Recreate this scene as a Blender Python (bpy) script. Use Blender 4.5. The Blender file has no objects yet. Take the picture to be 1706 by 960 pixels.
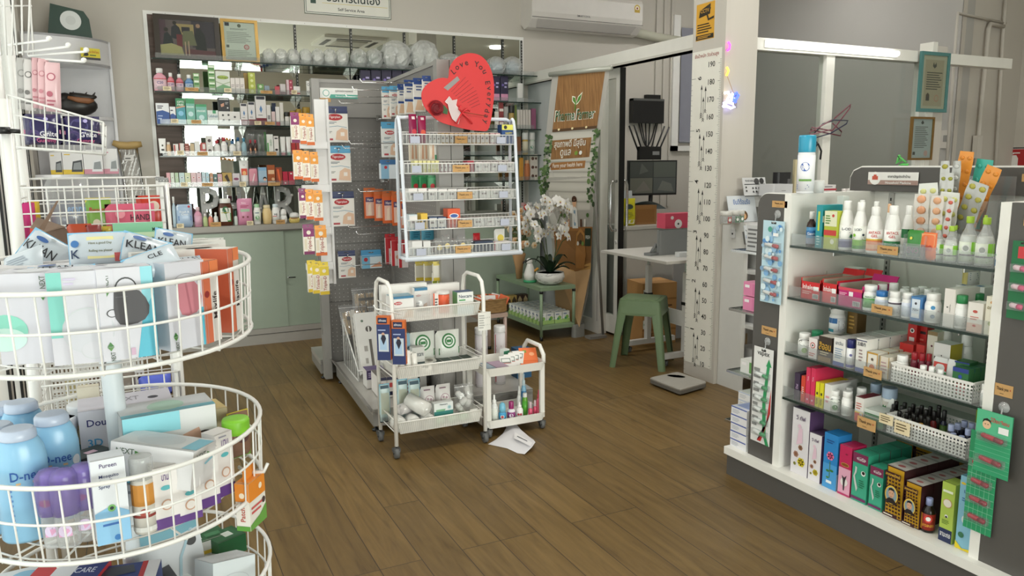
import bpy,math,random
from mathutils import Vector,Matrix
random.seed(7)
PI=math.pi
S=bpy.context.scene
COL=S.collection
# ---------------------------------------------------------------- camera
F,YAW,PITCH,ROLL=1275.27,0.454848,0.160848,0.008369
CXP,CYP,CH=853.0,480.0,1.336
_f=Vector((math.sin(YAW)*math.cos(PITCH),math.cos(YAW)*math.cos(PITCH),-math.sin(PITCH)))
_r=Vector((math.cos(YAW),-math.sin(YAW),0));_d=_f.cross(_r)
R2=_r*math.cos(ROLL) + _d*math.sin(ROLL);D2=-_r*math.sin(ROLL) + _d*math.cos(ROLL)
cam=bpy.data.objects.new('camera',bpy.data.cameras.new('camera'));COL.objects.link(cam)
cam.data.sensor_width=36;cam.data.lens=36*F/1706;cam.data.clip_start=0.05
cam.matrix_world=Matrix(((R2.x,-D2.x,-_f.x,0),(R2.y,-D2.y,-_f.y,0),(R2.z,-D2.z,-_f.z,CH),(0,0,0,1)))
S.camera=cam
S.view_settings.view_transform='Standard';S.view_settings.look='None'
S.view_settings.exposure=0.0;S.view_settings.gamma=1;S.view_settings.use_curve_mapping=False
# ---------------------------------------------------------------- world + lights
W=bpy.data.worlds.new('sky');S.world=W;W.use_nodes=True
nt=W.node_tree;bg=nt.nodes['Background']
sky=nt.nodes.new('ShaderNodeTexSky');sky.sky_type='HOSEK_WILKIE';sky.turbidity=6;sky.sun_direction=Vector((-.5,-.3,.8)).normalized()
mixn=nt.nodes.new('ShaderNodeMix');mixn.data_type='RGBA';mixn.inputs[0].default_value=.8
nt.links.new(sky.outputs[0],mixn.inputs[6]);mixn.inputs[7].default_value=(1,.97,.93,1)
nt.links.new(mixn.outputs[2],bg.inputs[0]);bg.inputs[1].default_value=1.7
def area(name,loc,rot,sx,sy,e,col=(1,1,1),portal=False):
    l=bpy.data.lights.new(name,'AREA');l.shape='RECTANGLE';l.size=sx;l.size_y=sy;l.energy=e;l.color=col
    o=bpy.data.objects.new(name,l);COL.objects.link(o);o.location=loc;o.rotation_euler=rot
    if portal:l.cycles.is_portal=True
    return o
area('front_window_daylight',(1.6,-2.99,1.15),(PI/2,0,0),3.0,2.1,250,(1,.97,.93))
area('side_window_daylight',(-.95,3.0,1.5),(0,-PI/2,0),2.4,5.6,38,(1,.97,.93))
for i,(x,y) in enumerate(((1.0,2.4),(1.6,4.4),(4.6,4.9),(3.3,2.2))):
    area('added_ceiling_light',(x,y,3.14),(0,0,0),1.2,.12,26,(1,.98,.94))  # added unseen overhead lights that brighten the shop and the office
# ---------------------------------------------------------------- materials
def lin(c):return c/12.92 if c <= .04045 else ((c+.055)/1.055)**2.4
def hexc(h):
    return tuple(lin(int(h[i:i+2],16)/255) for i in (0,2,4)) + (1,)
_M={}
def mat(h,rough=.5,metal=0.0,alpha=1.0,emit=0.0,noise=.03,trans=0.0):
    """procedural principled material of one colour with a faint mottle"""
    k=(h,rough,metal,alpha,emit,noise,trans)
    if k in _M:return _M[k]
    m=bpy.data.materials.new('paint_'+h);m.use_nodes=True;n=m.node_tree;b=n.nodes['Principled BSDF']
    c=hexc(h)
    if noise and alpha == 1:
        t=n.nodes.new('ShaderNodeTexNoise');t.inputs['Scale'].default_value=14;t.inputs['Detail'].default_value=2
        tc=n.nodes.new('ShaderNodeTexCoord');n.links.new(tc.outputs['Object'],t.inputs['Vector'])
        r=n.nodes.new('ShaderNodeMapRange');r.inputs[3].default_value=1-noise*2;r.inputs[4].default_value=1+noise*.6
        mx=n.nodes.new('ShaderNodeMix');mx.data_type='RGBA';mx.blend_type='MULTIPLY';mx.inputs[0].default_value=1
        mx.inputs[6].default_value=c
        n.links.new(t.outputs[0],r.inputs[0]);n.links.new(r.outputs[0],mx.inputs[7]);n.links.new(mx.outputs[2],b.inputs['Base Color'])
    else:b.inputs['Base Color'].default_value=c
    b.inputs['Roughness'].default_value=rough;b.inputs['Metallic'].default_value=metal
    b.inputs['Alpha'].default_value=alpha
    if trans:b.inputs['Transmission Weight'].default_value=trans
    if emit:b.inputs['Emission Color'].default_value=c;b.inputs['Emission Strength'].default_value=emit
    _M[k]=m;return m
def thin_glass(name,tint,refl=1.0,film=.0,filmc='FFFFFF',rough=.02):
    m=bpy.data.materials.new(name);m.use_nodes=True;n=m.node_tree;n.nodes.clear()
    o=n.nodes.new('ShaderNodeOutputMaterial');tr=n.nodes.new('ShaderNodeBsdfTransparent');gl=n.nodes.new('ShaderNodeBsdfGlossy')
    tr.inputs[0].default_value=hexc(tint);gl.inputs['Roughness'].default_value=rough
    lw=n.nodes.new('ShaderNodeLayerWeight');pw_=n.nodes.new('ShaderNodeMath');pw_.operation='POWER';pw_.inputs[1].default_value=5;n.links.new(lw.outputs['Facing'],pw_.inputs[0])
    mu=n.nodes.new('ShaderNodeMath');mu.operation='MULTIPLY_ADD';mu.inputs[1].default_value=.9*min(refl,1.1);mu.inputs[2].default_value=.04*refl;n.links.new(pw_.outputs[0],mu.inputs[0])
    mx=n.nodes.new('ShaderNodeMixShader');n.links.new(mu.outputs[0],mx.inputs[0]);n.links.new(tr.outputs[0],mx.inputs[1]);n.links.new(gl.outputs[0],mx.inputs[2])
    last=mx
    if film:
        df=n.nodes.new('ShaderNodeBsdfDiffuse');df.inputs[0].default_value=hexc(filmc)
        m2=n.nodes.new('ShaderNodeMixShader');m2.inputs[0].default_value=film
        n.links.new(mx.outputs[0],m2.inputs[1]);n.links.new(df.outputs[0],m2.inputs[2]);last=m2
    n.links.new(last.outputs[0],o.inputs[0]);return m
GLASS=thin_glass('clear_glass','F4F8F6');SHELFGLASS=thin_glass('shelf_glass','DDE8E2',1.0)
GLEDGE=mat('24332E',.15,noise=0);ACRYL=thin_glass('clear_acrylic','F4F6F6',1.0,.07,'F2F2F4',.08)
BAGP=thin_glass('clear_bag_plastic','F4F4F4',1.6,.10,'FFFFFF',.12);CLEARB=thin_glass('clear_bottle_plastic','ECEEEE',1.2,.22,'FFFFFF',.08)
TINTG=thin_glass('office_glass','EDF0EE',.7)
WHITE=mat('ECEAE6',.35);WIREW=mat('E6E5E2',.3);CHROME=mat('D0D0D0',.15,1.0);DARK=mat('4B4947',.55);BLACK=mat('161616',.4)
KRAFT=mat('C89D66',.8);PLATEW=mat('E9E6DF',.5);GREYM=mat('85827D',.45);INK=mat('1C1A18',.6)
def node_mat(name,build,rough=.5,metal=0):
    m=bpy.data.materials.new(name);m.use_nodes=True;n=m.node_tree;b=n.nodes['Principled BSDF']
    b.inputs['Roughness'].default_value=rough;b.inputs['Metallic'].default_value=metal
    build(n,b);return m
def ramp(n,fac,stops):
    r=n.nodes.new('ShaderNodeValToRGB');e=r.color_ramp.elements
    while len(e) < len(stops):e.new(.5)
    for q,(p,c) in zip(e,stops):q.position=p;q.color=hexc(c)
    n.links.new(fac,r.inputs[0]);return r.outputs[0]
def b_floor(n,b):
    N,L=n.nodes.new,n.links.new
    tc=N('ShaderNodeTexCoord');mp=N('ShaderNodeMapping');mp.inputs['Rotation'].default_value=(0,0,PI/2);mp.inputs['Location'].default_value=(-.11,.1,0)
    L(tc.outputs['Object'],mp.inputs[0])
    br=N('ShaderNodeTexBrick');br.inputs['Scale'].default_value=1;br.inputs['Brick Width'].default_value=1.22;br.inputs['Row Height'].default_value=.148
    br.inputs['Mortar Size'].default_value=.0017;br.inputs['Mortar Smooth'].default_value=.3;br.offset=.37;br.offset_frequency=3
    br.inputs['Color1'].default_value=(0,0,0,1);br.inputs['Color2'].default_value=(1,1,1,1);br.inputs['Mortar'].default_value=(.5,.5,.5,1);br.inputs['Bias'].default_value=0
    L(mp.outputs[0],br.inputs[0])
    m2=N('ShaderNodeMapping');m2.inputs['Scale'].default_value=(13,1.1,1);L(tc.outputs['Object'],m2.inputs[0])
    ad=N('ShaderNodeVectorMath');ad.operation='ADD';sc=N('ShaderNodeVectorMath');sc.operation='SCALE';sc.inputs['Scale'].default_value=9
    L(br.outputs[0],sc.inputs[0]);L(m2.outputs[0],ad.inputs[0]);L(sc.outputs[0],ad.inputs[1])
    g=N('ShaderNodeTexNoise');g.inputs['Scale'].default_value=2.2;g.inputs['Detail'].default_value=7;g.inputs['Roughness'].default_value=.62;g.inputs['Distortion'].default_value=.9
    L(ad.outputs[0],g.inputs[0])
    base=ramp(n,g.outputs[0],[(.22,'4E3A1E'),(.42,'6C552F'),(.58,'775F37'),(.8,'846C42')])
    mx=N('ShaderNodeMix');mx.data_type='RGBA';mx.blend_type='MULTIPLY';mx.inputs[0].default_value=1;L(base,mx.inputs[6])
    tone=ramp(n,br.outputs[0],[(0,'E6E4E0'),(1,'FFFDF8')]);L(tone,mx.inputs[7])
    m3=N('ShaderNodeMix');m3.data_type='RGBA';m3.inputs[7].default_value=hexc('2E241A');L(mx.outputs[2],m3.inputs[6]);L(br.outputs['Fac'],m3.inputs[0])
    L(m3.outputs[2],b.inputs['Base Color'])
    bp=N('ShaderNodeBump');bp.inputs['Strength'].default_value=.12;bp.inputs['Distance'].default_value=.002;L(g.outputs[0],bp.inputs['Height']);L(bp.outputs[0],b.inputs['Normal'])
FLOOR=node_mat('oak_laminate',b_floor,.42)
def b_wall(c1,c2,sc=1.4):
    def f(n,b):
        t=n.nodes.new('ShaderNodeTexNoise');t.inputs['Scale'].default_value=sc;t.inputs['Detail'].default_value=5
        n.links.new(ramp(n,t.outputs[0],[(.3,c1),(.7,c2)]),b.inputs['Base Color'])
    return f
WALL=node_mat('painted_plaster',b_wall('C2BCB3','CAC4BB'),.85)
WALLO=node_mat('office_plaster',b_wall('A8A5A0','AFACA7'),.85)
CEIL=node_mat('ceiling_paint',b_wall('CFCBBE','D6D2C6'),.9)
def b_wood(c1,c2,sx=1,sy=14):
    def f(n,b):
        tc=n.nodes.new('ShaderNodeTexCoord');mp=n.nodes.new('ShaderNodeMapping');mp.inputs['Scale'].default_value=(sx,sx,sy);n.links.new(tc.outputs['Object'],mp.inputs[0])
        t=n.nodes.new('ShaderNodeTexNoise');t.inputs['Scale'].default_value=3;t.inputs['Detail'].default_value=6;n.links.new(mp.outputs[0],t.inputs[0])
        n.links.new(ramp(n,t.outputs[0],[(.3,c1),(.7,c2)]),b.inputs['Base Color'])
    return f
BROWN=node_mat('dark_wood_board',b_wood('4A3A30','66524A',1,12),.5)
BWOOD=node_mat('banner_wood_print',b_wood('7E5730','A67A48',30,1),.5);BWOOD2=node_mat('pale_wood_print',b_wood('A37D55','BF9B72',26,1),.5)
WICKER=node_mat('wicker',b_wood('7A5A34','A98653',8,60),.7)
CARD=mat('B98B55',.85)
def crinkle_mat():
    m=thin_glass('crinkled_film','EEF0EE',2.2,.24,'FFFFFF',.16);n=m.node_tree;t=n.nodes.new('ShaderNodeTexVoronoi');t.inputs['Scale'].default_value=34;bp=n.nodes.new('ShaderNodeBump');bp.inputs['Strength'].default_value=.9;bp.inputs['Distance'].default_value=.012
    tc=n.nodes.new('ShaderNodeTexCoord');n.links.new(tc.outputs['Object'],t.inputs['Vector']);n.links.new(t.outputs[0],bp.inputs['Height'])
    for q in n.nodes:
        if q.type in ('BSDF_GLOSSY','BSDF_DIFFUSE'):n.links.new(bp.outputs[0],q.inputs['Normal'])
    return m
CRINK=crinkle_mat()
MIRROR=mat('D9DDD6',.01,1.0,noise=0)
# ---------------------------------------------------------------- pixel -> place helpers (solve where a camera ray meets a shelf plane)
CAM=Vector((0,0,CH))
def ray(px,py):return R2*((px-CXP)/F) + D2*((py-CYP)/F) + _f
def onz(px,py,z=0.0):d=ray(px,py);return CAM + d*((z-CH)/d.z)
def ony(px,py,y):d=ray(px,py);return CAM + d*(y/d.y)
def onx(px,py,x):d=ray(px,py);return CAM + d*(x/d.x)
def proj(p):c=Vector(p)-CAM;w=c.dot(_f);return (CXP+F*c.dot(R2)/w,CYP+F*c.dot(D2)/w)
class Face:
    """vertical plane through p0, u to the right as seen, n away from the viewer"""
    def __init__(s,p0,deg):
        s.p=Vector((p0[0],p0[1],0));s.a=math.radians(deg);s.u=Vector((math.cos(s.a),math.sin(s.a),0));s.n=Vector((-math.sin(s.a),math.cos(s.a),0))
    def s_at(s,px,z,ins=0.0):
        k=(px-CXP)/F;b=s.p + s.n*ins + Vector((0,0,z)) - CAM;q=R2 - _f*k
        return -b.dot(q)/s.u.dot(q)
    def z_at(s,py,sv,ins=0.0):
        k=(py-CYP)/F;b=s.p + s.n*ins + s.u*sv - CAM;q=D2 - _f*k
        return -b.dot(q)/q.z
    def pt(s,sv,ins=0.0,z=0.0):v=s.p + s.u*sv + s.n*ins;return Vector((v.x,v.y,z))
# ---------------------------------------------------------------- mesh builder
_TX={}
def text_geo(s):
    if s in _TX:return _TX[s]
    c=bpy.data.curves.new('t','FONT');c.body=s;c.resolution_u=2;c.fill_mode='FRONT' if hasattr(c,'fill_mode') else c.fill_mode
    c.offset=.012;c.dimensions='2D';c.fill_mode='BOTH'
    o=bpy.data.objects.new('t',c);COL.objects.link(o)
    dg=bpy.context.evaluated_depsgraph_get();m=bpy.data.meshes.new_from_object(o.evaluated_get(dg))
    vs=[(v.co.x,v.co.y) for v in m.vertices];fs=[tuple(p.vertices) for p in m.polygons]
    bpy.data.objects.remove(o);bpy.data.curves.remove(c);bpy.data.meshes.remove(m)
    if not vs:_TX[s]=([],[],1);return _TX[s]
    x0=min(v[0] for v in vs);x1=max(v[0] for v in vs);y0=min(v[1] for v in vs);y1=max(v[1] for v in vs);h=max(y1-y0,.01)
    vs=[((x-(x0+x1)/2)/h,(y-(y0+y1)/2)/h) for x,y in vs]
    _TX[s]=(vs,fs,(x1-x0)/h);return _TX[s]
class MB:
    def __init__(s):s.v=[];s.f=[];s.mi=[];s.sm=[];s.ms=[];s.T=Matrix.Identity(4)
    def m(s,m):
        if m not in s.ms:s.ms.append(m)
        return s.ms.index(m)
    def add(s,vs,fs,m,smooth=False):
        b=len(s.v);T=s.T
        s.v += [tuple(T @ Vector(v)) for v in vs];k=s.m(m)
        for f in fs:s.f.append(tuple(b+i for i in f));s.mi.append(k);s.sm.append(smooth)
        return s
    def box(s,x0,x1,y0,y1,z0,z1,m):
        v=[(x,y,z) for z in (z0,z1) for y in (y0,y1) for x in (x0,x1)]
        return s.add(v,[(0,2,3,1),(4,5,7,6),(0,1,5,4),(2,6,7,3),(0,4,6,2),(1,3,7,5)],m)
    def rbox(s,x0,x1,y0,y1,z0,z1,m,r=.01,n=3):
        """box with rounded vertical corners"""
        p=[]
        for cx,cy,a0 in ((x1-r,y1-r,0),(x0+r,y1-r,PI/2),(x0+r,y0+r,PI),(x1-r,y0+r,1.5*PI)):
            for i in range(n+1):a=a0+i*PI/2/n;p.append((cx+r*math.cos(a),cy+r*math.sin(a)))
        return s.prism(p,z0,z1,m)
    def prism(s,p,z0,z1,m,ax='z',smooth=False):
        n=len(p);mk={'z':lambda a,b,c:(a,b,c),'y':lambda a,b,c:(a,c,b),'x':lambda a,b,c:(c,a,b)}[ax]
        v=[mk(a,b,z0) for a,b in p] + [mk(a,b,z1) for a,b in p]
        s.add(v,[tuple(range(n))[::-1],tuple(range(n,2*n))],m);b=len(s.v)-2*n;k=s.m(m)
        for i in range(n):s.f.append((b+i,b+(i+1) % n,b+n+(i+1) % n,b+n+i));s.mi.append(k);s.sm.append(smooth)
        return s
    def lathe(s,prof,m,n=16,sx=1.0,sy=1.0,cx=0,cy=0,a0=0,a1=2*PI,smooth=True):
        full=abs(a1-a0-2*PI) < 1e-6;c=n if full else n+1;v=[]
        for r,z in prof:
            for i in range(c):a=a0+(a1-a0)*i/n;v.append((cx+r*sx*math.cos(a),cy+r*sy*math.sin(a),z))
        f=[]
        for j in range(len(prof)-1):
            for i in range(n):i2=(i+1) % c;f.append((j*c+i,j*c+i2,(j+1)*c+i2,(j+1)*c+i))
        s.add(v,f,m,smooth)
        if full:
            b=len(s.v)-len(v);k=s.m(m)
            if prof[0][0] > 1e-4:s.f.append(tuple(b+i for i in range(c))[::-1]);s.mi.append(k);s.sm.append(False)
            if prof[-1][0] > 1e-4:s.f.append(tuple(b+(len(prof)-1)*c+i for i in range(c)));s.mi.append(k);s.sm.append(False)
        return s
    def tube(s,pts,r,m,n=8,closed=False):
        P=[Vector(p) for p in pts];N=len(P);v=[];up=None;rr=r if hasattr(r,'__len__') else [r]*N
        for i in range(N):
            a=P[i-1] if (i or closed) else P[0];b=P[(i+1) % N] if (i < N-1 or closed) else P[-1]
            t=(b-a).normalized()
            if up is None:up=Vector((0,0,1)) if abs(t.z) < .9 else Vector((1,0,0))
            x=t.cross(up)
            if x.length < 1e-4:up=Vector((1,.2,0));x=t.cross(up)
            x.normalize();y=x.cross(t);up=y
            for j in range(n):q=2*PI*j/n;v.append(P[i] + (x*math.cos(q) + y*math.sin(q))*rr[i])
        f=[]
        for i in range(N if closed else N-1):
            i2=(i+1) % N
            for j in range(n):f.append((i*n+j,i*n+(j+1) % n,i2*n+(j+1) % n,i2*n+j))
        if not closed:f += [tuple(range(n))[::-1],tuple((N-1)*n+j for j in range(n))]
        return s.add(v,f,m,True)
    def sphere(s,c,r,m,n=10,sc=(1,1,1)):
        v=[];f=[];k=n//2+1
        for i in range(k+1):
            t=PI*i/k
            for j in range(n):q=2*PI*j/n;v.append((c[0]+r*sc[0]*math.sin(t)*math.cos(q),c[1]+r*sc[1]*math.sin(t)*math.sin(q),c[2]+r*sc[2]*math.cos(t)))
        for i in range(k):
            for j in range(n):f.append((i*n+j,(i+1)*n+j,(i+1)*n+(j+1) % n,i*n+(j+1) % n))
        return s.add(v,f,m,True)
    def grid(s,fn,nu,nv,m,smooth=True):
        v=[fn(i/nu,j/nv) for j in range(nv+1) for i in range(nu+1)]
        return s.add(v,[(j*(nu+1)+i,j*(nu+1)+i+1,(j+1)*(nu+1)+i+1,(j+1)*(nu+1)+i) for j in range(nv) for i in range(nu)],m,smooth)
    def art(s,fm,w,h,items,lv=0):
        """printed design: fractions of the w x h face; fm(x, z, off) gives the point x from the centre, z up, off in front"""
        for it in items:
            k=it[0];lv += 1;o=.0004+.00025*lv
            if k == 'r':
                _,x0,x1,z0,z1,c=it[:6];n=max(1,int(6*(x1-x0))) if s.curved else 1
                v=[];
                for i in range(n+1):
                    x=(x0+(x1-x0)*i/n-.5)*w;v += [fm(x,z0*h,o),fm(x,z1*h,o)]
                s.add(v,[(2*i,2*i+2,2*i+3,2*i+1) for i in range(n)],mat(c,.5,noise=0))
            elif k == 'c':
                _,cx,cz,r,c=it[:5];a=it[5] if len(it) > 5 else 1;n=20
                v=[fm((cx-.5)*w+r*w*math.cos(2*PI*i/n),cz*h+r*w*a*math.sin(2*PI*i/n),o) for i in range(n)]
                s.add(v,[tuple(range(n))],mat(c,.5,noise=0))
            elif k == 'p':
                v=[fm((x-.5)*w,z*h,o) for x,z in it[1]];s.add(v,[tuple(range(len(v)))],mat(it[2],.5,noise=0))
            elif k == 'l':
                _,x0,x1,z0,z1,n,c=it[:7];v=[];f=[]
                for i in range(n):
                    zc=z0+(z1-z0)*(i+.5)/n;t=(z1-z0)/n*.22;e=x0+(x1-x0)*(.72+.28*((i*37 % 10)/10));b=len(v)
                    v += [fm((x0-.5)*w,(zc-t)*h,o),fm((e-.5)*w,(zc-t)*h,o),fm((e-.5)*w,(zc+t)*h,o),fm((x0-.5)*w,(zc+t)*h,o)];f.append((b,b+1,b+2,b+3))
                s.add(v,f,mat(c,.6,noise=0))
            elif k in 'tv':
                _,tx,cx,cz,hh,c=it[:6];mw=it[6] if len(it) > 6 else .9
                tv,tf,asp=text_geo(tx);H=hh*h
                lim=mw*(w if k == 't' else h);H=hh*(h if k == 't' else w);sxx=min(1.0,lim/max(asp*H,1e-6))
                if k == 't':v=[fm((cx-.5)*w+x*H*sxx,cz*h+y*H,o) for x,y in tv]
                else:v=[fm((cx-.5)*w-y*H,cz*h+x*H*sxx,o) for x,y in tv]
                if tf:s.add(v,tf,mat(c,.6,noise=0))
            elif k == 'flower':
                _,cx,cz,r,c,c2=it[:6]
                for q in range(6):
                    a=q*PI/3;s.art(fm,w,h,[('c',cx+r*.62*math.cos(a),cz+r*.62*math.sin(a)*w/h,r*.5,c)],lv)
                s.art(fm,w,h,[('c',cx,cz,r*.38,c2)],lv+2)
        return s
    curved=False
    def build(s,name,parent=None,loc=None,rotz=0):
        me=bpy.data.meshes.new(name);me.from_pydata(s.v,[],s.f)
        for m in s.ms:me.materials.append(m)
        me.polygons.foreach_set('material_index',s.mi);me.polygons.foreach_set('use_smooth',s.sm);me.update()
        o=bpy.data.objects.new(name,me);COL.objects.link(o)
        if parent:o.parent=parent
        if loc is not None:o.location=loc;o.rotation_euler.z=rotz
        return o
def tag(o,label=None,cat=None,group=None,kind=None):
    if label:o['label']=label
    if cat:o['category']=cat
    if group:o['group']=group
    if kind:o['kind']=kind
    return o
def empty(name,loc=(0,0,0),rz=0,rx=0,ry=0):
    o=bpy.data.objects.new(name,None);COL.objects.link(o);o.location=loc;o.rotation_euler=(rx,ry,rz);o.empty_display_size=.05;return o
def copy_tree(o,parent=None):
    c=o.copy();COL.objects.link(c)
    if parent:c.parent=parent
    for ch in list(o.children):copy_tree(ch,c)
    return c
def Tr(x=0,y=0,z=0,rz=0,rx=0,ry=0):
    return Matrix.Translation((x,y,z)) @ Matrix.Rotation(rz,4,'Z') @ Matrix.Rotation(ry,4,'Y') @ Matrix.Rotation(rx,4,'X')
def flat(x,z,o):return (x,-o,z)                       # front face art of a part whose front is y=0
def struct(mb,name):return tag(mb.build(name),kind='structure')
# ---------------------------------------------------------------- product builders: bottom at z=0, front at y=0, centred on x
SH={
 'pill':([(.9,0),(1,.03),(1,.64),(.86,.74),(.74,.76)],[(.84,.755),(.87,.765),(.87,.975),(.8,1)],(.08,.62)),
 'syrup':([(.92,0),(1,.02),(1,.58),(.85,.68),(.46,.76),(.42,.82)],[(.52,.79),(.52,.985),(.47,1)],(.08,.56)),
 'tall':([(.92,0),(1,.03),(1,.52),(.9,.64),(.6,.79),(.5,.83)],[(.52,.81),(.56,.82),(.56,.98),(.5,1)],(.06,.52)),
 'sham':([(.8,0),(.9,.02),(1,.3),(.98,.6),(.8,.80),(.7,.84)],[(.72,.83),(.74,.84),(.72,.98),(.64,1)],(.15,.68)),
 'rollon':([(.75,0),(.95,.1),(1,.35),(.82,.55)],[(.84,.54),(.88,.7),(.72,.92),(.3,1)],(.1,.5)),
 'spray':([(.95,0),(1,.02),(1,.58),(.7,.68),(.5,.70)],[(.55,.69),(.58,.70),(.58,.82),(.32,.84),(.3,.97),(.25,1)],(.1,.55)),
 'vial':([(.95,0),(1,.02),(1,.55),(.55,.64),(.5,.66)],[(.62,.64),(.64,.66),(.64,.97),(.55,1)],(.08,.5)),
 'aero':([(.96,0),(1,.02),(1,.68),(.92,.72)],[(.97,.71),(1,.72),(1,.96),(.92,1)],(.04,.66)),
 'jar':([(.92,0),(1,.04),(1,.62),(.9,.7)],[(1,.68),(1.04,.7),(1.04,.96),(.98,1)],(.1,.6)),
 'neck':([(.95,0),(1,.02),(1,.50),(.86,.60),(.5,.74),(.36,.84),(.34,.88)],[(.42,.86),(.44,.87),(.44,.985),(.4,1)],(.05,.47)),
 'dome':([(.9,0),(1,.03),(1,.72),(.93,.82),(.78,.89),(.68,.92)],[(.70,.91),(.72,.92),(.70,.975),(.6,1)],(.06,.70)),
 'can':([(1,0),(1,.9)],[(1.03,.89),(1.05,.9),(1.05,.98),(.98,1)],(.04,.86)),
}
def P_carton(w,d,h,col='F0EEEA',art=(),top=None,side=None,n='medicine_box',sart=(),**k):
    b=MB();b.box(-w/2,w/2,0,d,0,h,mat(col,k.get('rough',.45)))
    b.art(flat,w,h,art)
    if side:
        for sx in (-1,1):b.art(lambda x,z,o,sx=sx:(sx*(w/2+o),d/2+x*sx,z),d,h,[('r',0,1,z0,z1,c) for z0,z1,c in side])
    if sart:b.art(lambda x,z,o:(w/2+o,d/2+x,z),d,h,sart)
    e='B9B4AC' if col[0] in 'CDEF' else '2A2624'
    b.art(lambda x,z,o:(x,z,h+o),w,d,([('r',0,1,0,1,top)] if top else []) + list(k.get('tart',())) + [('r',.02,.98,.06,.06+.0016/max(d,.01),e)])
    return b.build(n)
def P_tray(w,d,h,col='D2262A',art=(),n='display_box',**k):
    """open topped cardboard display box with contents"""
    r=empty(n);b=MB();m=mat(col);inn=mat('B0A494',.8);t=.003;hf=h*k.get('front',.85)
    for x0,x1,y0,y1,z1 in ((-w/2,w/2,0,t,hf),(-w/2,w/2,d-t,d,h),(-w/2,-w/2+t,0,d,h),(w/2-t,w/2,0,d,h)):b.box(x0,x1,y0,y1,0,z1,m)
    b.box(-w/2,w/2,0,d,0,t,m);b.box(-w/2+t,w/2-t,d-t-.001,d-t,t,h-.001,inn);b.box(-w/2+t,-w/2+t+.001,t,d-t,t,h-.001,inn)
    b.art(flat,w,hf,art);b.build('box_tray',r)
    fl=MB();fl.T=Tr(0,d,h,rx=-.5);fl.box(-w/2,w/2,0,t,0,h*.3,m);fl.build('flap',r)
    c=MB();nn=max(2,int(d/.03))
    for i in range(nn):c.box(-w/2+t*2,w/2-t*2,t+(d-3*t)*i/nn,t+(d-3*t)*(i+.85)/nn,t,h*.62,mat(k.get('inner','E6DED2')))
    c.build('sachet',r);return r
def P_bottle(w,d,h,sh='pill',col='F4F3F0',cap='F4F3F0',art=(),lab=None,n='pill_bottle',sy=1.0,seg=16,**k):
    pf,cf,(l0,l1)=SH[sh];R=w/2;r=empty(n);cy=R*sy
    bm=k.get('bm') or mat(col,.25)
    b=MB();b.lathe([(a*R,z*h) for a,z in pf],bm,seg,sy=sy,cy=cy);b.build('bottle_body',r)
    if k.get('fill'):
        q=MB();q.lathe([(a*R*.93,max(z*h,.002)) for a,z in pf if z <= k.get('fl',.55)] ,mat(k['fill'],.4),seg,sy=sy,cy=cy);q.build('liquid',r)
    c=MB();c.lathe([(a*R,z*h) for a,z in cf],k.get('cm') or mat(cap,.3),seg,cy=cy);c.build('cap',r)
    if lab or art:
        q=MB();q.curved=True;H=(l1-l0)*h;R1=R*1.01;lw=2*R*1.35
        ph=k.get('ph',0)
        def fm(x,z,o):
            a=x/R1+ph;return ((R1+o)*math.sin(a),cy-(R1*sy+o)*math.cos(a),l0*h+z)
        if lab:q.lathe([(R1,l0*h),(R1,l1*h)],mat(lab,.45,noise=0),seg,sy=sy*1.0,cy=cy)
        q.art(fm,lw,H,art);q.build('label',r)
    return r
def P_tube(w,d,h,col='F4F3F0',cap='F4F3F0',art=(),n='cream_tube',**k):
    r=empty(n);R=w/2*.9;b=MB();ch=h*.16;m=mat(col,.3)
    def f(u,v):
        a=2*PI*u;t=v;rx=R*(1-t)+w/2*t;ry=R*.75*(1-t)**.8+.0015
        return (rx*math.cos(a),R+ry*math.sin(a),ch+(h-ch)*v)
    b.grid(f,16,6,m);b.box(-w/2,w/2,R-.0015,R+.0015,h*.95,h,m)
    def fm(x,z,o):v=(z-ch)/(h-ch);return (x*.8,R-(R*.75*(1-v)**.8+.0015)-o-.001,z)
    b.art(fm,w,h,art);b.build('tube_body',r)
    c=MB();c.lathe([(R*.8,0),(R*.85,ch*.1),(R*.85,ch)],mat(cap,.3),14,cy=R);c.build('cap',r);return r
def P_pouch(w,d,h,col='E8A0B4',art=(),n='refill_pouch',m=None,**k):
    b=MB();mm=m or mat(col,.25);d=d/2
    def sh(x,z):return d*max(0,(1-(2*x/w)**4))**.5*max(0,math.sin(PI*min(1,max(0,z/h))**.75))**.6
    def f(s):return lambda u,v:((u-.5)*w,d+s*sh((u-.5)*w,v*h),v*h)
    b.grid(f(-1),10,10,mm);b.grid(f(1),10,10,mm)
    b.art(lambda x,z,o:(x,d-sh(x,z)-o-.001,z),w,h,art);return b.build(n)
def P_hang(w,d,h,col='F4F2EE',tab='1F2B5A',art=(),n='plaster_pack',**k):
    """carton with a euro hang tab on top, carried by a hook"""
    b=MB();t=h*k.get('th',.16);hb=h-t
    b.box(-w/2,w/2,0,d,0,hb,mat(col,.4));b.art(flat,w,hb,art)
    hw=w*.12
    for x0,x1,z0,z1 in ((-w/2,-hw,hb,h),(hw,w/2,hb,h),(-hw,hw,hb,hb+t*.4),(-hw,hw,hb+t*.62,h)):b.box(x0,x1,d*.4,d*.4+.002,z0,z1,mat(tab,.4))
    b.art(flat,w,hb,[('r',0,1,.93,1,tab)],9);return b.build(n)
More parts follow.
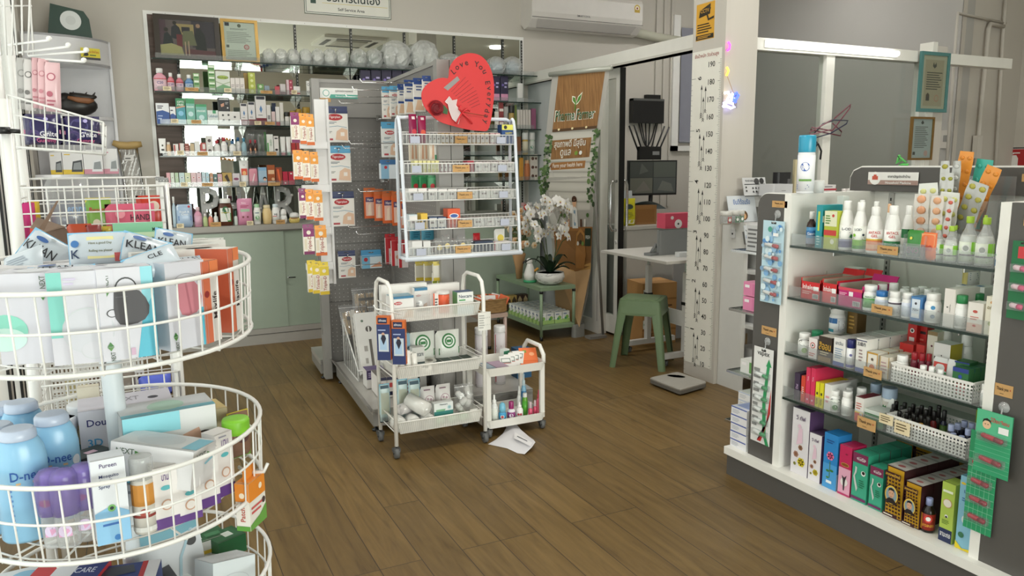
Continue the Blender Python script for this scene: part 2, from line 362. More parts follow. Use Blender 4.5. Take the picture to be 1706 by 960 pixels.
def P_roll(w,d,h,col='F2F0EC',n='tissue_roll',**k):
    b=MB();R=w/2
    b.lathe([(R*.3,0),(R*.9,0),(R,h*.06),(R,h*.94),(R*.9,h),(R*.3,h)],mat(col,.7),18,cy=R);b.lathe([(R*.3,h),(R*.3,0)],mat('8F8A82'),12,cy=R)
    b.curved=True;b.art(lambda x,z,o:((R+o)*math.sin(x/R),R-(R+o)*math.cos(x/R),z),2*R,h,k.get('art',()));return b.build(n)
KIND={'carton':P_carton,'tray':P_tray,'bottle':P_bottle,'tube':P_tube,'pouch':P_pouch,'hang':P_hang,'roll':P_roll}
PLACED=[]
def put(o,loc,rz,label,cat,group=None):
    o.location=loc;o.rotation_euler=(o.rotation_euler.x,o.rotation_euler.y,rz);tag(o,label,cat,group);PLACED.append(o);return o
CATN={'carton':'box','tray':'box','bottle':'bottle','tube':'tube','pouch':'pouch','hang':'packet','roll':'roll'}
def rowp(fc,z,loc,group,items,ins=.012):
    """items: (kind, px left, px right, px top, description, options) set side by side on a shelf; the pixels are turned into metres once"""
    for it in items:
        kind,l,r,t,desc=it[:5];k=dict(it[5]) if len(it) > 5 else {}
        i=k.pop('ins',ins);zb=z + k.pop('z',0);rot=k.pop('rot',0);dep=k.pop('d',None)
        rnd=kind == 'bottle' or kind == 'tube' or kind == 'roll'
        if rnd:
            c=(l+r)/2;s=fc.s_at(c,zb+.05,i);p=fc.pt(s,i,zb+.05);v=p-CAM
            w=(r-l)*v.dot(_f)/F*math.cos(math.atan(abs(c-CXP)/F));w=w/(1+w/2/v.length)
            s=fc.s_at(c,zb+.05,i+w/2)
        else:
            s0=fc.s_at(l,zb+.04,i);s1=fc.s_at(r,zb+.04,i);s=(s0+s1)/2;w=abs(s1-s0)-.0015
        if k.get('w'):w=k.pop('w')
        h=k.pop('h',None) or (fc.z_at(t,s,i+(w/2 if rnd else 0)) - zb)
        if kind == 'bottle' and 'n' not in k:k['n']={'syrup':'syrup_bottle','tall':'plastic_bottle','sham':'shampoo_bottle','spray':'spray_bottle','vial':'small_bottle','aero':'spray_can','jar':'jar','neck':'lotion_bottle','can':'tin_can','rollon':'roll_on_bottle'}.get(k.get('sh'),'pill_bottle')
        cat=k.pop('cat',CATN[kind]);rep=k.pop('rep',None);stk=k.pop('stk',1);hh=h/stk
        if cat == 'bottle' and k.get('sh') in ('jar',):cat='jar'
        dd=dep or (w*.5 if kind == 'carton' else .03)
        if rnd:v_=CAM-fc.pt(s,i);k.setdefault('ph',math.atan2(v_.dot(fc.u),-v_.dot(fc.n)))
        o=KIND[kind](w,dd,hh - (.0008 if stk > 1 else 0),**k)
        rz=fc.a+rot;at=lambda ii,zz:fc.pt(s,ii,zz)
        put(o,at(i,zb+.0006),rz,desc+' '+loc,cat,group)
        for q in range(1,stk):
            put(copy_tree(o),at(i,zb+.0006+q*hh),rz,desc+' '+loc,cat,group)
        if rep:
            n,gap=rep
            for q in range(1,n):
                for e in range(stk):put(copy_tree(o),at(i+q*gap,zb+.0006+e*hh),rz,desc+' '+loc+', behind',cat,group)
def thank_tag(fc,l,r,t,b,ins,where,rot=0,txt='Thank you ♥'):
    s0=fc.s_at(l,1,ins);s1=fc.s_at(r,1,ins);s=(s0+s1)/2;zt=fc.z_at(t,s,ins);zb=fc.z_at(b,s,ins)
    return kcard(fc.pt(s,ins,zb),fc.a+rot,s1-s0,zt-zb,where)
def kcard(loc,rz,w,h,where,kind='kraft'):
    b=MB();b.box(-w/2,w/2,0,.001,0,h,KRAFT if kind == 'kraft' else mat('E9D9B4' if kind == 'pale' else 'F3EFC0'))
    if kind == 'kraft':b.art(flat,w,h,[('t','Thank you',.43,.58,.36,'2A2018',.66),('p',[(.84,.62),(.87,.52),(.90,.62),(.885,.7),(.87,.65),(.855,.7)],'B03028'),('l',.3,.62,.18,.26,1,'4A3A28')])
    else:b.art(flat,w,h,[('l',.12,.88,.2,.85,3,'6A5A3A')])
    o=b.build('thank_you_card' if kind == 'kraft' else 'price_card')
    return put(o,loc,rz,('kraft thank you card ' if kind == 'kraft' else 'pale price card ')+where,'card','thank you cards' if kind == 'kraft' else 'price cards')
# ================================================================ the room
XR=5.78
b=MB();b.add([(-1.2,-3.2,0),(7.2,-3.2,0),(7.2,6.5,0),(-1.2,6.5,0),(-1.2,-3.2,-.1),(7.2,-3.2,-.1),(7.2,6.5,-.1),(-1.2,6.5,-.1)],[(0,1,2,3),(7,6,5,4),(0,4,5,1),(1,5,6,2),(2,6,7,3),(3,7,4,0)],FLOOR);struct(b,'floor')
struct(MB().box(-1.2,7.2,-3.2,6.5,3.2,3.3,CEIL),'ceiling')
struct(MB().box(-.75,3.22,6.29,6.45,0,3.2,WALL),'wall_back')
struct(MB().box(3.22,7.0,6.29,6.45,0,3.2,WALL),'wall_back.001')
struct(MB().box(XR,XR+.15,3.96,6.29,0,3.2,WALLO),'wall_right')
b=MB();b.prism([(XR+.001,3.95),(6.86,4.13),(6.86,4.3),(XR+.15,4.1)],0,3.2,WALL);struct(b,'wall_right.001')
struct(MB().box(6.86,7.0,-3.0,4.2,0,3.2,WALL),'wall_right.002')
# shop front behind the viewer and the glazed left side: posts and sills of white aluminium, clear panes
b=MB();b.box(-.75,6.9,-2.95,-2.85,2.2,3.2,WALL);b.box(-.75,6.9,-2.95,-2.85,0,.12,WALL);b.box(3.1,6.9,-2.95,-2.85,.12,2.2,WALL);struct(b,'wall_front')
for i,x in enumerate((-.7,.55,1.85,3.08)):struct(MB().box(x-.045,x+.045,-2.94,-2.86,.12,2.2,WHITE),'window_%d' % (i+1))
ck=empty('tall_display_cabinet',(4.9,-2.84,0));MB().box(-1.7,1.7,0,.35,0,2.3,mat('3A332E')).build('cabinet_body',ck)
for i in range(5):b=MB();b.box(-1.68,1.68,.35,.37,.2+i*.42,.22+i*.42,mat('6A5A44'));b.build('shelf_edge',ck)
tag(ck,'tall dark brown display cabinet opposite the mirror, seen only in reflection','cabinet')
b=MB();b.box(-.7,3.1,-2.905,-2.9,.12,2.2,GLASS);struct(b,'window_7')
b=MB();b.box(-.72,-.6,-2.85,6.29,2.75,3.2,WHITE);b.box(-.72,-.6,-2.85,6.29,0,.1,WHITE);struct(b,'wall_left')
for i,y in enumerate((-2.2,-.6,1.0,2.6,4.25,4.62,5.05,5.9)):
    b=MB();b.box(-.70,-.60,y-.05,y+.05,.1,2.75,WHITE);b.box(-.606,-.594,y-.062,y-.052,.1,2.75,BLACK);b.box(-.606,-.594,y+.052,y+.062,.1,2.75,BLACK);struct(b,'window_%d' % (i+8))
struct(MB().box(-.72,-.58,6.0,6.29,.1,2.75,WALL),'wall_left.001')
struct(MB().box(-.655,-.65,-2.8,6.0,.1,2.75,GLASS),'window_16')
# pillar, partition, door
struct(MB().box(3.08,3.32,3.515,3.80,0,3.2,WALL),'wall_pillar')
PW=mat('E6E4DC',.4);PX=3.25
b=MB();b.box(PX-.04,PX+.04,3.80,6.285,2.03,2.125,PW);b.box(PX-.045,PX+.045,3.80,6.285,2.03,2.045,mat('C9C6BC'));struct(b,'trim_1')
b=MB();b.box(3.32,XR-.01,3.54,3.62,1.985,2.055,PW);struct(b,'trim_2')
for x in (3.96,4.85):struct(MB().box(x-.035,x+.035,3.55,3.61,.9,1.985,PW),'trim_3')
struct(MB().box(3.33,4.82,3.575,3.581,.95,1.985,TINTG),'window_17')
b=MB();b.box(PX-.035,PX+.035,5.02,5.12,0,2.03,PW);b.box(PX-.036,PX-.03,5.045,5.05,.1,2.0,GREYM);b.box(PX-.03,PX+.03,5.12,6.285,0,.1,PW);struct(b,'trim_4')
struct(MB().box(PX-.003,PX+.003,5.12,6.28,.1,2.03,thin_glass('frosted_film','E0E4E2',.6,.75,'D4D8D8',.3)),'window_18')
dr=empty('door_1',(PX+.05,4.86,0));tag(dr,kind='structure')
b=MB()
for y0,y1,z0,z1 in ((0,.055,.02,2.03),(.80,.86,.02,2.03),(.055,.8,.02,.16),(.055,.8,1.96,2.03)):b.box(-.02,.02,y0,y1,z0,z1,PW)
b.box(-.024,.022,-.008,0,.02,2.03,BLACK);b.build('door_frame',dr)
MB().box(-.003,.003,.055,.8,.16,1.96,TINTG).build('pane',dr)
for sx in (-1,1):
    b=MB();X=-.02 if sx < 0 else .02
    b.tube([(X,.03,.83),(X+sx*.04,.03,.83),(X+sx*.055,.03,.86),(X+sx*.055,.03,1.17),(X+sx*.04,.03,1.2),(X,.03,1.2)],.011,CHROME,10);b.build('door_handle',dr)
b=MB();b.T=Tr(-.021,.03,.74,ry=-PI/2);b.lathe([(.016,0),(.016,.004),(.008,.006)],WHITE,14);b.box(-.002,.002,-.004,.004,.006,.008,BLACK);b.build('lock',dr)
# back wall mirror, brown board, white surround, slotted rails
MW=6.27
b=MB();b.box(.155,.18,MW,MW+.02,.9,2.44,WHITE);b.box(3.165,3.20,MW,MW+.02,.9,2.44,WHITE);b.box(.18,3.165,MW,MW+.02,2.415,2.44,WHITE)
for i in range(9):b.box(.3+i*.33,.304+i*.33,MW-.001,MW,2.425,2.429,GREYM)
struct(b,'trim_5')
struct(MB().box(.18,.372,MW+.004,MW+.02,.9,2.415,BROWN),'trim_6')
mr=MB().box(.372,3.165,MW+.006,MW+.018,.9,2.415,MIRROR).build('wall_mirror');tag(mr,'large wall mirror behind the glass shelves on the back wall','mirror')
for i,px in enumerate((300,492,585,674,757,838,869)):
    x=ony(px,60 if i else 150,MW-.01).x
    b=MB();b.box(x-.008,x+.008,MW-.008,MW,.91,2.41,mat('3A3A38',.35,.6))
    for q in range(60):b.box(x-.003,x+.003,MW-.0087,MW-.008,.93+q*.0245,.942+q*.0245,mat('A9A9A4'))
    o=b.build('shelf_rail');tag(o,'black slotted metal shelf rail fixed on the mirror','shelf rail','slotted rails on the mirror')
    PLACED.append(o)
BSH=[2.086,1.861,1.634,1.412,1.191];BY=6.03
for j,z in enumerate(BSH):
    r=empty('glass_shelf',(.185,BY,z));L=3.30-.185
    b=MB();b.box(0,L,0,MW-.01-BY,-.008,0,SHELFGLASS);b.box(0,L,-.0012,0,-.009,0,GLEDGE);b.build('shelf_pane',r)
    b=MB();b.box(.02,L-.12,.002,.004,0,.034,ACRYL);b.build('front_lip',r)
    for px in (300,400,492,585,674,757,838):
        x=ony(px,150,MW).x-.185;b=MB()
        b.add([(x-.0015,.02,-.009),(x-.0015,MW-BY-.012,-.009),(x-.0015,MW-BY-.012,-.075),(x+.0015,.02,-.009),(x+.0015,MW-BY-.012,-.009),(x+.0015,MW-BY-.012,-.075),(x-.0015,.02,-.014),(x+.0015,.02,-.014)],[(0,1,2,6),(3,7,5,4),(0,3,4,1),(6,2,5,7)],CHROME);b.build('bracket',r)
    tag(r,'glass wall shelf on the mirror wall, '+['topmost, under the two framed pictures','second from the top, with the red mouthwash','third from the top, with the eye-care boxes','fourth from the top, with the white lotions','lowest, above the grey counter'][j],'shelf','glass shelves on the mirror')
# low cabinet under the mirror
cb=empty('base_cabinet',(.2,5.92,0));L=2.98;GR=mat('A29E97',.45);GM=mat('9BA898',.35)
b=MB();b.box(0,L,.02,.33,.09,.855,mat('B4B1AA'));b.box(0,L,.0,.33,0,.09,GR);b.box(0,L,0,.02,.09,.12,GR);b.box(0,L,-.002,0,.075,.079,mat('3A3834'));b.build('carcass',cb)
b=MB();b.box(-.01,L+.02,-.01,.35,.865,.905,GR);b.box(-.01,L+.02,-.004,.35,.855,.865,mat('76726B'));b.build('worktop',cb)
xs=[0,ony(473,450,5.92).x-.2,1.5,2.1,L]
for i in range(4):
    y=0.002 if i % 2 == 0 else .012
    q=MB().box(xs[i]+.001,xs[i+1]+.012 if i < 3 else xs[i+1],y,y+.008,.122,.853,GM).build('sliding_door',cb)
    if i == 0:
        b=MB();b.T=Tr(xs[1]+.03,.0,.50);b.tube([(0,0,0),(0,-.02,0),(.05,-.02,-.002)],.004,BLACK);b.sphere((0,-.008,0),.009,CHROME);b.build('lock',q)
tag(cb,'long low grey cabinet with pale green sliding doors below the mirror','cabinet')
b=MB();b.box(-.11,.11,0,.002,0,.07,mat('E8E8E4'));b.art(flat,.22,.07,[('r',0,1,0,.35,'4E9A8A'),('t','การแพทย์',.6,.68,.4,'3A3A3A')]);put(b.build('category_sign'),(.45,5.917,.755),0,'small white and green category sign on the green cabinet door','sign')
# wall sign above the mirror
b=MB();x0=ony(507,10,6.28).x;x1=ony(651,10,6.28).x;w=x1-x0;h=.24;z0=2.505
b.box(0,w,0,.008,0,h,mat('E4E2D8'))
for a in (.0,.012):b.box(a,w-a,-.001,0,a,a+.004,mat('2F4A40'));b.box(a,w-a,-.001,0,h-a-.004,h-a,mat('2F4A40'));b.box(a,a+.004,-.001,0,a,h-a,mat('2F4A40'));b.box(w-a-.004,w-a,-.001,0,a,h-a,mat('2F4A40'))
b.T=Tr(w/2);b.art(flat,w,h,[('t','Self Service Area',.53,.2,.095,'2A2A28',.4),('r',.2,.96,.36,.375,'D8C87A'),('t','บริการตนเอง',.56,.56,.26,'22302C',.7),('r',.07,.13,.33,.8,'2F4A40')])
put(b.build('wall_sign'),(x0,6.28,z0),0,'white self service area sign with green double border above the mirror','sign')
# air conditioner on the wall
ac=empty('air_conditioner',(3.76,6.29,2.50));W2=.575
b=MB();pr=[(0,.05),(-.06,.0),(-.13,.01),(-.20,.07),(-.215,.13),(-.215,.27),(-.20,.30),(0,.30)]
b.prism([(y,z) for y,z in pr],-W2,W2,mat('D9D4CE',.35),'x');b.build('casing',ac)
b=MB();b.add([(-W2+.08,-.137,.012),(W2-.08,-.137,.012),(W2-.06,-.205,.072),(-W2+.06,-.205,.072)],[(0,1,2,3)],mat('C6C1BC'));b.tube([(-W2,-.219,.085),(W2,-.219,.085)],.0025,mat('6C6864'))
b.tube([(-W2+.08,-.139,.009),(W2-.08,-.139,.009)],.002,mat('6C6864'));b.build('louvre',ac)
b=MB();b.T=Tr(0,-.2155,.09);b.art(flat,1.15,.21,[('t','SMARTCOOL',.45,.15,.08,'444444'),('r',.06,.19,.72,.92,'9FB0B4'),('r',.06,.085,.72,.92,'2E4058'),('c',.945,.68,.028,'C8A848'),('c',.945,.68,.018,'E8E0D0'),('c',.945,.68,.008,'8A3A2A'),('r',.92,.97,.5,.62,'B89838')]);b.build('sticker',ac)
tag(ac,'white split air conditioner mounted high on the wall right of the mirror','air conditioner')
b=MB();b.tube([(4.33,6.2,2.55),(4.6,6.22,2.52),(4.95,6.22,2.50),(5.02,6.28,2.50)],.042,mat('BDBBAA',.6),12);put(b.build('insulated_pipe'),(0,0,0),0,'grey insulated pipe running right from the air conditioner','pipe')
for i,(px,r) in enumerate(((1096,.012),(1110,.02),(1122,.02))):
    x=ony(px,20,6.27).x;b=MB();b.box(-r,r,-.015,0,.9,3.19,WALL);put(b.build('cable_duct'),(x,6.285,0),0,'vertical white cable duct on the wall inside the office','cable duct','cable ducts in the office')
# ceiling: cassette unit and round lamp (seen in the mirror), added unseen batten lamps
def refl(px,py):d=ray(px,py);p=CAM+d*((3.2-CH)/d.z);return p.x,2*(MW+.006)-p.y
c=empty('ceiling_cassette',(*refl(580,68),3.2));b=MB();b.box(-.46,.46,-.46,.46,-.04,0,mat('DEDAD0'));b.build('panel',c)
b=MB();b.box(-.24,.24,-.24,.24,-.05,-.04,mat('A8A498'))
for i in range(16):b.box(-.23,.23,-.225+i*.028,-.215+i*.028,-.055,-.05,mat('DEDAD0'))
b.build('grille',c)
for a in range(4):b=MB();b.T=Tr(rz=a*PI/2);b.box(-.26,.26,.32,.39,-.046,-.04,mat('55524C'));b.build('slot',c)
tag(c,'white square ceiling cassette air conditioner seen in the mirror','air conditioner')
LAMPM=mat('FFFFFF',.5,emit=5.0,noise=0)
for x,y in ((1.0,2.4),(1.6,4.4),(4.6,4.9)):  # added fixtures for the overhead lights, hung outside the mirror's view
    r=empty('added_ceiling_lamp',(x,y,3.2));MB().box(-.62,.62,-.06,.06,-.045,0,WHITE).build('housing',r)
    b=MB();b.tube([(-.6,0,-.06),(.6,0,-.06)],.016,LAMPM);b.build('tube',r);tag(r,'added white fluorescent batten lamp on the ceiling, out of view','lamp','ceiling lamps');PLACED.append(r)
b=MB();b.lathe([(.11,0),(.11,-.03),(.10,-.035)],LAMPM,24);p=put(b.build('round_ceiling_lamp'),(*refl(827,77),3.2),0,'round glowing ceiling downlight seen in the mirror','lamp')
# the batten lamp on the office beam
r=empty('batten_lamp',(0,3.54,0));xa=ony(1283,78,3.51).x;xm=ony(1392,84,3.51).x;xb=ony(1497,93,3.51).x
for a,c2,nme in ((xa,xm-.01,'tube'),(xm+.01,xb,'tube')):b=MB();b.tube([(a,-.022,2.022),(c2,-.022,2.022)],.017,mat('FFFFFF',.5,emit=6.0,noise=0),10);b.build(nme,r)
b=MB();b.box(xa-.02,xb+.02,-.008,-.001,2.0,2.042,WHITE);b.build('housing',r);tag(r,'glowing twin tube batten lamp along the office partition beam','lamp')
# height chart and sticker on the pillar
hx=3.079;cy1=onx(1152,150,hx).y;cy0=onx(1201,150,hx).y;w=cy1-cy0
hc=MB();hc.T=Matrix.Translation((hx,(cy0+cy1)/2,0)) @ Matrix.Rotation(-PI/2,4,'Z')
hc.box(-w/2,w/2,-.0005,.0,.085,1.985,mat('EDEAE0',.5))
for i in range(9,193):
    L2=.028 if i % 10 == 0 else (.02 if i % 5 == 0 else .013)
    hc.box(w/2-L2,w/2-.002,-.0012,-.0006,i/100-.0008,i/100+.0008,INK)
for i in range(10,200,10):hc.art(lambda x,z,o,i=i:(x,-o-.0006,z),w,1,[('t',str(i),.68,i/100+.0,.032,'1C1A18',.22)])
for i in range(1,7):
    z=i*.3048;hc.box(-w/2+.002,-w/2+.04,-.0012,-.0006,z-.001,z+.001,INK);hc.art(lambda x,z,o:(x,-o-.0006,z),w,1,[('v',str(i),.28,z,.034/w,'1C1A18',1)])
    for q in range(1,10):hc.box(-w/2+.001,-w/2+.012,-.0012,-.0006,z-.3048+q*.03-.0006,z-.3048+q*.03+.0006,INK)
    if i < 7:
        for q,(dx,a,e,up) in enumerate(((-.045,.05,.2,1),(-.0,.08,.19,0),(-.022,.03,.13,1))):
            if i % 2:a,e=a+.02,e+.02
            x=dx*.8+(-.004 if i % 2 else 0);zb,zt=z-.28+a,z-.28+e+.03
            hc.box(x-.0012,x+.0012,-.0012,-.0006,zb,zt,INK);s=1
            hc.add([(x-.009,-.0012,zt-.02),(x,-.0012,zt-.014),(x+.009,-.0012,zt-.02),(x,-.0012,zt+.012)],[(0,1,2,3)],INK)
            for e2 in range(3 if q == 0 else 2):
                zz=zb+.004+e2*.011
                for sx in (-1,1):hc.add([(x,-.0012,zz+.004),(x,-.0012,zz),(x+sx*.01,-.0012,zz-.011),(x+sx*.01,-.0012,zz-.006)],[(0,1,2,3) if sx > 0 else (3,2,1,0)],INK)
hc.art(lambda x,z,o:(x,-o-.0006,z),w,1,[('t','ชั่งน้ำหนัก วัดส่วนสูง',.5,1.955,.03,'A05048',.92)])
tag(hc.build('height_chart'),'tall white height measuring chart with black arrows on the pillar','height chart')
b=MB();y1=onx(1160,40,hx).y;y0=onx(1190,40,hx).y;w=y1-y0;zb=onx(1175,66,hx).z;zt=onx(1175,5,hx).z;h=zt-zb
b.box(-w/2,w/2,0,.001,0,h,mat('D9A22E',.5));b.art(flat,w,h,[('t','CCTV',.5,.78,.13,'1A1408',.6),('p',[(.15,.62),(.2,.82),(.78,.96),(.76,.68)],'2A220E'),('t','CCTV',.47,.79,.1,'D9A22E',.5),('p',[(.55,.7),(.62,.72),(.7,.56),(.98,.6),(.98,.54),(.66,.5)],'2A220E'),('l',.08,.94,.18,.46,4,'2A220E'),('r',.02,.98,.02,.14,'2A220E'),('l',.1,.9,.04,.12,2,'D9A22E')])
put(b.build('cctv_sign'),(hx,(y0+y1)/2,zb),-PI/2,'yellow and black CCTV warning sign at the top of the pillar','sign')
# ================================================================ right-hand shelf unit
GX=2.24;G=Face((GX,2.13),-90);LAM=mat('EFEDE7',.4);CHAR=mat('565350',.5)
yA,yB=2.15,1.365
gd=empty('shelf_unit',(0,0,0))
b=MB();b.box(2.215,2.78,.25,2.425,0,.092,CHAR);b.build('plinth',gd)
b=MB();b.box(2.205,2.79,.25,2.435,.092,.124,LAM);b.build('bottom_deck',gd)
def rounded(y0,y1,z1,r,n=8):
    return [(y0,.124),(y1,.124)] + [(y1-r+r*math.cos(a*PI/2/n),z1-r+r*math.sin(a*PI/2/n)) for a in range(n+1)] + [(y0,z1)]
b=MB();b.prism(rounded(2.185,2.325,1.212,.05),GX-.004,GX+.014,CHAR,'x');b.build('front_panel',gd)
b=MB();p=rounded(2.185,2.329,1.216,.052);b.prism(p,GX+.002,GX+.02,LAM,'x');b.build('panel_edging',gd)
b=MB();b.box(GX-.006,2.69,2.152,2.185,.124,1.216,LAM);b.build('side_panel',gd)
b=MB();b.box(2.69,2.71,.25,2.29,.124,1.216,LAM);b.build('back_panel',gd)
b=MB();b.prism([(.25,1.216),(2.25,1.216),(2.25,1.27),(2.236,1.295),(2.2,1.31),(.25,1.31)],2.66,2.69,CHAR,'x');b.prism([(.25,1.216),(2.256,1.216),(2.256,1.272),(2.24,1.3),(2.2,1.316),(.25,1.316)],2.665,2.70,LAM,'x');b.build('header_board',gd)
b=MB();b.box(GX-.006,2.69,1.335,1.365,.124,1.216,LAM);b.build('side_panel',gd)
b=MB();b.box(GX-.004,GX+.014,.6,1.335,.124,1.216,CHAR);b.build('front_panel',gd)
b=MB();b.box(GX+.014,2.69,1.30,1.335,.124,1.21,LAM);b.box(2.25,2.68,.25,1.30,1.19,1.212,LAM);b.build('top_board',gd)
for px in (1478,1660):
    y=onx(px,450,2.69).y;b=MB();b.box(2.683,2.69,y-.011,y+.011,.13,1.21,mat('B4B2AE',.4,.4))
    for q in range(50):b.box(2.6825,2.683,y-.003,y+.003,.15+q*.021,.162+q*.021,BLACK)
    b.build('shelf_upright',gd)
GS=[1.02,.82,.60,.42]
for j,z in enumerate(GS):
    r=MB();r.box(GX-.005,2.68,yB+.003,yA-.003,z-.008,z,SHELFGLASS);r.box(GX-.0065,GX-.005,yB+.003,yA-.003,z-.0085,z+.0005,GLEDGE);o=r.build('glass_shelf',gd)
    l=MB();l.box(GX-.003,GX-.001,yB+.005,yA-.005,z,z+.045,ACRYL);l.build('front_lip',o)
    for y in (2.0,1.5):MB().box(GX+.06,2.68,y-.002,y+.002,z-.03,z-.009,CHROME).build('bracket',o)
b=MB()
for y in (2.02,):
    for z in (.9,.3):b.T=Tr(GX+.2,2.1515,z,rx=PI/2);b.lathe([(.008,0),(.006,.002)],mat('D8D5CC'),10)
b.build('screw_cap',gd)
# narrow end shelves on the far side
for z in (.96,.70,.42,.19):
    r=MB();r.box(2.32,2.66,2.34,2.56,z-.008,z,SHELFGLASS);r.box(2.315,2.32,2.34,2.56,z-.009,z+.001,CHROME);r.box(2.32,2.66,2.56,2.563,z-.009,z+.001,GLEDGE);r.build('end_shelf',gd)
tag(gd,'white and charcoal shop shelf unit with glass shelves at right','shelf unit')
# header sign, cards, hanging blister cards
def plate(fc,l,r,t,bt,ins,name,col,art,label,cat,rot=0,th=.0012):
    s0=fc.s_at(l,1,ins);s1=fc.s_at(r,1,ins);s=(s0+s1)/2;w=s1-s0;zt=fc.z_at(t,s,ins);zb=fc.z_at(bt,s,ins);h=zt-zb
    b=MB();b.box(-w/2,w/2,0,th,0,h,mat(col));b.art(flat,w,h,art);return put(b.build(name),fc.pt(s,ins,zb),fc.a+rot,label,cat)
HF=Face((2.655,2.13),-90)
plate(HF,1439,1521,287,308,0,'category_sign','EFEDE8',[('r',0,1,0,.36,'A88A80'),('c',.15,.5,.115,'EFEDE8'),('r',.09,.21,.38,.68,'C8553E'),('r',.12,.18,.68,.8,'C8553E'),('t','ยาสามัญประจำบ้าน',.63,.66,.28,'3A3634',.62),('t','Household Medicine',.62,.17,.2,'F2EFEA',.6)],'white household medicine category sign on the charcoal header board','sign')
GF=Face((GX-.006,2.13),-90)
thank_tag(GF,1283,1308,335,346,0,'at the top of the narrow charcoal panel')
thank_tag(GF,1275,1300,545,559,0,'halfway down the narrow charcoal panel')
thank_tag(GF,1675,1706,641,661,0,'on the wide charcoal panel at the right edge')
thank_tag(GF,1696,1722,358,377,0,'at the top of the wide charcoal panel')
thank_tag(HF,1689,1716,290,303,0,'on the header board at its right end')
LF=Face((GX-.008,2.13),-90)
for l,r,t,bt,w_ in ((1460,1494,410,424,'on the top glass shelf of the right unit'),(1457,1492,509,523,'on the second glass shelf of the right unit'),(1451,1482,614,630,'on the third glass shelf of the right unit'),(1446,1478,697,716,'on the lowest glass shelf of the right unit')):
    thank_tag(LF,l,r,t,bt,0,w_)
def hook(fc,px,py,where,ins=0):
    s=fc.s_at(px,1.0,ins);z=fc.z_at(py,s,ins);r=empty('suction_hook',fc.pt(s,ins,z),fc.a)
    b=MB();b.T=Tr(rx=PI/2);b.lathe([(.017,0),(.014,.003),(.006,.006),(.005,.010)],CLEARB,16);b.build('suction_cup',r)
    b=MB();b.tube([(0,-.008,.0),(0,-.012,-.03),(0,-.022,-.034),(0,-.026,-.026)],.0022,CLEARB,6);b.build('hook',r);PLACED.append(r)
    return tag(r,'clear suction hook '+where,'hook')
hook(GF,1293,357,'above the blue blister card')
hook(GF,1286,569,'above the red and green inhaler card')
hook(GF,1694,679,'above the green inhaler card')
def blister(fc,l,r,t,bt,col,n,tubecol,capcol,art,label,ins=-.012,tilt=0,hangcol=None,lying=1,x0=.5):
    s0=fc.s_at(l,1,ins);s1=fc.s_at(r,1,ins);s=(s0+s1)/2;w=s1-s0;zt=fc.z_at(t,s,ins);zb=fc.z_at(bt,s,ins);h=zt-zb
    ro=empty('blister_card',fc.pt(s,ins,zb),fc.a,ry=tilt);b=MB()
    b.box(-w/2,-w*.12,0,.001,h*.96,h,mat(hangcol or col));b.box(w*.12,w/2,0,.001,h*.96,h,mat(hangcol or col));b.box(-w*.12,w*.12,0,.001,h*.985,h,mat(hangcol or col));b.box(-w/2,w/2,0,.001,0,h*.96,mat(col))
    b.art(flat,w,h,art);b.build('card',ro)
    for i in range(n):
        z=h*(.05+.73*(i+.5)/n);q=MB();L=w*.62;q.T=Tr(w*(x0-.5),-.006,z,ry=PI/2+.10)
        q.lathe([(.004,-L/2),(.0075,-L/2+.004),(.0075,L*.12)],mat(tubecol,.3),10);q.lathe([(.0078,L*.12),(.0078,L*.44),(.003,L/2)],mat(capcol,.3),10);q.build('inhaler_tube',ro)
        q=MB();q.T=Tr(w*(x0-.5),0,z);q.box(-w*.4,w*.4,-.014,-.0005,-.011,.011,ACRYL);q.build('blister',ro)
    PLACED.append(ro);return tag(ro,label,'blister card')
rnd=random.Random(3)
blister(GF,1270,1305,368,505,'BFDCE8',5,'E8E6E4','B8454A',[('c',rnd.random()*.9+.05,rnd.random()*.9+.03,.05+.09*rnd.random(),rnd.choice(['7FB0DC','5E97D0','DDEEF4','9CC4E4'])) for _ in range(46)] + [('c',.45,.9,.1,'4E9E8A'),('r',.6,.85,.82,.86,'F4F4F2')],'blue patterned blister card of inhalers hanging on the narrow charcoal panel')
blister(GF,1264,1297,580,738,'E9E8E6',6,'F0F0EE','3E9A62',[('t','vapex',.5,.93,.05,'2A2A2A',.7),('p',[(.66,.82),(.8,.9),(.95,.82)],'2F9A5E'),('p',[(.72,.83),(.86,.83),(.72,.45),(.8,.1),(.98,.0),(.8,.0),(.62,.12),(.55,.45)],'2F9A5E'),('p',[(.98,.6),(.98,.35),(.7,.12),(.35,.02),(.55,.02),(.78,.2)],'C8302E'),('l',.05,.4,.15,.8,9,'8A8A88')],'white inhaler card with a green and red arrow on the narrow charcoal panel')
gr=[('r',0,1,q/14,q/14+.004,'8FCFAE') for q in range(1,12)] + [('r',x/6,x/6+.01,0,.8,'8FCFAE') for x in range(1,6)]
blister(GF,1642,1692,722,886,'2E9A68',4,'B02034','8C1428',gr,'lower green card with four dark red inhalers at the right edge',ins=-.009,tilt=.0)
blister(GF,1650,1712,688,792,'35A272',2,'B02034','8C1428',gr[:8]+[('r',0,1,.62,1,'57B98C'),('c',.3,.78,.12,'E8C09A'),('p',[(.17,.80),(.2,.86),(.3,.885),(.4,.86),(.43,.80),(.36,.845),(.24,.845)],'241C18'),('c',.26,.79,.015,'241C18'),('c',.34,.79,.015,'241C18'),('r',.64,.92,.7,.8,'F2F2F0'),('t','โป๊ยเซียน',.66,.88,.07,'D4404E',.6)],'upper green inhaler card with a printed face at the right edge',ins=-.024,tilt=.0)
blister(GF,1682,1716,402,532,'1F6E42',3,'E8C8D0','D84A78',[('r',.3,1,.78,.93,'C83A3E')],'dark green card with pink inhaler tubes at the upper right edge',tilt=.0)
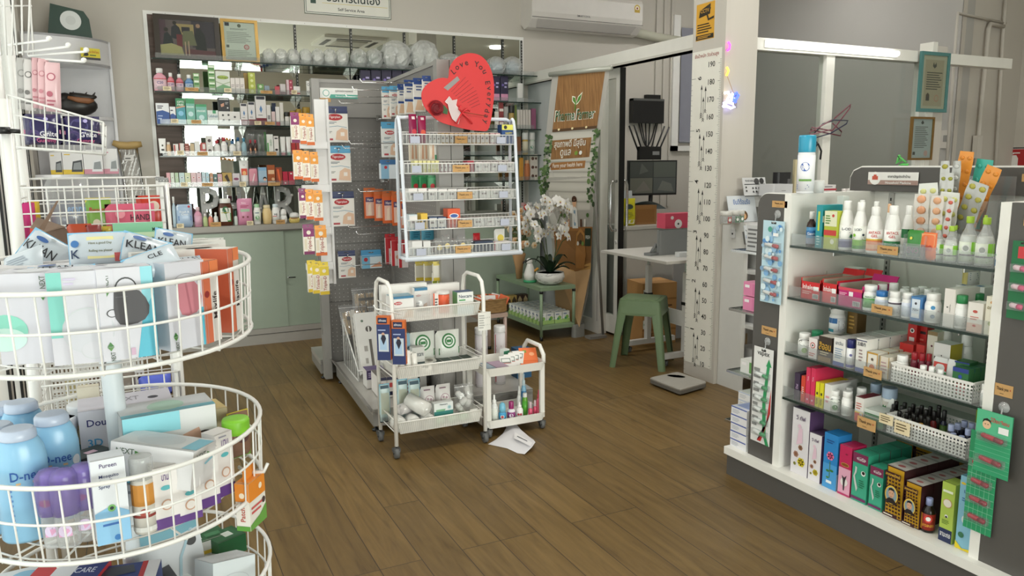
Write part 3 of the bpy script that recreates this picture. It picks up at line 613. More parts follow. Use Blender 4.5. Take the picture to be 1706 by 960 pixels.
# ---- products, top shelf
ban=lambda *c:[('r',0,1,a,e,q) for a,e,q in c]
TXT=lambda n=4,c='8A8680',a=.15,e=.5:[('l',.15,.88,a,e,n,c)]
g1='bottles and boxes on the top glass shelf'
rowp(G,GS[0],'on the top right-hand shelf',g1,[
 ('bottle',1343,1360,353,'small brown medicine bottle with blue label',dict(sh='syrup',col='2E1A14',cap='F0EEEA',lab='3F86B4',art=ban((0,.35,'8C94A8'),(.5,.8,'2E6FA8'))+[('t','Gavis',.5,.62,.16,'F4F4F4')],seg=20)),
 ('carton',1358,1369,342,'tall teal box with yellow stripe',dict(d=.10,col='1F95A0',side=[(.6,.75,'E8F2F0')],art=[('r',.3,.6,.4,.85,'C8D84A'),('l',.2,.8,.05,.3,4,'BFE0E0')])),
 ('carton',1372,1393,352,'yellow green box with red band',dict(d=.045,col='B4BE3C',art=[('r',0,1,.6,1,'E4E6C4'),('r',0,1,.36,.5,'C8403A'),('c',.7,.88,.1,'C8403A'),('c',.7,.2,.16,'E4E6C4'),('l',.1,.55,.65,.9,4,'5A8A3A')])),
 ('carton',1391,1402,327,'slim white and mint box standing behind',dict(ins=.16,d=.03,col='E8EEE8',art=[('r',0,1,0,.3,'A8DCC8'),('c',.5,.55,.2,'C8554E')])),
 ('bottle',1397,1422,335,'white antacid bottle with purple base',dict(sh='tall',lab='F4F3F0',art=ban((0,.28,'5E5C84'),(.28,.36,'9C9AB4'))+[('t','L-CID',.5,.82,.11,'1C2440'),('c',.78,.5,.1,'2E7A4A')]+TXT(4,'8088A0',.42,.7),seg=22,ins=.02)),
 ('bottle',1420,1443.5,337,'white antacid bottle with lime green base',dict(sh='tall',lab='F0F2EA',art=ban((0,.4,'7FBE3A'),(0,.15,'4F9A3C'))+[('t','LCID',.4,.85,.1,'1C2440'),('c',.2,.6,.09,'8CC83C'),('c',.7,.62,.07,'2A3A4A')]+TXT(3,'55704A',.42,.55),seg=22,ins=.02)),
 ('bottle',1426,1441,334,'white bottle half hidden behind the lime one',dict(sh='tall',ins=.12)),
 ('bottle',1449,1465,336,'white bottle behind the orange gel bottle',dict(sh='tall',ins=.13)),
 ('bottle',1473,1484,340,'white bottle behind with peach cap',dict(sh='tall',ins=.13,cap='E8B890')),
 ('bottle',1443,1470,345,'white gel bottle with orange label',dict(sh='tall',lab='F4F2EE',art=ban((0,.55,'E8895A'),(.1,.3,'F0B48C'),(.5,.56,'E8C84A'))+[('t','ANTACIL',.5,.86,.13,'C83A34',.6),('t','GEL',.5,.7,.12,'C83A34')],seg=22,ins=.02)),
 ('bottle',1472,1500,343,'white gel bottle with green label',dict(sh='tall',lab='F4F4F0',art=ban((0,.5,'2F7F4C'),(.5,.54,'E8E8E0'))+[('t','ANTACIL',.5,.86,.13,'C83A34',.6),('t','GEL',.5,.7,.12,'C83A34')]+TXT(4,'D8E8D8',.15,.42),seg=22,ins=.02)),
 ('bottle',1501,1521,343,'white bottle with green neck tag behind',dict(sh='tall',lab='F4F4F0',art=ban((.6,1,'2F7F4C')),ins=.1)),
 ('pouch',1507,1535,384,'green sachet pack in a clear holder',dict(d=.02,col='3E8A3C',n='sachet',art=[('r',.05,.95,.05,.5,'B8C878'),('t','ENO',.5,.3,.2,'C85A94',.7),('c',.35,.72,.08,'E8D85A')])),
 ('pouch',1530,1557,388,'orange sachet pack in a clear holder',dict(d=.02,col='E8743E',n='sachet',art=[('r',.05,.95,.5,.95,'F0A878'),('t','ENO',.5,.45,.2,'B8303C',.7)])),
])
for l,r,t,i,sz in ((1550,1574,375,.02,0),(1572,1596,377,.02,0),(1586,1596,376,.10,0),(1597,1629,361,.03,1),(1624,1657,363,.02,1),(1632,1645,359,.14,1),(1660,1671,361,.13,1)):
    rowp(G,GS[0],'on the top right-hand shelf','clear bottles with lime caps',[('bottle',l,r,t,('large' if sz else 'small')+' clear oil bottle with lime cap and label',dict(ins=i,sh='neck',bm=CLEARB,fill='E6E8E2',fl=.6,cap='A8CC3A',lab='DDE4D4',seg=20,art=[('r',.62,1,.35,1,'8CCB3E'),('c',.4,.68,.16,'F0F0EE'),('c',.4,.68,.12,'A8ACA8'),('r',.1,.9,.3,.38,'5A5058'),('l',.2,.8,.06,.26,3,'9AB87A')]))])
rowp(G,GS[0],'at the right end of the top right-hand shelf',g1,[('bottle',1659,1673,372,'white bottle with blue label',dict(sh='tall',lab='F0F2F4',art=ban((0,.3,'2E6C9C'),(.5,.56,'3E9A62')),ins=.012))])
# acrylic holder for sachets
def acr_holder(fc,l,r,z,h,d,ins,label):
    s0=fc.s_at(l,z,ins);s1=fc.s_at(r,z,ins);w=s1-s0;ro=empty('acrylic_holder',fc.pt((s0+s1)/2,ins,z+.001),fc.a);b=MB()
    for x0,x1,y0,y1,hh in ((-w/2,w/2,0,.002,h*.45),(-w/2,w/2,d-.002,d,h),(-w/2,-w/2+.002,0,d,h*.7),(w/2-.002,w/2,0,d,h*.7),):b.box(x0,x1,y0,y1,0,hh,ACRYL)
    b.box(-w/2,w/2,0,d,0,.002,ACRYL);b.build('tray',ro);PLACED.append(ro);return tag(ro,label,'holder')
acr_holder(G,1503,1539,GS[0],.11,.055,.006,'clear acrylic holder around the green sachets')
acr_holder(G,1540,1622,GS[0],.26,.19,.20,'large clear acrylic stand full of medicine strips')
# medicine strips standing in the acrylic stand
SF=Face((2.42,2.13),-90)
def strip(l,r,t,bt,ins,col,dot,desc,n=5,cols=2,tilt=0,film=None,lean=0):
    s=SF.s_at((l+r)/2,1.2,ins);s0=SF.s_at(l,1.2,ins);s1=SF.s_at(r,1.2,ins);w=abs(s1-s0);zt=SF.z_at(t,s,ins);zb=SF.z_at(bt,s,ins);h=zt-zb
    b=MB();b.grid(lambda u,v:((u-.5)*w,.002*math.sin(u*9+v*14),v*h),4,14,mat(col,.28,.3 if col[:2] in ('B8','C4') else 0))
    for i in range(n):
        for j in range(cols):b.sphere(((j+.5)/cols*w-w/2,-.001,h*(i+.5)/n),w/cols*.33,mat(dot,.3),8,(1,.25,.8))
    o=b.build('medicine_strip');put(o,SF.pt(s,ins,zb),SF.a,desc,'medicine strip','medicine strips in the acrylic stand');o.rotation_euler.y=tilt;o.rotation_euler.x=lean;return o
strip(1582,1606,252,360,.10,'E8963A','D8862A','tall orange foil strip standing highest in the stand',tilt=.1)
strip(1604,1630,272,375,.09,'E8963A','DC8C30','second orange foil strip leaning right in the stand',tilt=.35)
strip(1608,1636,265,380,.12,'3FB0A0','3AA898','teal foil strip behind the orange strips',tilt=.12)
strip(1622,1640,278,385,.13,'B4682E','A45C26','brown orange foil strip at the right of the stand',tilt=.14,n=7)
strip(1567,1582,268,380,.05,'C4C4C0','A8A03A','silver strip with olive tablets',n=6,cols=1,tilt=-.05)
strip(1582,1596,268,380,.06,'B8B8B4','C8C8C4','plain silver strip next to the olive one',n=6,cols=1)
strip(1563,1586,288,385,.03,'C4C4C0','98983C','shorter silver strip with olive tablets in front',n=5)
strip(1586,1620,300,390,.04,'B8B8B4','B0A848','wide silver strip leaning right in front',n=5,tilt=.3)
strip(1534,1566,305,385,.02,'E6E8E2','D8D890','white strip with yellow tablets and green print',n=3,tilt=-.08)
strip(1562,1594,320,392,.01,'E6E8E2','D0D078','white strip with green print, lower one',n=3,tilt=.06)
strip(1526,1550,323,395,-.02,'E0DAD2','E8A880','clear strip with orange sweets at the left',n=4,cols=1,tilt=-.05)
strip(1551,1572,326,395,-.03,'E4DCD4','E8B088','clear strip with orange sweets in the middle',n=4,cols=1)
strip(1572,1584,330,400,-.025,'E2DEDA','D86A5A','narrow clear strip with red print',n=5,cols=1,tilt=.1)
# ---- second shelf
g2='tablet bottles and boxes on the second glass shelf';L2='on the second right-hand shelf'
bc=[('r',.62,.92,.12,.38,'F0F0EE')] + [('r',.64+i*.035,.655+i*.035,.14,.36,'2A2A2A') for i in range(8)]
rowp(G,GS[1],L2,g2,[
 ('tray',1334,1367,465,'open red display box, left one',dict(d=.22,art=[('t','Inhaler',.4,.72,.26,'F4F2F0',.6),('r',.66,.92,.55,.78,'F4F2F0'),('l',.1,.6,.3,.5,2,'F0C0B8')]+bc)),
 ('tray',1369,1395,467,'open red display box, right one',dict(d=.22,art=[('t','Inhaler',.4,.72,.26,'F4F2F0',.6),('r',.66,.92,.55,.78,'F4F2F0')]+bc)),
 ('tray',1396,1437,475,'open magenta display box',dict(d=.17,col='C42374',inner='C8B8BC',art=[('r',.45,.62,.6,.82,'F4F2F0'),('r',0,1,.86,1,'D84A5A'),('l',.06,.4,.6,.75,2,'F0C8D8')]+bc)),
 ('carton',1397,1430,446,'white and blue box lying behind the red trays',dict(ins=.30,d=.05,col='F0EFEC',side=[(0,1,'D8D4CE')],art=[('r',.2,.65,.25,.72,'2E6FB0'),('t','เทนโซ',.42,.5,.3,'F4F4F4',.4),('r',0,.5,.86,.94,'2E6FB0'),('c',.85,.6,.05,'C85A4A')])),
 ('carton',1412,1440,463,'red box standing behind the magenta tray',dict(ins=.22,d=.03,col='D0302E')),
 ('bottle',1437,1463,475,'white tablet bottle with green label',dict(lab='5DAA52',art=ban((.78,1,'E8F0E4'),(0,.1,'E8F0E4'))+[('t','PARACAP',.5,.88,.12,'2E6A3A',.6)]+TXT(3,'D8ECC8',.3,.6))),
 ('bottle',1457.5,1481,485,'white tablet bottle with blue cap',dict(cap='2E74B8',lab='E8EAF0',art=ban((.7,1,'D4DCEC'))+TXT(4,'6A7AA0',.1,.6))),
 ('bottle',1480,1503,486,'white tablet bottle with dark band',dict(lab='F0EEEE',art=ban((.75,.88,'4A3A4A'))+TXT(4,'9A90A0',.1,.6))),
 ('bottle',1502,1523,488,'white tablet bottle with pale blue label',dict(lab='DDE3F0',art=TXT(5,'8A98B8',.1,.8))),
 ('carton',1517,1534,495,'blue and white box with a printed face',dict(d=.05,col='4E84BC',art=[('r',.08,.92,.12,.9,'DCE6F2'),('c',.5,.72,.12,'3A3A44'),('r',.15,.85,.18,.3,'F4F4F4'),('t','750+',.5,.45,.1,'2A3A5A')])),
 ('bottle',1540,1569,489,'big white bottle with blue round logo',dict(lab='F0F0EE',art=[('c',.5,.85,.1,'4A90C0'),('c',.5,.3,.1,'8A98A8')]+TXT(3,'B08A9A',.45,.68))),
 ('carton',1571,1589,482,'tall plain white box',dict(d=.12,col='ECE6E0',art=[('c',.35,.52,.07,'2A3A2A'),('v','HealthGen',.6,.5,.12,'8A8A84')])),
 ('bottle',1590,1613,492,'white bottle with green lid',dict(cap='2F8A50',lab='F2F2F0',art=TXT(5,'A0A4A8',.1,.7))),
 ('carton',1611,1637,505,'white box with a red drawn emblem',dict(d=.05,col='F1ECE4',art=ban((0,.3,'E8C8B8'))+[('c',.5,.7,.16,'C85A50',.6),('l',.2,.8,.4,.55,2,'D08A80'),('c',.5,.22,.12,'D06A60',.6)])),
 ('carton',1640,1659,495,'cream box with leaf drawing',dict(d=.05,col='F0EBD8',art=[('t','อภัย',.5,.72,.1,'8A7A4A',.8),('c',.5,.3,.2,'B8C090'),('c',.5,.85,.12,'D8A060')])),
 ('bottle',1617,1640,489,'white bottle with green lid',dict(cap='2F8A50',ins=.11)),
])
for l,r,t,i in ((1460,1479,474,.09),(1479,1497,472,.10),(1497,1515,482,.09),(1515,1533,480,.12),(1527,1545,478,.17),(1537,1555,482,.10),(1500,1516,478,.19),(1548,1566,480,.2)):
    rowp(G,GS[1],L2,g2,[('bottle',l,r,t,'white screw-cap tablet bottle in the back rows',dict(ins=i,lab='E4E8EE'))])
rowp(G,GS[1],L2,g2,[('carton',1590,1612,476,'white box with blue tape at the back',dict(ins=.24,d=.07,col='EDEBE7',tart=[('r',.3,.7,0,.4,'5A84B0')])),('carton',1613,1638,478,'white box with blue tape at the back',dict(ins=.23,d=.07,col='EDEBE7',tart=[('r',.3,.7,0,.4,'5A84B0')]))])
zt=.82 + G.z_at(476,G.s_at(1600,.9,.24),.24) - .82
rowp(G,zt+.001,'standing on the white boxes',g2,[('bottle',1604,1634,447,'wide yellow and grey milk powder tin',dict(ins=.25,sh='can',col='C8C8C4',cap='2E4A6A',lab='D8D8D4',h=.085,art=[('r',0,.35,0,1,'D8C878'),('l',.45,.9,.2,.8,6,'9AA0A8'),('r',0,1,.88,1,'3A5A7A')]))])
# ---- third shelf
g3='boxes and jars on the third glass shelf';L3='on the third right-hand shelf'
rowp(G,GS[2],L3,g3,[
 ('bottle',1329.5,1352,555,'white bottle with arched label',dict(lab='F0F0EC',art=[('c',.5,.95,.4,'3A3A3A',.5),('c',.5,.9,.38,'F0F0EC',.5),('c',.5,.3,.16,'9AB47A')])),
 ('bottle',1352,1371,551,'white jar with green lid',dict(ins=.10,cap='2F9A6A',sh='jar')),
 ('carton',1347,1361,564,'small white box with red round logo',dict(d=.05,col='F0E8E6',art=[('c',.5,.65,.3,'B83A34'),('c',.5,.65,.22,'F0E8E6'),('c',.5,.65,.1,'2A2A2A'),('l',.1,.9,.1,.3,2,'C86A60')])),
 ('carton',1363,1385,562,'black and gold box',dict(d=.06,col='3A2E24',top='ECE6D8',art=[('t','สิออน',.5,.62,.3,'D8A83A',.9),('r',0,1,0,.2,'8A7048')]+TXT(2,'D8C8A0',.25,.42))),
 ('carton',1388,1407,564,'white box with blue base',dict(d=.06,col='ECEAE6',rep=(4,.065),art=ban((0,.14,'5A6AA8'))+[('t','ฮาวัน',.5,.82,.13,'4A5A6A',.8)]+TXT(5,'8AA0B8',.25,.65))),
 ('bottle',1410,1425,566,'white roll-on with navy cap',dict(sh='aero',cap='23296A',lab='EDEDF0',art=[('c',.5,.7,.12,'6A6AA0'),('r',0,1,.0,.15,'5A5AA0')])),
 ('carton',1425,1443,565,'tall white box with Chinese characters',dict(d=.055,col='EFECE6',rep=(5,.06),art=ban((0,.12,'5A6AA8'),(.93,.96,'4A4A6A'))+[('t','五蜡丹',.5,.84,.12,'2A2A3A',.8),('l',.3,.7,.3,.7,4,'A08A8A')])),
 ('carton',1444,1462,588,'small white box with gold trim',dict(d=.05,col='EEE8DC',rep=(3,.055),art=[('r',0,.07,0,1,'C8983A'),('r',.93,1,0,1,'C8983A'),('r',0,1,.93,1,'C8983A'),('c',.5,.35,.25,'D8784A'),('c',.5,.7,.12,'6A5A4A')])),
 ('carton',1465,1481,595,'small beige and gold box',dict(d=.05,col='E4DACB',rep=(3,.055),art=[('r',0,.07,0,1,'B8984A'),('r',.93,1,0,1,'B8984A')]+TXT(4,'B89A9A',.2,.8))),
 ('carton',1509,1524,537,'tall red box with a white face emblem',dict(ins=.20,d=.04,col='D02A26',art=[('c',.5,.82,.25,'F0ECE8'),('c',.5,.82,.14,'2A2420'),('r',.2,.8,.55,.68,'F0E0DC'),('l',.2,.8,.1,.45,4,'E89080')])),
 ('carton',1525,1541,540,'tall plain red box',dict(ins=.22,d=.04,col='CC2C28',art=[('r',.1,.9,.78,.84,'2A1A1A'),('l',.2,.8,.2,.7,6,'E87A6A')])),
 ('carton',1497,1520,573,'small red box lying down',dict(ins=.14,d=.05,col='CC2A26',art=[('c',.3,.5,.12,'F0ECE8')])),
 ('carton',1524,1538,575,'small red cube box',dict(ins=.13,d=.04,col='CC2A26',art=[('c',.5,.5,.22,'F0ECE8')])),
 ('carton',1541,1558,553,'gold and white box with emblem',dict(ins=.14,d=.05,col='E8E0D0',art=[('r',0,1,.92,1,'9A8058'),('c',.5,.7,.1,'6A2A3A'),('c',.5,.35,.2,'C87850')])),
 ('carton',1552,1580,573,'white box with yellow side',dict(ins=.09,d=.06,col='ECEAE6',side=[(0,1,'CDBB3E')],art=[('c',.5,.72,.04,'3A3A3A'),('l',.2,.8,.3,.5,2,'C88A8A')])),
 ('bottle',1563,1584,551,'white herbal bottle with peaked label',dict(ins=.17,lab='F2F1EE',sh='pill',art=[('l',.2,.8,.45,.75,3,'D0706A'),('p',[(.4,.1),(.5,.4),(.45,.1)],'3A5A3A')])),
 ('bottle',1596,1618,555,'white herbal bottle with peaked label',dict(ins=.16,lab='F2F1EE',sh='pill',art=[('l',.2,.8,.45,.75,3,'D0706A'),('p',[(.4,.1),(.5,.4),(.45,.1)],'3A5A3A')])),
 ('bottle',1634,1647,645,'white bottle at the right corner',dict(ins=.002,lab='F0F0EC',h=.07)),
])
zt=G.z_at(562,G.s_at(1398,.68,.12),.12)
rowp(G,zt+.002,'on top of the white boxes',g3,[('bottle',1381,1409,512,'large white bottle with blue label',dict(ins=.13,h=.105,w=.058,lab='EEF0F2',art=[('r',0,.5,.6,.95,'2E6CA8'),('r',0,.35,0,.2,'2E8A9A'),('l',.55,.95,.15,.8,6,'9A9AA0')])),('carton',1411,1428,515,'brown and gold box',dict(ins=.19,d=.05,col='6A5028',h=.095,art=[('r',.06,.94,.06,.94,'7E6230'),('l',.2,.8,.2,.8,4,'C8A050')]))])
def basket(fc,l,r,z,h,d,ins,label):
    """white moulded basket with rows of square holes"""
    s0=fc.s_at(l,z+.03,ins);s1=fc.s_at(r,z+.03,ins);w=s1-s0;ro=empty('plastic_basket',fc.pt((s0+s1)/2,ins,z+.001),fc.a)
    m=mat('F0EEEA',.4)
    def wall(W,T):
        b=MB();b.T=T;nx=int(W/.0115);nz=max(3,int((h-.012)/.0105));px=W/nx;pz=(h-.010)/nz
        b.box(-W/2,W/2,-.002,.003,h-.006,h,m)
        for i in range(nx+1):x=-W/2+i*px;b.box(max(x-px*.22,-W/2),min(x+px*.22,W/2),0,.0018,0,h-.004,m)
        for j in range(nz+1):zz=.0+j*pz;b.box(-W/2,W/2,0.0002,.002,zz,zz+pz*.45,m)
        b.build('basket_side',ro)
    wall(w,Tr());wall(w,Tr(0,d-.002));wall(d,Tr(-w/2,d/2,0,rz=-PI/2));wall(d,Tr(w/2-.002,d/2,0,rz=-PI/2))
    MB().box(-w/2,w/2,0,d,0,.002,m).build('basket_bottom',ro);PLACED.append(ro);return tag(ro,label,'basket')
basket(G,1484,1621,GS[2],.066,.16,.004,'white perforated basket with green balm boxes on the third glass shelf')
basket(G,1477,1610,GS[3],.066,.17,.004,'white perforated basket of small vials on the lowest glass shelf')
g3b='things in the upper perforated basket';B3='in the upper white basket'
rowp(G,GS[2]+.003,B3,g3b,[
 ('bottle',1492,1514,592,'white bottle',dict(ins=.02,lab='F0F0EC')),
 ('bottle',1516,1529,590,'small dark bottle with red cap',dict(ins=.05,cap='A8202C',col='7A2A3A',h=.10)),('bottle',1529,1541,587,'small dark bottle with red cap',dict(ins=.06,cap='A8202C',col='7A2A3A',h=.10)),('bottle',1541,1552,586,'small dark bottle with red cap',dict(ins=.075,cap='A8202C',col='7A2A3A',h=.10)),
 ('bottle',1531,1545,609,'small white capped bottle',dict(ins=.012)),('bottle',1545.5,1558,611,'small white capped bottle',dict(ins=.012)),('bottle',1560,1573,616,'small white capped bottle',dict(ins=.012)),
 ('pouch',1550,1578,597,'white pouch with red and green print',dict(ins=.06,d=.02,col='E4E4E2',art=[('r',.1,.9,.6,.85,'D04A40'),('r',.1,.9,.5,.56,'3A9A5A'),('l',.1,.9,.1,.45,5,'A8A8A8')])),
 ('pouch',1573,1588,600,'plain white pouch',dict(ins=.04,d=.02,col='DEDEDC')),
 ('carton',1585,1612,614,'green and red balm box',dict(ins=.012,d=.028,col='2E6A3C',rep=(4,.030),art=[('r',0,1,.86,1,'2A3E8A'),('r',.15,.85,.15,.5,'C83A44'),('c',.5,.72,.12,'2A4AA0')])),
 ('carton',1590,1612,592,'green balm box with blue top lying on the others',dict(ins=.03,d=.05,z=.055,h=.028,col='2E6A3C',tart=[('c',.5,.5,.2,'2A4AA0')],art=[('r',0,1,.8,1,'2A3E8A')])),
 ('carton',1592,1616,580,'green balm box lying topmost',dict(ins=.05,d=.05,z=.085,h=.022,rot=.1,col='2E6A3C',art=[('r',0,1,.8,1,'2A3E8A')])),
])
# ---- fourth shelf
g4='boxes and bottles on the lowest glass shelf';L4='on the lowest right-hand shelf'
rowp(G,GS[3],L4,g4,[
 ('carton',1323,1332,622,'dark purple box',dict(d=.09,col='3E2E48',art=[('v','Dai',.5,.5,.4,'C8B0D0')])),
 ('carton',1334,1341,627,'thin orange red box',dict(d=.09,col='D84A34',art=[('l',.2,.8,.3,.6,4,'F4E0D8')])),
 ('carton',1341.5,1349,613,'thin bright pink box',dict(d=.15,col='E0365E',art=[('c',.5,.12,.2,'F0B8C8'),('v','Perla',.5,.7,.3,'F0C8D4')])),
 ('carton',1349.5,1357,614,'thin bright pink box',dict(d=.15,col='E0365E',art=[('c',.5,.12,.2,'F0B8C8'),('v','Perla',.5,.7,.3,'F0C8D4')])),
 ('carton',1358,1364.5,637,'thin yellow box',dict(d=.13,col='E8DC2A',art=[('l',.2,.8,.1,.35,6,'3A3A2A'),('r',.3,.7,.5,.6,'3A3A2A')])),
 ('carton',1365,1371.5,639,'thin yellow box',dict(d=.13,col='E8DC2A',art=[('l',.2,.8,.1,.35,6,'3A3A2A'),('r',.3,.7,.5,.6,'3A3A2A')])),
 ('carton',1373,1384,641,'white box with pink figures',dict(d=.10,col='EEECE8',art=[('l',.2,.8,.25,.6,2,'E0A0A8')])),
 ('carton',1385,1396,636,'white box farther back',dict(ins=.08,d=.10,col='EAE8E4')),
 ('bottle',1383,1401,651,'white bottle with green leaf label',dict(lab='E8ECE4',art=[('c',.5,.9,.4,'3A3A3A',.4),('c',.5,.85,.38,'E8ECE4',.4),('c',.5,.3,.2,'5A8A5A')])),
 ('bottle',1402,1421,652,'white bottle with printed drawing',dict(lab='F0EFEC',art=[('l',.2,.8,.3,.8,6,'A09AA0')])),
 ('bottle',1408,1422,646,'white bottle in the second row',dict(ins=.08)),('bottle',1425,1444,646,'white bottle in the second row',dict(ins=.07)),
 ('carton',1424,1438,663,'white box with dark red top',dict(d=.09,col='ECE8E2',top='7A2430',art=ban((0,.35,'D8584A'),(.35,.4,'E8C83A'))+TXT(3,'C06A60',.5,.8)+bc)),
 ('carton',1440,1472,689,'flat green carton',dict(d=.07,h=.03,col='3F7A4A',top='D4D8D0',art=[('c',.15,.5,.07,'C8D8B8')])),
 ('carton',1441,1470,680,'flat green carton on top',dict(ins=.02,d=.07,h=.022,z=.031,col='DDE4DC',art=[('r',0,1,0,.4,'3F7A4A')])),
 ('pouch',1459,1485,668,'green and white sachet',dict(ins=.10,z=.0,d=.02,h=.085,col='F0F2EC',art=[('r',0,1,0,.35,'2E8A4A'),('p',[(.5,.9),(.7,.5),(.4,.5)],'2E8A4A')])),
 ('bottle',1449,1468,639,'wide jar with pale blue lid',dict(ins=.14,sh='jar',cap='B8CCE4',lab='E4DED4')),('bottle',1468,1494,646,'wide jar with pale blue lid',dict(ins=.10,sh='jar',cap='B8CCE4',lab='E4DED4')),
 ('bottle',1617,1635,722,'white jar at the right corner',dict(ins=.004,lab='EDEDEA',art=[('c',.6,.3,.2,'A8B85A'),('r',.2,.8,.65,.8,'5A3A6A')])),
 ('carton',1624,1638,683,'lime green box at the back',dict(ins=.22,d=.04,col='B4CC3A',art=[('c',.5,.7,.3,'E8E8E0')])),
])
B4='in the lower white basket';k=0
for row,(ins,n,l,r,t) in enumerate(((.015,5,1479,1540,697),(.045,6,1480,1552,683),(.08,6,1482,1562,674),(.115,6,1486,1570,669))):
    for i in range(n):
        c=l+(r-l)*(i+.5)/n;cc=['1E1C1A','2A2420','1E1C1A'];kk=(i*7+row*3) % 5
        if row == 0 and i >= 2:body,cap,d_='1A1614','C89A3E','small vial with gold cap'
        elif row == 1 and i == 0:body,cap,d_='B4401E','1A1614','small amber vial with black cap'
        elif kk == 1:body,cap,d_='8A2A2A','1A1614','small red vial with black cap'
        else:body,cap,d_='3A3A34','1A1614','small dark vial with black cap'
        rowp(G,GS[3]+.003,B4,'vials in the lower perforated basket',[('bottle',c-6,c+6,t+i*2.2,d_,dict(ins=ins,sh='vial',col=body,cap=cap,seg=12,lab=None if kk else 'E8E4DA'))])
for c,t,ins in ((1584,703,.02),(1595,699,.05),(1606,696,.09),(1612,705,.03),(1624,702,.09),(1572,690,.09),(1563,682,.12)):
    if c > 1612:c -= 6
    dk=c < 1575
    rowp(G,GS[3]+.003,B4,'vials in the lower perforated basket',[('bottle',c-6.5,c+6.5,t,'navy glass bottle with '+('black cap and leaf label' if dk else 'lavender cap'),dict(ins=ins,sh='vial' if dk else 'pill',n='small_bottle',col='1A1C34',cap='1A1A1A' if dk else 'AEB8DC',seg=14,h=.085 if not dk else .10,lab='4A6A2A' if dk else None))])
for c,t in ((1588,722),(1602,728)):
    rowp(G,GS[3]+.003,B4,'vials in the lower perforated basket',[('bottle',c-6,c+6,t,'short bottle with lavender cap in front',dict(ins=.012,sh='pill',n='small_bottle',col='1A1C34',cap='AEB8DC',seg=14,h=.062))])
for l,r,t,bt,w_ in ((1483,1507,691,707,'on the left of the lower basket'),(1510,1537,703,724,'in the middle of the lower basket')):
    s0=LF.s_at(l,1,0);s1=LF.s_at(r,1,0);s=(s0+s1)/2;z1=LF.z_at(t,s,0);z0=LF.z_at(bt,s,0);kcard(LF.pt(s,0,z0),LF.a,s1-s0,z1-z0,w_,'pale')
# ---- bottom deck
g5='tall boxes on the bottom deck';L5='on the bottom deck'
fl=[('flower',.62,.2,.2,'D8C42E','B89A1E'),('flower',.3,.3,.14,'C89A8A','A87048'),('flower',.55,.42,.12,'B88A70','8A6040'),('c',.25,.15,.08,'7A7A2A'),('p',[(.3,.45),(.42,.7),(.62,.72),(.66,.5)],'E4C4D4'),('c',.45,.74,.1,'E4C4D4'),('t','วี ทัฟ',.5,.87,.07,'4A2A5A',.8)]
eel=[('r',0,1,.8,1,'7A2A50'),('c',.55,.89,.3,'D8E8E0',.35),('c',.55,.89,.27,'7A2A50',.35),('t','กาฬโด',.55,.89,.06,'F0E8EC',.5),('p',[(.2,.72),(.32,.7),(.3,.6),(.2,.52),(.3,.4),(.42,.28),(.34,.2),(.2,.36),(.1,.5),(.2,.62)],'C8D0CC'),('c',.75,.62,.15,'F0F0EC'),('c',.76,.63,.1,'241C18'),('l',.5,.9,.3,.48,4,'1E6A4A'),('r',0,1,.04,.1,'6A2A5A')]
gold=[('r',.05,.95,.02,.98,'C8981E')] + [('c',.15+.7*(i % 5)/4,.06+.9*(i//5)/12,.06,'3A1418') for i in range(60)] + [('r',.06,.94,.82,.92,'3A1418'),('t','สองพยัคฆ์',.5,.87,.06,'E8B83A',.8),('c',.5,.48,.40,'3A1418',1.35),('c',.5,.48,.36,'E8C040',1.35),('c',.5,.48,.31,'8CA0A8',1.3),('p',[(.22,.36),(.38,.42),(.62,.42),(.78,.36),(.7,.315),(.3,.315)],'241C1C'),('c',.5,.5,.16,'D8A88A',1.25),('p',[(.33,.54),(.36,.6),(.5,.622),(.64,.6),(.67,.54),(.6,.572),(.4,.572)],'1C1614'),('c',.43,.515,.02,'1C1614'),('c',.57,.515,.02,'1C1614'),('r',.44,.56,.448,.456,'8A4A3A'),('r',.1,.9,.05,.12,'3A1418'),('l',.15,.85,.06,.11,1,'E8E0D0')]
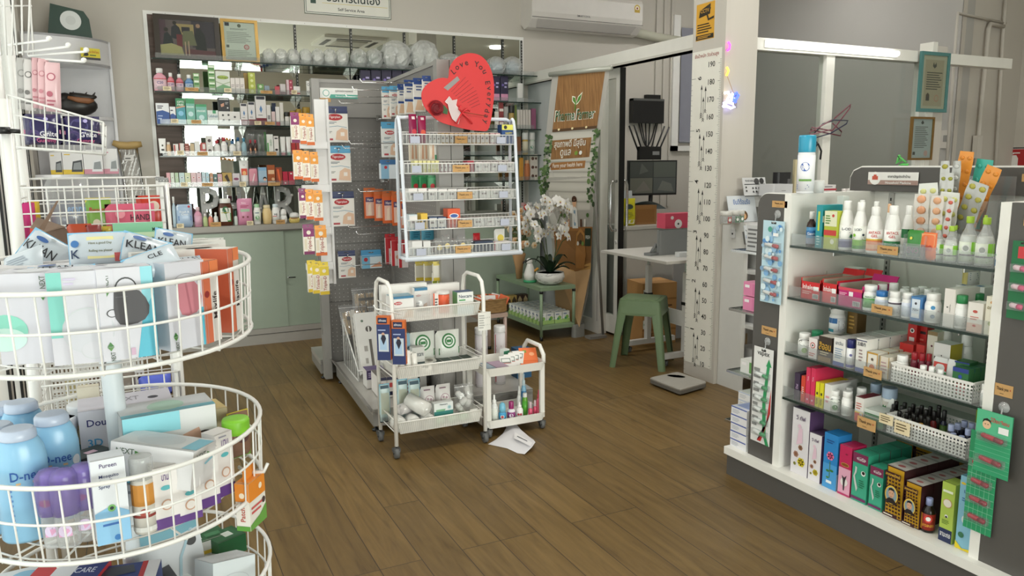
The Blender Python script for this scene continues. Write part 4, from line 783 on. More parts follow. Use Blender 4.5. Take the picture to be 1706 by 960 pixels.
rowp(G,.124,L5,g5,[
 ('carton',1317,1345,683,'tallest white box with yellow flowers and purple side',dict(d=.075,col='E6E2E6',side=[(0,1,'5A4068')],top='4E3A5A',art=fl)),
 ('carton',1346,1366,724,'second white flower box with purple side',dict(d=.075,col='E6E2E6',side=[(0,1,'5A4068')],top='4E3A5A',art=fl)),
 ('carton',1370,1393,724,'bright blue box with a pink rose',dict(d=.07,col='2A86CC',side=[(0,.3,'9CCBE8')],art=[('r',0,1,.0,.45,'4A9CD8'),('flower',.5,.6,.24,'E878A4','C83E78'),('r',.48,.53,.2,.5,'4E7A2E'),('c',.36,.32,.12,'3A7A2E',.6),('c',.66,.34,.12,'3A7A2E',.6),('c',.38,.2,.1,'4E8A34',.6),('l',.2,.8,.82,.9,2,'1A4A8A'),('r',.3,.7,.1,.15,'E8F0F4')])),
 ('carton',1396,1416,744,'hot pink box with gold label and flowers',dict(d=.075,col='C42458',art=[('r',0,1,0,.55,'E4A8C0'),('c',.5,.62,.34,'C8A050',.4),('c',.5,.62,.3,'8A4A1E',.35),('c',.5,.27,.3,'EDE8E4'),('p',[(.45,.1),(.4,.3),(.3,.4),(.5,.36),(.7,.42),(.58,.28),(.55,.1)],'3A2E34'),('c',.6,.84,.1,'8A1A3A',.6),('r',0,1,0,.04,'B8386A')])),
 ('carton',1418,1443,757,'green box with purple band and an eel drawing, left one',dict(d=.055,col='3EA888',top='3EA888',rep=(4,.058),art=eel)),
 ('carton',1447,1469,786,'green box with purple band and an eel drawing, right one',dict(d=.055,h=.155,col='3EA888',top='3EA888',rep=(3,.058),art=eel)),
 ('carton',1474,1504,780,'black and gold box with a portrait, left row',dict(d=.055,col='3A1418',top='D4CEC8',rep=(5,.057),art=gold,tart=[('c',.5,.5,.2,'B86A6A',.7)])),
 ('carton',1506,1533,806,'black and gold box with a portrait, right row',dict(d=.055,col='3A1418',top='D4CEC8',rep=(6,.057),art=gold,tart=[('c',.5,.5,.2,'B86A6A',.7)])),
 ('bottle',1534.5,1559,830,'dark brown bottle with red and white label',dict(sh='syrup',col='1E120E',cap='A4AEDC',lab='9A2A1E',seg=20,art=[('r',0,.16,0,1,'C88A2E'),('c',.5,.72,.22,'D83A34'),('c',.5,.72,.13,'F0E8E4'),('t','ขาวละออ',.5,.3,.16,'E8B03A',.6)])),
 ('carton',1564,1586,806,'lime green box with navy base',dict(d=.06,col='B4CC5A',art=[('r',0,1,0,.22,'232E54'),('t','จามะกอ',.5,.12,.07,'F0F0F0',.8),('c',.5,.66,.33,'D87A7A'),('c',.5,.66,.3,'E8E4D4'),('c',.5,.44,.13,'E8E8E8'),('c',.5,.43,.08,'2A2420'),('l',.2,.8,.3,.38,3,'5A7A2A'),('r',.12,.88,.84,.88,'E8F0D8')])),
 ('carton',1592,1621,797,'light blue mother and baby box',dict(d=.065,col='8CC4DC',art=[('t','เล่งคุน',.62,.80,.08,'1E4A8A',.7),('c',.2,.9,.14,'E8C83A',.5),('c',.55,.42,.3,'E4EEF0'),('c',.5,.46,.12,'5A3428'),('c',.62,.38,.14,'E4B498'),('c',.3,.2,.17,'3E7A5A'),('p',[(0,0),(1,0),(1,.05),(.4,.02),(0,.10)],'E8D028'),('l',.2,.9,.66,.72,2,'3A6AA0')])),
])
for ins,l,r,t,n_ in ((.27,1490,1520,735,1),(.30,1522,1552,746,1),(.38,1590,1614,770,1)):
    rowp(G,.124,'at the back of the bottom deck',g5,[('carton',l,r,t,'black and gold box with pale top',dict(ins=ins if ins > .35 else .36,d=.055,col='3A1418',top='D4CEC8',art=gold,tart=[('c',.5,.5,.2,'B86A6A',.7)]))])
# box stacks at the far end
E2=Face((2.29,2.45),-90)
for j in range(5):
    b=MB();w,d,h=.095,.20,.036;b.box(-w/2,w/2,0,d,0,h-.001,mat('ECEBEE'));b.art(flat,w,h,[('r',0,1,.85,1,'5A6AAE'),('l',.1,.6,.2,.7,3,'B8BAC4')]);b.art(lambda x,z,o:(x,z,h+o-.001),w,d,[('r',0,1,0,1,'C8CAD6'),('r',.1,.9,.1,.9,'8A96C0' if j == 4 else 'D0D2DC')])
    put(b.build('medicine_box'),(2.235,2.385,.1245+j*h),-PI/2+.03*((j % 2)-.5),'white and blue medicine box in the five-high stack by the charcoal panel, '+['lowest','second up','middle','fourth up','topmost'][j],'box')
for j in range(4):
    b=MB();w,d,h=.09,.16,.036;b.box(-w/2,w/2,0,d,0,h-.001,mat('ECEBEA'));b.art(flat,w,h,[('r',0,1,.85,.95,'B8C4DC'),('l',.1,.6,.2,.7,3,'C4C4C8')])
    put(b.build('medicine_box'),(2.34,2.46,.191+j*h),-PI/2,'white medicine box stacked on the low end shelf, '+['lowest','second','third','topmost'][j],'box')
for z,c,a,lab in ((.421,'E8E8E4','6AA05A','small white and green box on the end shelf'),(.701,'E48AB0','D87AA4','pink box on the upper end shelf, lower one'),(.765,'E48AB0','D87AA4','pink box on the upper end shelf, upper one')):
    b=MB();b.box(-.045,.045,0,.12,0,.06,mat(c));b.art(flat,.09,.06,[('r',.6,.95,.1,.9,a),('r',.1,.4,.6,.8,'F4F0F0')]);put(b.build('medicine_box'),(2.345,2.46,z),-PI/2,lab,'box')
b=MB();b.box(-.04,.04,0,.14,0,.11,mat('C4C4C4'));b.art(flat,.08,.11,[('l',.1,.9,.1,.9,5,'6A6A6A')]);put(b.build('storage_box'),(2.345,2.46,.961),-PI/2,'grey box on the topmost end shelf','box')
# things on top of the shelf unit
r=P_bottle(.062,0,.215,'aero','EDEDF0','2E9ABC',[('c',.55,.68,.2,'4A6AB8'),('t','SPRAY',.55,.66,.12,'F4F4F8',.5),('r',0,.06,0,1,'6A8AC8'),('r',.3,.85,.28,.34,'6A9A4A'),('l',.2,.8,.05,.2,3,'5A6AA0')],lab='F0F0F4',n='spray_can',seg=26)
p=onz(1327,323,1.217);put(r,(p.x+.02,p.y-.01,1.217),-PI/2+.5,'spray can with bright blue cap standing on the shelf unit corner','spray can')
r=MB();r.lathe([(.02,0),(.022,.045),(.02,.047)],mat('E4E4E2'),18);p=onz(1347,322,1.217);put(r.build('cup'),(p.x+.05,p.y,1.217),0,'small white plastic cup beside the blue-capped spray can','cup')
# ================================================================ back wall products
B=Face((0,BY+.012),0);SHN=['topmost','mouthwash','eye-care','lotion','lowest']
gA='products on the mouthwash shelf';LA='on the second mirror shelf'
def C20(cap_h=0):return [('t','C20',.5,.62,.24,'2A3A7A',.6),('l',.25,.75,.28,.42,2,'7A6A9A')]
stx=[('r',.1,.9,.55,.85,'E8EEE0'),('r',.1,.9,.2,.4,'3A7A3A')]
rowp(B,BSH[1],LA,gA,[
 ('bottle',256,278,114.6,'large pink mouthwash bottle with white cap',dict(sh='syrup',col='E8A8B8',cap='F0EEEC',sy=.6,lab='E4C4CC',art=ban((.92,1,'C84A54'))+C20(),seg=20)),
 ('bottle',279,291,121.6,'small pink mouthwash bottle next to the large one',dict(sh='syrup',col='E08A96',cap='F0EEEC',lab='E4C4CC',art=ban((.85,1,'C84A54'))+C20())),
 ('bottle',293,306,124,'small pink mouthwash bottle behind the price card',dict(sh='syrup',col='D8808E',cap='F0EEEC',lab='E4C4CC',art=ban((.85,1,'B84450'))+C20())),
 ('bottle',308,323,125,'small blue mouthwash bottle',dict(sh='syrup',col='7AA0C8',cap='F0EEEC',lab='B8CCE0',art=ban((.85,1,'4A7AB0'))+C20())),
 ('carton',323,333,122,'small green and white box in a stack',dict(stk=3,col='8AB078',art=stx)),
 ('carton',348,359.4,108.5,'small green and white box in the tall stack',dict(stk=5,col='8AB078',art=stx)),
 ('carton',360,384,119,'large white and green box with oval logo',dict(col='D8DCD0',art=[('c',.5,.72,.4,'4A6A2A',.35),('c',.5,.72,.36,'B8CC5A',.33),('t','biohair',.5,.72,.1,'2A4A2A',.6),('p',[(0,0),(1,0),(1,.3),(.5,.4),(0,.25)],'7AA87A'),('p',[(0,.5),(.5,.38),(1,.5),(1,.54),(.5,.42),(0,.54)],'A8B898')])),
] + [('carton',a,a+7.6,130,'small pale box of a row of three',dict(col='E4DCD6',art=TXT(2,'A89A9A',.4,.6))) for a in (384.5,392.4,400.3)] + [
 ('carton',407,414,122,'narrow golden box',dict(ins=.05,col='9A7A34')),
 ('carton',414.5,426,121,'yellow green box in a stack',dict(stk=4,col='B4BC4E',art=[('c',.5,.5,.22,'D8DC9A')])),
 ('carton',429,439.5,140,'small green box',dict(stk=2,col='6A9A54',art=[('c',.5,.5,.25,'C8D8B8')])),
 ('carton',441,449,143,'small blue grey box',dict(col='8A9AA8',art=[('c',.5,.4,.3,'4A5A78',.5)])),
 ('carton',458,466,144,'small coral red box',dict(col='C8505A')),
 ('carton',467,476,140,'silver and white box leaning',dict(col='D8D0D0',rot=.15,art=[('r',0,1,0,.3,'8A6A70')])),
 ('carton',477.5,488,133,'crimson box in a stack',dict(stk=3,col='A83A50',art=[('r',0,.4,0,1,'D8C0C4'),('c',.7,.5,.15,'E0A0A8')])),
 ('carton',489,500,144,'white box with red swoosh',dict(col='E8E4E0',art=[('r',0,1,.1,.3,'C84A44')])),
 ('carton',511,519.4,135,'white box with black rings',dict(col='E8E6E2',stk=2,art=[('c',.35,.5,.25,'3A3A3A'),('c',.35,.5,.17,'E8E6E2')])),
])
nb=[('r',.05,.95,.05,.3,'C88AA8'),('c',.3,.65,.14,'6A5AA0'),('l',.5,.9,.5,.8,2,'A8A0C8')]
for i in range(5):rowp(B,BSH[1],LA,'dark purple pad packs on the mirror shelf',[('carton',602+i*17.5,618+i*17.5,117,'dark purple sanitary pad pack',dict(col='2A2440',art=nb))])
for i in range(2):rowp(B,BSH[1],'on the second mirror shelf, beside the red heart','dark purple pad packs by the heart',[('carton',820+i*14,833+i*14,127,'dark purple sanitary pad pack',dict(col='2A2440',art=nb))])
rowp(B,BSH[1],'at the right end of the second mirror shelf',gA,[('carton',863,871,139,'small plain white box',dict(col='E4E2DE'))])
gB='products on the eye-care shelf';LB='on the third mirror shelf'
dia=lambda c='7A2A34':[('r',0,1,0,.25,c),('r',.1,.9,.88,.98,'3A3A44'),('p',[(.5,.42),(.65,.55),(.5,.68),(.35,.55)],'5A82B0'),('l',.2,.8,.32,.38,1,'8A8A8A')]
rowp(B,BSH[2],LB,gB,[
 ('carton',261,283,172,'white and blue eye lotion box',dict(col='E8E8EA',art=[('p',[(0,0),(1,0),(1,.55),(.5,.66),(0,.6)],'3A5A9A'),('l',.1,.6,.72,.9,2,'3A3A4A'),('l',.1,.5,.2,.45,2,'A8B8D8')])),
 ('carton',284,293.6,178,'small white and blue eye lotion box',dict(col='E8E8EA',art=[('p',[(0,0),(1,0),(1,.5),(.5,.62),(0,.55)],'3A5A9A'),('l',.1,.7,.72,.86,1,'3A3A4A')])),
 ('carton',294.5,310,164,'green and blue lens solution box',dict(col='4A9AA8',art=[('r',0,1,.68,1,'3E8A5A'),('t','OPTI',.5,.86,.08,'F0F4F0',.7),('t','FREE',.5,.75,.08,'F0F4F0',.7),('p',[(0,.6),(1,.68),(1,.72),(0,.66)],'D89A7A'),('c',.5,.42,.3,'8AC4E0')])),
 ('carton',311,326,164,'mint green lens solution box with pale band',dict(col='7AB8A8',art=[('r',0,1,.8,1,'4A9A6A'),('t','moist',.5,.68,.09,'F0F8F4',.8),('c',.5,.4,.3,'C8E4E4'),('r',0,1,0,.2,'5AA86A')])),
 ('carton',327,345.5,174,'lower mint green lens solution box',dict(col='7AB8A8',art=[('r',0,1,.88,1,'4A9A6A'),('t','moist',.5,.68,.12,'F0F8F4',.8),('c',.5,.35,.25,'C8E4E4')])),
 ('carton',346,364,184,'white eye drop box with green corner',dict(col='DDE4E0',art=[('r',.5,.8,.78,1,'4A9A6A'),('t','Cellufresh',.5,.6,.18,'6A8AA0',.9)])),
 ('carton',364.5,400.5,186,'wide white box with small drawings',dict(col='E4E2DE',d=.09,art=[('c',.2,.72,.05,'4A4A4A'),('c',.46,.74,.05,'4A4A4A'),('c',.75,.6,.05,'4A4A4A'),('c',.22,.35,.05,'6A6A6A'),('c',.48,.35,.05,'3A3A3A')])),
 ('carton',401.5,413,172.6,'small white and maroon box with blue diamond',dict(col='E4E0DE',art=dia())),
 ('carton',414,426,170,'medium white and maroon box with blue diamond',dict(col='E4E0DE',art=dia())),
 ('carton',427,444.5,160,'tallest white and maroon box with blue diamond',dict(col='E4E0DE',art=dia())),
 ('carton',445,452,175,'narrow white box',dict(col='E4E0DC',art=[('r',.2,.8,.3,.5,'8A8A8A')])),
 ('carton',453,459,186,'narrow pale red box',dict(col='E0C8C8')),('carton',454,461,172,'dark blue box in the second row',dict(ins=.07,col='2E3A5A')),
 ('carton',460,466.5,178,'narrow white box with red end',dict(col='E8E4E0',art=ban((0,.2,'B83A44')))),
 ('carton',467,473,171,'tall narrow cream box',dict(col='E0DCD4')),
 ('bottle',474,482,187,'small white jar with dark lid',dict(sh='jar',cap='2A2A28',col='E0DCD6')),
 ('bottle',483,493,185,'short jar with golden lid',dict(sh='jar',cap='A8862E',col='E0DCD6')),('bottle',493.5,503,182,'middle jar with golden lid',dict(sh='jar',cap='A8862E',col='E0DCD6')),('bottle',504,517,179,'wide jar with golden lid',dict(sh='jar',cap='A8862E',col='E0DCD6')),
])
zt=B.z_at(186,B.s_at(380,1.7,.02),.02)
rowp(B,zt+.001,'on top of the wide white box',gB,[('carton',363.5,383,163,'black box with an eye picture',dict(col='2A2A2C',d=.05,art=[('r',.08,.92,.84,.93,'C8C8C8'),('p',[(.2,.5),(.5,.62),(.5,.38),(.25,.3)],'C8947A'),('c',.8,.25,.07,'D8D8D8'),('l',.6,.9,.5,.7,2,'A8A8A8')]))])
rowp(B,BSH[2],'at the right end of the third mirror shelf',gB,[
 ('carton',825,831,186,'pale box',dict(col='D8D0C8')),('carton',832,839,170,'red and white striped box',dict(stk=2,col='8A3A3A',art=[('r',0,1,.3,.5,'E0D4CC')])),('carton',840,846,178,'grey box',dict(col='A8A4A0')),
 ('bottle',847,857,176,'shiny golden jar with black lid',dict(sh='jar',col='B89A5A',cap='2A2624')),('carton',858,861,175,'thin green box',dict(col='6A7A3A')),
]+[('carton',862+i*4.6,866+i*4.6,183,'tiny white box of a row',dict(col='DCD4CC')) for i in range(5)]+[('carton',885.5,893,181,'small purple box',dict(col='9A5A7A'))])
gC='products on the lotion shelf';LC='on the fourth mirror shelf'
lot=lambda c:TXT(3,c,.3,.7)
rowp(B,BSH[3],LC,gC,[
 ('tube',265,277,231,'white tube with black print',dict(cap='2A2A2A',art=[('r',.25,.75,.3,.4,'3A3A3A'),('c',.5,.6,.15,'5A5A4A')])),
 ('bottle',277.5,285,237,'small beige bottle',dict(sh='sham',col='D8B48A',cap='E0D8CC')),
 ('carton',289,297.5,240,'narrow white box with red stripe',dict(col='E8E0DC',art=[('r',.1,.4,.1,.9,'B84A44')])),
 ('carton',298.5,307,239,'white box with red edge',dict(col='E4DEDA',art=[('r',0,.2,0,1,'A84A48')])),
 ('carton',308,316,239,'dark red patterned box',dict(col='8A4038',art=TXT(4,'D8A898',.2,.8))),
 ('carton',317,324,239.6,'beige box',dict(col='CBB490')),('carton',324.5,333.5,235,'white box with blue drop',dict(col='E4E4E2',art=[('c',.5,.25,.25,'6A94B8')])),
 ('carton',334,343.5,238,'red box with white square',dict(col='B8504C',art=[('r',.4,.9,.5,.9,'E4DCD8')])),
 ('carton',344,355.5,226,'small framed black and white box',dict(stk=2,col='E0DCD8',art=[('c',.5,.5,.25,'5A4A4A')])),
 ('bottle',356,367,234,'short white lotion bottle with red cap',dict(sh='syrup',cap='B83A44',lab='ECEAE8',art=lot('B8686A'))),('bottle',368,379,229,'tall white lotion bottle with red cap',dict(sh='syrup',cap='B83A44',lab='ECEAE8',art=lot('B8686A'))),
 ('bottle',382,393,235,'short white lotion bottle with blue cap',dict(sh='syrup',cap='3A6A98',lab='ECEAE8',art=lot('7A9AB8'))),('bottle',392.5,402,229,'tall white lotion bottle with blue cap',dict(sh='syrup',cap='3A6A98',lab='ECEAE8',art=lot('7A9AB8'),ins=.05)),('bottle',402.5,411,230,'clear pale blue bottle',dict(sh='syrup',col='9ABCC8',cap='4A8AA8')),
 ('bottle',414,421.5,233,'dark bottle with red cap and peach ribbon',dict(sh='syrup',cap='A83A48',col='3A2420',art=[('p',[(.4,.1),(.6,.5),(.5,.9),(.3,.6),(.6,.2)],'E0A078')])),('bottle',422,429.5,233,'dark bottle with red cap and peach ribbon',dict(sh='syrup',cap='A83A48',col='3A2420',art=[('p',[(.4,.1),(.6,.5),(.5,.9),(.3,.6),(.6,.2)],'E0A078')])),
 ('pouch',410,428,212,'large clear refill bag',dict(ins=.1,d=.05,m=BAGP)),('pouch',428,446,216,'clear and green refill bag',dict(ins=.1,d=.04,m=BAGP,art=[('r',.75,.95,.1,.9,'5AA85A')])),
 ('carton',445.5,456,224,'white box with green lettering',dict(col='E8EAE4',art=[('v','OLEO',.6,.6,.3,'4A8A4A'),('r',0,.25,.1,.6,'6AA86A')])),
 ('carton',456.8,465,227,'white box with black head drawing',dict(col='EAE6E2',art=[('c',.5,.3,.3,'2A2422',.8),('r',.2,.8,.85,.92,'3A3A3A')])),
 ('tube',467,476,228,'white and pink cream tube',dict(cap='D89098')),('tube',477,485,228,'white and mint cream tube',dict(cap='9AC8B4')),
 ('carton',486,493,233,'red box',dict(col='B83A3C')),('carton',494,501,233,'red box with pale base',dict(col='C04A48',art=ban((0,.3,'E0D8D4')))),
])
rowp(B,BSH[3],'at the right end of the fourth mirror shelf',gC,[('carton',862,868,228,'brown box',dict(col='8A5A3A')),('bottle',870,880,221,'amber jar with pale lid',dict(sh='jar',col='C8A85A',cap='DCDCD8',lab='D8D0B8')),('bottle',881.5,891,221,'clear jar with pale lid',dict(sh='jar',col='B8C4B4',cap='DCDCD8',lab='D0D4CC',art=[('c',.5,.5,.2,'3A7A5A')]))])
gD='products on the lowest mirror shelf';LD='on the lowest mirror shelf'
D_=[(278,284.5,288,'E0A8B0','pink'),(285,291,288,'DCE4D8','white and green'),(292,298,288,'B8D0B0','pale green'),(299,308,288,'C4D8D8','pale blue with leaf'),(308.5,318,288,'D8DCB8','cream with green leaf'),(318.6,327.5,288,'E4C4C8','pale pink flowered'),(328,336,288,'E4C8D0','pale rose'),(337,343,287,'C8DCE4','pale sky blue'),(343.5,349,287,'B8D4E0','sky blue'),(350,355.5,288,'C89A7A','tan'),(356,362.5,290,'5A7A7A','dark teal'),(363,370.5,290,'D8A8B0','pink and black')]
rowp(B,BSH[4],LD,gD,[('carton',l,r,t,q+' small box',dict(col=c,art=[('c',.5,.65,.25,'F0E8E4'),('c',.5,.65,.15,{'E':'C85A70','D':'6A9A5A','B':'5A9A8A','C':'5A8AB0','5':'C8C8C0'}[c[0]])]+TXT(2,'9A9090',.1,.3))) for l,r,t,c,q in D_] + [
 ('carton',371,387,288,'golden box with a dark picture',dict(col='B89850',art=[('p',[(.2,.7),(.5,.9),(.8,.3),(.6,.2)],'3A2A20')])),('carton',387.5,400,289,'pale box with a purple oval',dict(col='D4CCD0',art=[('c',.5,.55,.35,'8A3A60',.5)])),
 ('tube',399.5,415,267.7,'large white tube with orange fruit picture',dict(d=.04,art=[('r',.1,.9,.42,.68,'D8503C'),('c',.5,.5,.25,'F0B47A'),('t','Lip',.5,.82,.08,'A8A8A0',.5)])),
 ('pouch',415.5,430,280,'pink pouch with dark header',dict(col='D890A0',d=.02,art=[('r',0,1,.88,1,'4A2A38'),('p',[(.3,.2),(.6,.7),(.7,.65),(.45,.2)],'E8D0D4')])),
 ('carton',431,445,279,'light blue box with a girl picture',dict(col='A8C4D8',art=[('r',0,1,.82,1,'8AB4D4'),('c',.75,.38,.22,'2A2224'),('c',.75,.32,.17,'E4B8A0'),('r',0,1,0,.15,'E0A8A0')])),
 ('carton',446,459,275,'orange brown face mask box',dict(col='A8582E',art=[('r',.1,.9,.55,.75,'E8C09A'),('c',.7,.3,.2,'E4B890'),('r',0,1,0,.2,'D8C4B0')])),
 ('carton',460,470.5,279,'brown box with an orange tube picture',dict(col='9A4A34',art=[('p',[(.2,.9),(.5,.9),(.8,.1),(.5,.05)],'E86A3A')])),
 ('carton',471.5,480,286,'crimson box',dict(col='C02E48',art=[('r',.3,.6,.1,.2,'F0E8E8')])),('carton',481,491,286,'crimson box with white square',dict(col='C02E48',art=[('r',.3,.6,.8,.9,'F0E8E8')])),
])
rowp(B,BSH[4],'at the right end of the lowest mirror shelf',gD,[('carton',866,872,263,'orange box',dict(col='D89A3A')),('bottle',872.5,883,267,'orange bottle',dict(sh='sham',col='C87A4A',cap='E0B48A')),('carton',884,896,257,'white and brown dotted box',dict(stk=3,col='D8D0C4',art=[('c',.3,.5,.2,'5A3A2E'),('c',.75,.5,.15,'5A3A2E')]))])
gE='products on the grey counter';LE='on the grey counter below the mirror'
BC=Face((0,5.95),0)
rowp(BC,.905,LE,gE,[
 ('bottle',288,295,328,'tall slim pale blue bottle',dict(sh='syrup',col='B8CCD8',ins=.05)),
 ('pouch',295,322,341,'wide blue and white wipes pack',dict(d=.05,col='A8BED8',n='wipes_pack',art=[('r',.05,.95,.75,.95,'E4E8EC'),('t','Fresh &',.5,.68,.09,'F4F6F8',.7),('t','Clean',.5,.57,.09,'F4F6F8',.6),('r',.1,.9,.3,.5,'5A80B8'),('c',.8,.9,.08,'B83A44')])),
 ('bottle',323.5,337,345,'pink bottle',dict(sh='syrup',col='D89AB0',cap='E8C8D0',lab='D8A8BC',art=TXT(4,'8A4A64',.2,.8))),
 ('bottle',338,346,356,'small bottle with green liquid',dict(sh='syrup',col='B8C890',cap='F0EEEA')),('bottle',346.7,355,356,'small bottle with coral label',dict(sh='syrup',col='E4907C',cap='F0EEEA')),('bottle',356,363.5,354,'small white bottle with dark print',dict(sh='syrup',col='E8E8E4',cap='F0EEEA',art=TXT(3,'3A4A4A',.3,.7))),
 ('bottle',363.5,388.5,330.6,'large brown antiseptic bottle with green round label',dict(sh='sham',sy=.5,col='5A2E1E',cap='F0EEEA',lab=None,seg=22,art=[('r',.22,.8,.0,.95,'E8E8E0'),('c',.52,.8,.16,'2A6A3E',1.2),('p',[(.5,.6),(.8,.6),(.8,0),(.6,0)],'3A8A3A'),('r',.3,.7,.6,.64,'D8B83A')])),
 ('bottle',390,396,351,'small bottle with dark green cap',dict(sh='vial',col='C8D0C8',cap='1E4A34')),
 ('pouch',396.5,422,331,'large pink baby detergent refill',dict(d=.05,col='D890AE',art=[('t','Baby',.45,.82,.08,'F4D4E0',.5),('r',.2,.8,.5,.6,'A8C4A8'),('c',.35,.3,.07,'8A4A54'),('c',.65,.3,.07,'8A4A54'),('l',.2,.8,.65,.75,2,'B83A6A')])),
 ('bottle',422.5,435,340,'white baby bottle with green cap',dict(sh='sham',cap='A8D4A8',lab='E4ECE0',art=[('c',.5,.35,.2,'6AA86A'),('r',.3,.7,.75,.82,'2A4A7A')])),
 ('bottle',437,453,341.6,'creamy yellow shampoo bottle',dict(sh='sham',col='E8CC94',cap='E8D8B0',art=TXT(5,'C8963A',.2,.8))),
 ('bottle',453,466,340,'white bottle with black lettering',dict(sh='sham',cap='D8E4E8',lab='F0F0EE',art=[('t','Hi',.5,.62,.22,'1C1C1C'),('r',.2,.6,.4,.46,'D85A5A')])),
 ('bottle',466.5,478.5,348,'white egg-shaped bottle',dict(sh='rollon',art=[('l',.2,.8,.4,.7,2,'6A7A5A')])),
 ('bottle',480,499,354,'flat yellow bottle with white cap',dict(sh='rollon',col='E4CC78',cap='F0EEEA',sy=.6,art=[('r',.25,.75,.8,.92,'C85A5A'),('l',.2,.8,.3,.6,2,'8A7A5A')])),
])
rowp(BC,.905,'on the grey counter at its right end',gE,[('bottle',868,876,312,'small jar with pink lid',dict(sh='jar',col='D8C8C0',cap='C89A9A',ins=.1,h=.09)),('bottle',878,887,312,'small jar with pale lid',dict(sh='jar',col='D8C8C0',cap='DCD8D4',ins=.1,h=.09)),('carton',873,891,330,'plain grey white box',dict(col='D4D4D2',ins=.02,h=.06))])
# marquee letters standing behind them
for ch,l,r,t in (('P',336,366,326),('H',374,403,325),('A',428,451,325),('R',459,496,324)):
    ins=.15;s0=BC.s_at(l,1,ins);s1=BC.s_at(r,1,ins);w=s1-s0;h=.275;c=bpy.data.curves.new('letter','FONT');c.body=ch;c.extrude=.5;c.offset=.03;c.resolution_u=3
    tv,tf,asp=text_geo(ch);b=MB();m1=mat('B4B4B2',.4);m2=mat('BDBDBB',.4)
    sx=w/asp
    b.add([(x*sx,.0,(y+.5)*h) for x,y in tv],tf,m2)
    import collections
    ec=collections.Counter();
    for f in tf:
        for i in range(len(f)):ec[frozenset((f[i],f[(i+1) % len(f)]))] += 1
    for e,n_ in ec.items():
        if n_ == 1 and len(e) == 2:
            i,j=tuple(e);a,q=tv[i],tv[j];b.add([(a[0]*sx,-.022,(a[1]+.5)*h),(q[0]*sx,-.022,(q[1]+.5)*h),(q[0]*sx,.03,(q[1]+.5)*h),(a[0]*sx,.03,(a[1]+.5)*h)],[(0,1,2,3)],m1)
    ro=b.build('marquee_letter');put(ro,BC.pt((s0+s1)/2,ins,.906),0,'grey metal marquee letter '+ch+' standing on the counter behind the bottles','letter')
    bpy.data.curves.remove(c)
    pts={'P':[(-.3,.1),(-.3,.35),(-.3,.6),(-.3,.85),(0,.92),(.28,.75),(.1,.5)],'H':[(-.36,.1),(-.36,.35),(-.36,.6),(-.36,.85),(0,.5),(.36,.1),(.36,.35),(.36,.6),(.36,.85)],'A':[(-.4,.08),(-.25,.4),(-.1,.8),(.1,.8),(.25,.4),(.4,.08),(0,.3)],'R':[(-.34,.1),(-.34,.35),(-.34,.6),(-.34,.9),(0,.92),(.26,.75),(0,.48),(.3,.12)]}[ch]
    for x,z in pts:MB().sphere((x*w,-.006,z*h),.011,mat('E0DED8',.3),8).build('bulb',ro)
# framed pictures and bags on the topmost shelf
TF=Face((0,BY+.10),0)
def framed(fc,l,r,t,bt,ins,fw,fcol,mcol,art,label,cat='framed picture',name='picture_frame',lean=0,th=.018,metal=0,skew=0):
    s0=fc.s_at(l,2.2,ins);s1=fc.s_at(r,2.2,ins);s=(s0+s1)/2;w=s1-s0;zt=fc.z_at(t,s,ins);zb=fc.z_at(bt,s,ins) if bt > 3 else bt;h=zt-zb
    ro=empty(name,fc.pt(s,ins,zb+.001),fc.a,rx=lean);m=mat(fcol,.35,metal);b=MB()
    b.box(-w/2,w/2,0,th,0,fw,m);b.box(-w/2,w/2,0,th,h-fw,h,m);b.box(-w/2,-w/2+fw,0,th,fw,h-fw,m);b.box(w/2-fw,w/2,0,th,fw,h-fw,m)
    if metal:b.box(-w/2+fw*.75,w/2-fw*.75,-.003,0,fw*.75,fw*.95,m);b.box(-w/2+fw*.75,w/2-fw*.75,-.003,0,h-fw*.95,h-fw*.75,m)
    b.build('frame',ro);b=MB();b.box(-w/2+fw,w/2-fw,th*.5,th*.9,fw,h-fw,mat(mcol))
    b.art(lambda x,z,o:(x,th*.5-o,fw+z),w-2*fw,h-2*fw,art);b.build('print',ro)
    MB().box(-w/2+fw,w/2-fw,th*.2,th*.24,fw,h-fw,GLASS).build('glazing',ro);PLACED.append(ro);return tag(ro,label,cat)
framed(TF,258,368,24,BSH[0],.0,.035,'3A332C','5A4A52',[('r',0,1,0,1,'6E5A5E'),('r',.58,1,.25,1,'3E3040'),('r',0,.12,.3,1,'5A3A4A'),('r',.3,.62,.6,.9,'B89A6A'),('r',.4,.55,.66,.82,'3A3040'),('p',[(.2,.5),(.22,.8),(.3,.88),(.36,.8),(.4,.6),(.34,.45)],'2A2634'),('c',.28,.92,.035,'2A1E1E'),('p',[(.05,.3),(.08,.6),(.14,.66),(.22,.5),(.24,.3)],'22222E'),('c',.12,.72,.04,'2A1E1E'),('p',[(.64,.1),(.62,.5),(.66,.78),(.74,.8),(.82,.6),(.84,.1)],'1E1A24'),('c',.7,.87,.04,'B88A74'),('r',.3,.4,.25,.6,'7A2A38'),('p',[(.4,.3),(.42,.7),(.6,.72),(.66,.3)],'7A7458'),('p',[(0,0),(0,.28),(.2,.34),(.38,.25),(.42,0)],'B8A878'),('p',[(.42,0),(.5,.2),(1,.16),(1,0)],'6E3A44'),('r',.44,.46,0,.4,'C8A08A'),('r',.5,.52,0,.42,'C8A08A')],'dark framed ceremony photograph on the topmost glass shelf',lean=-.12)
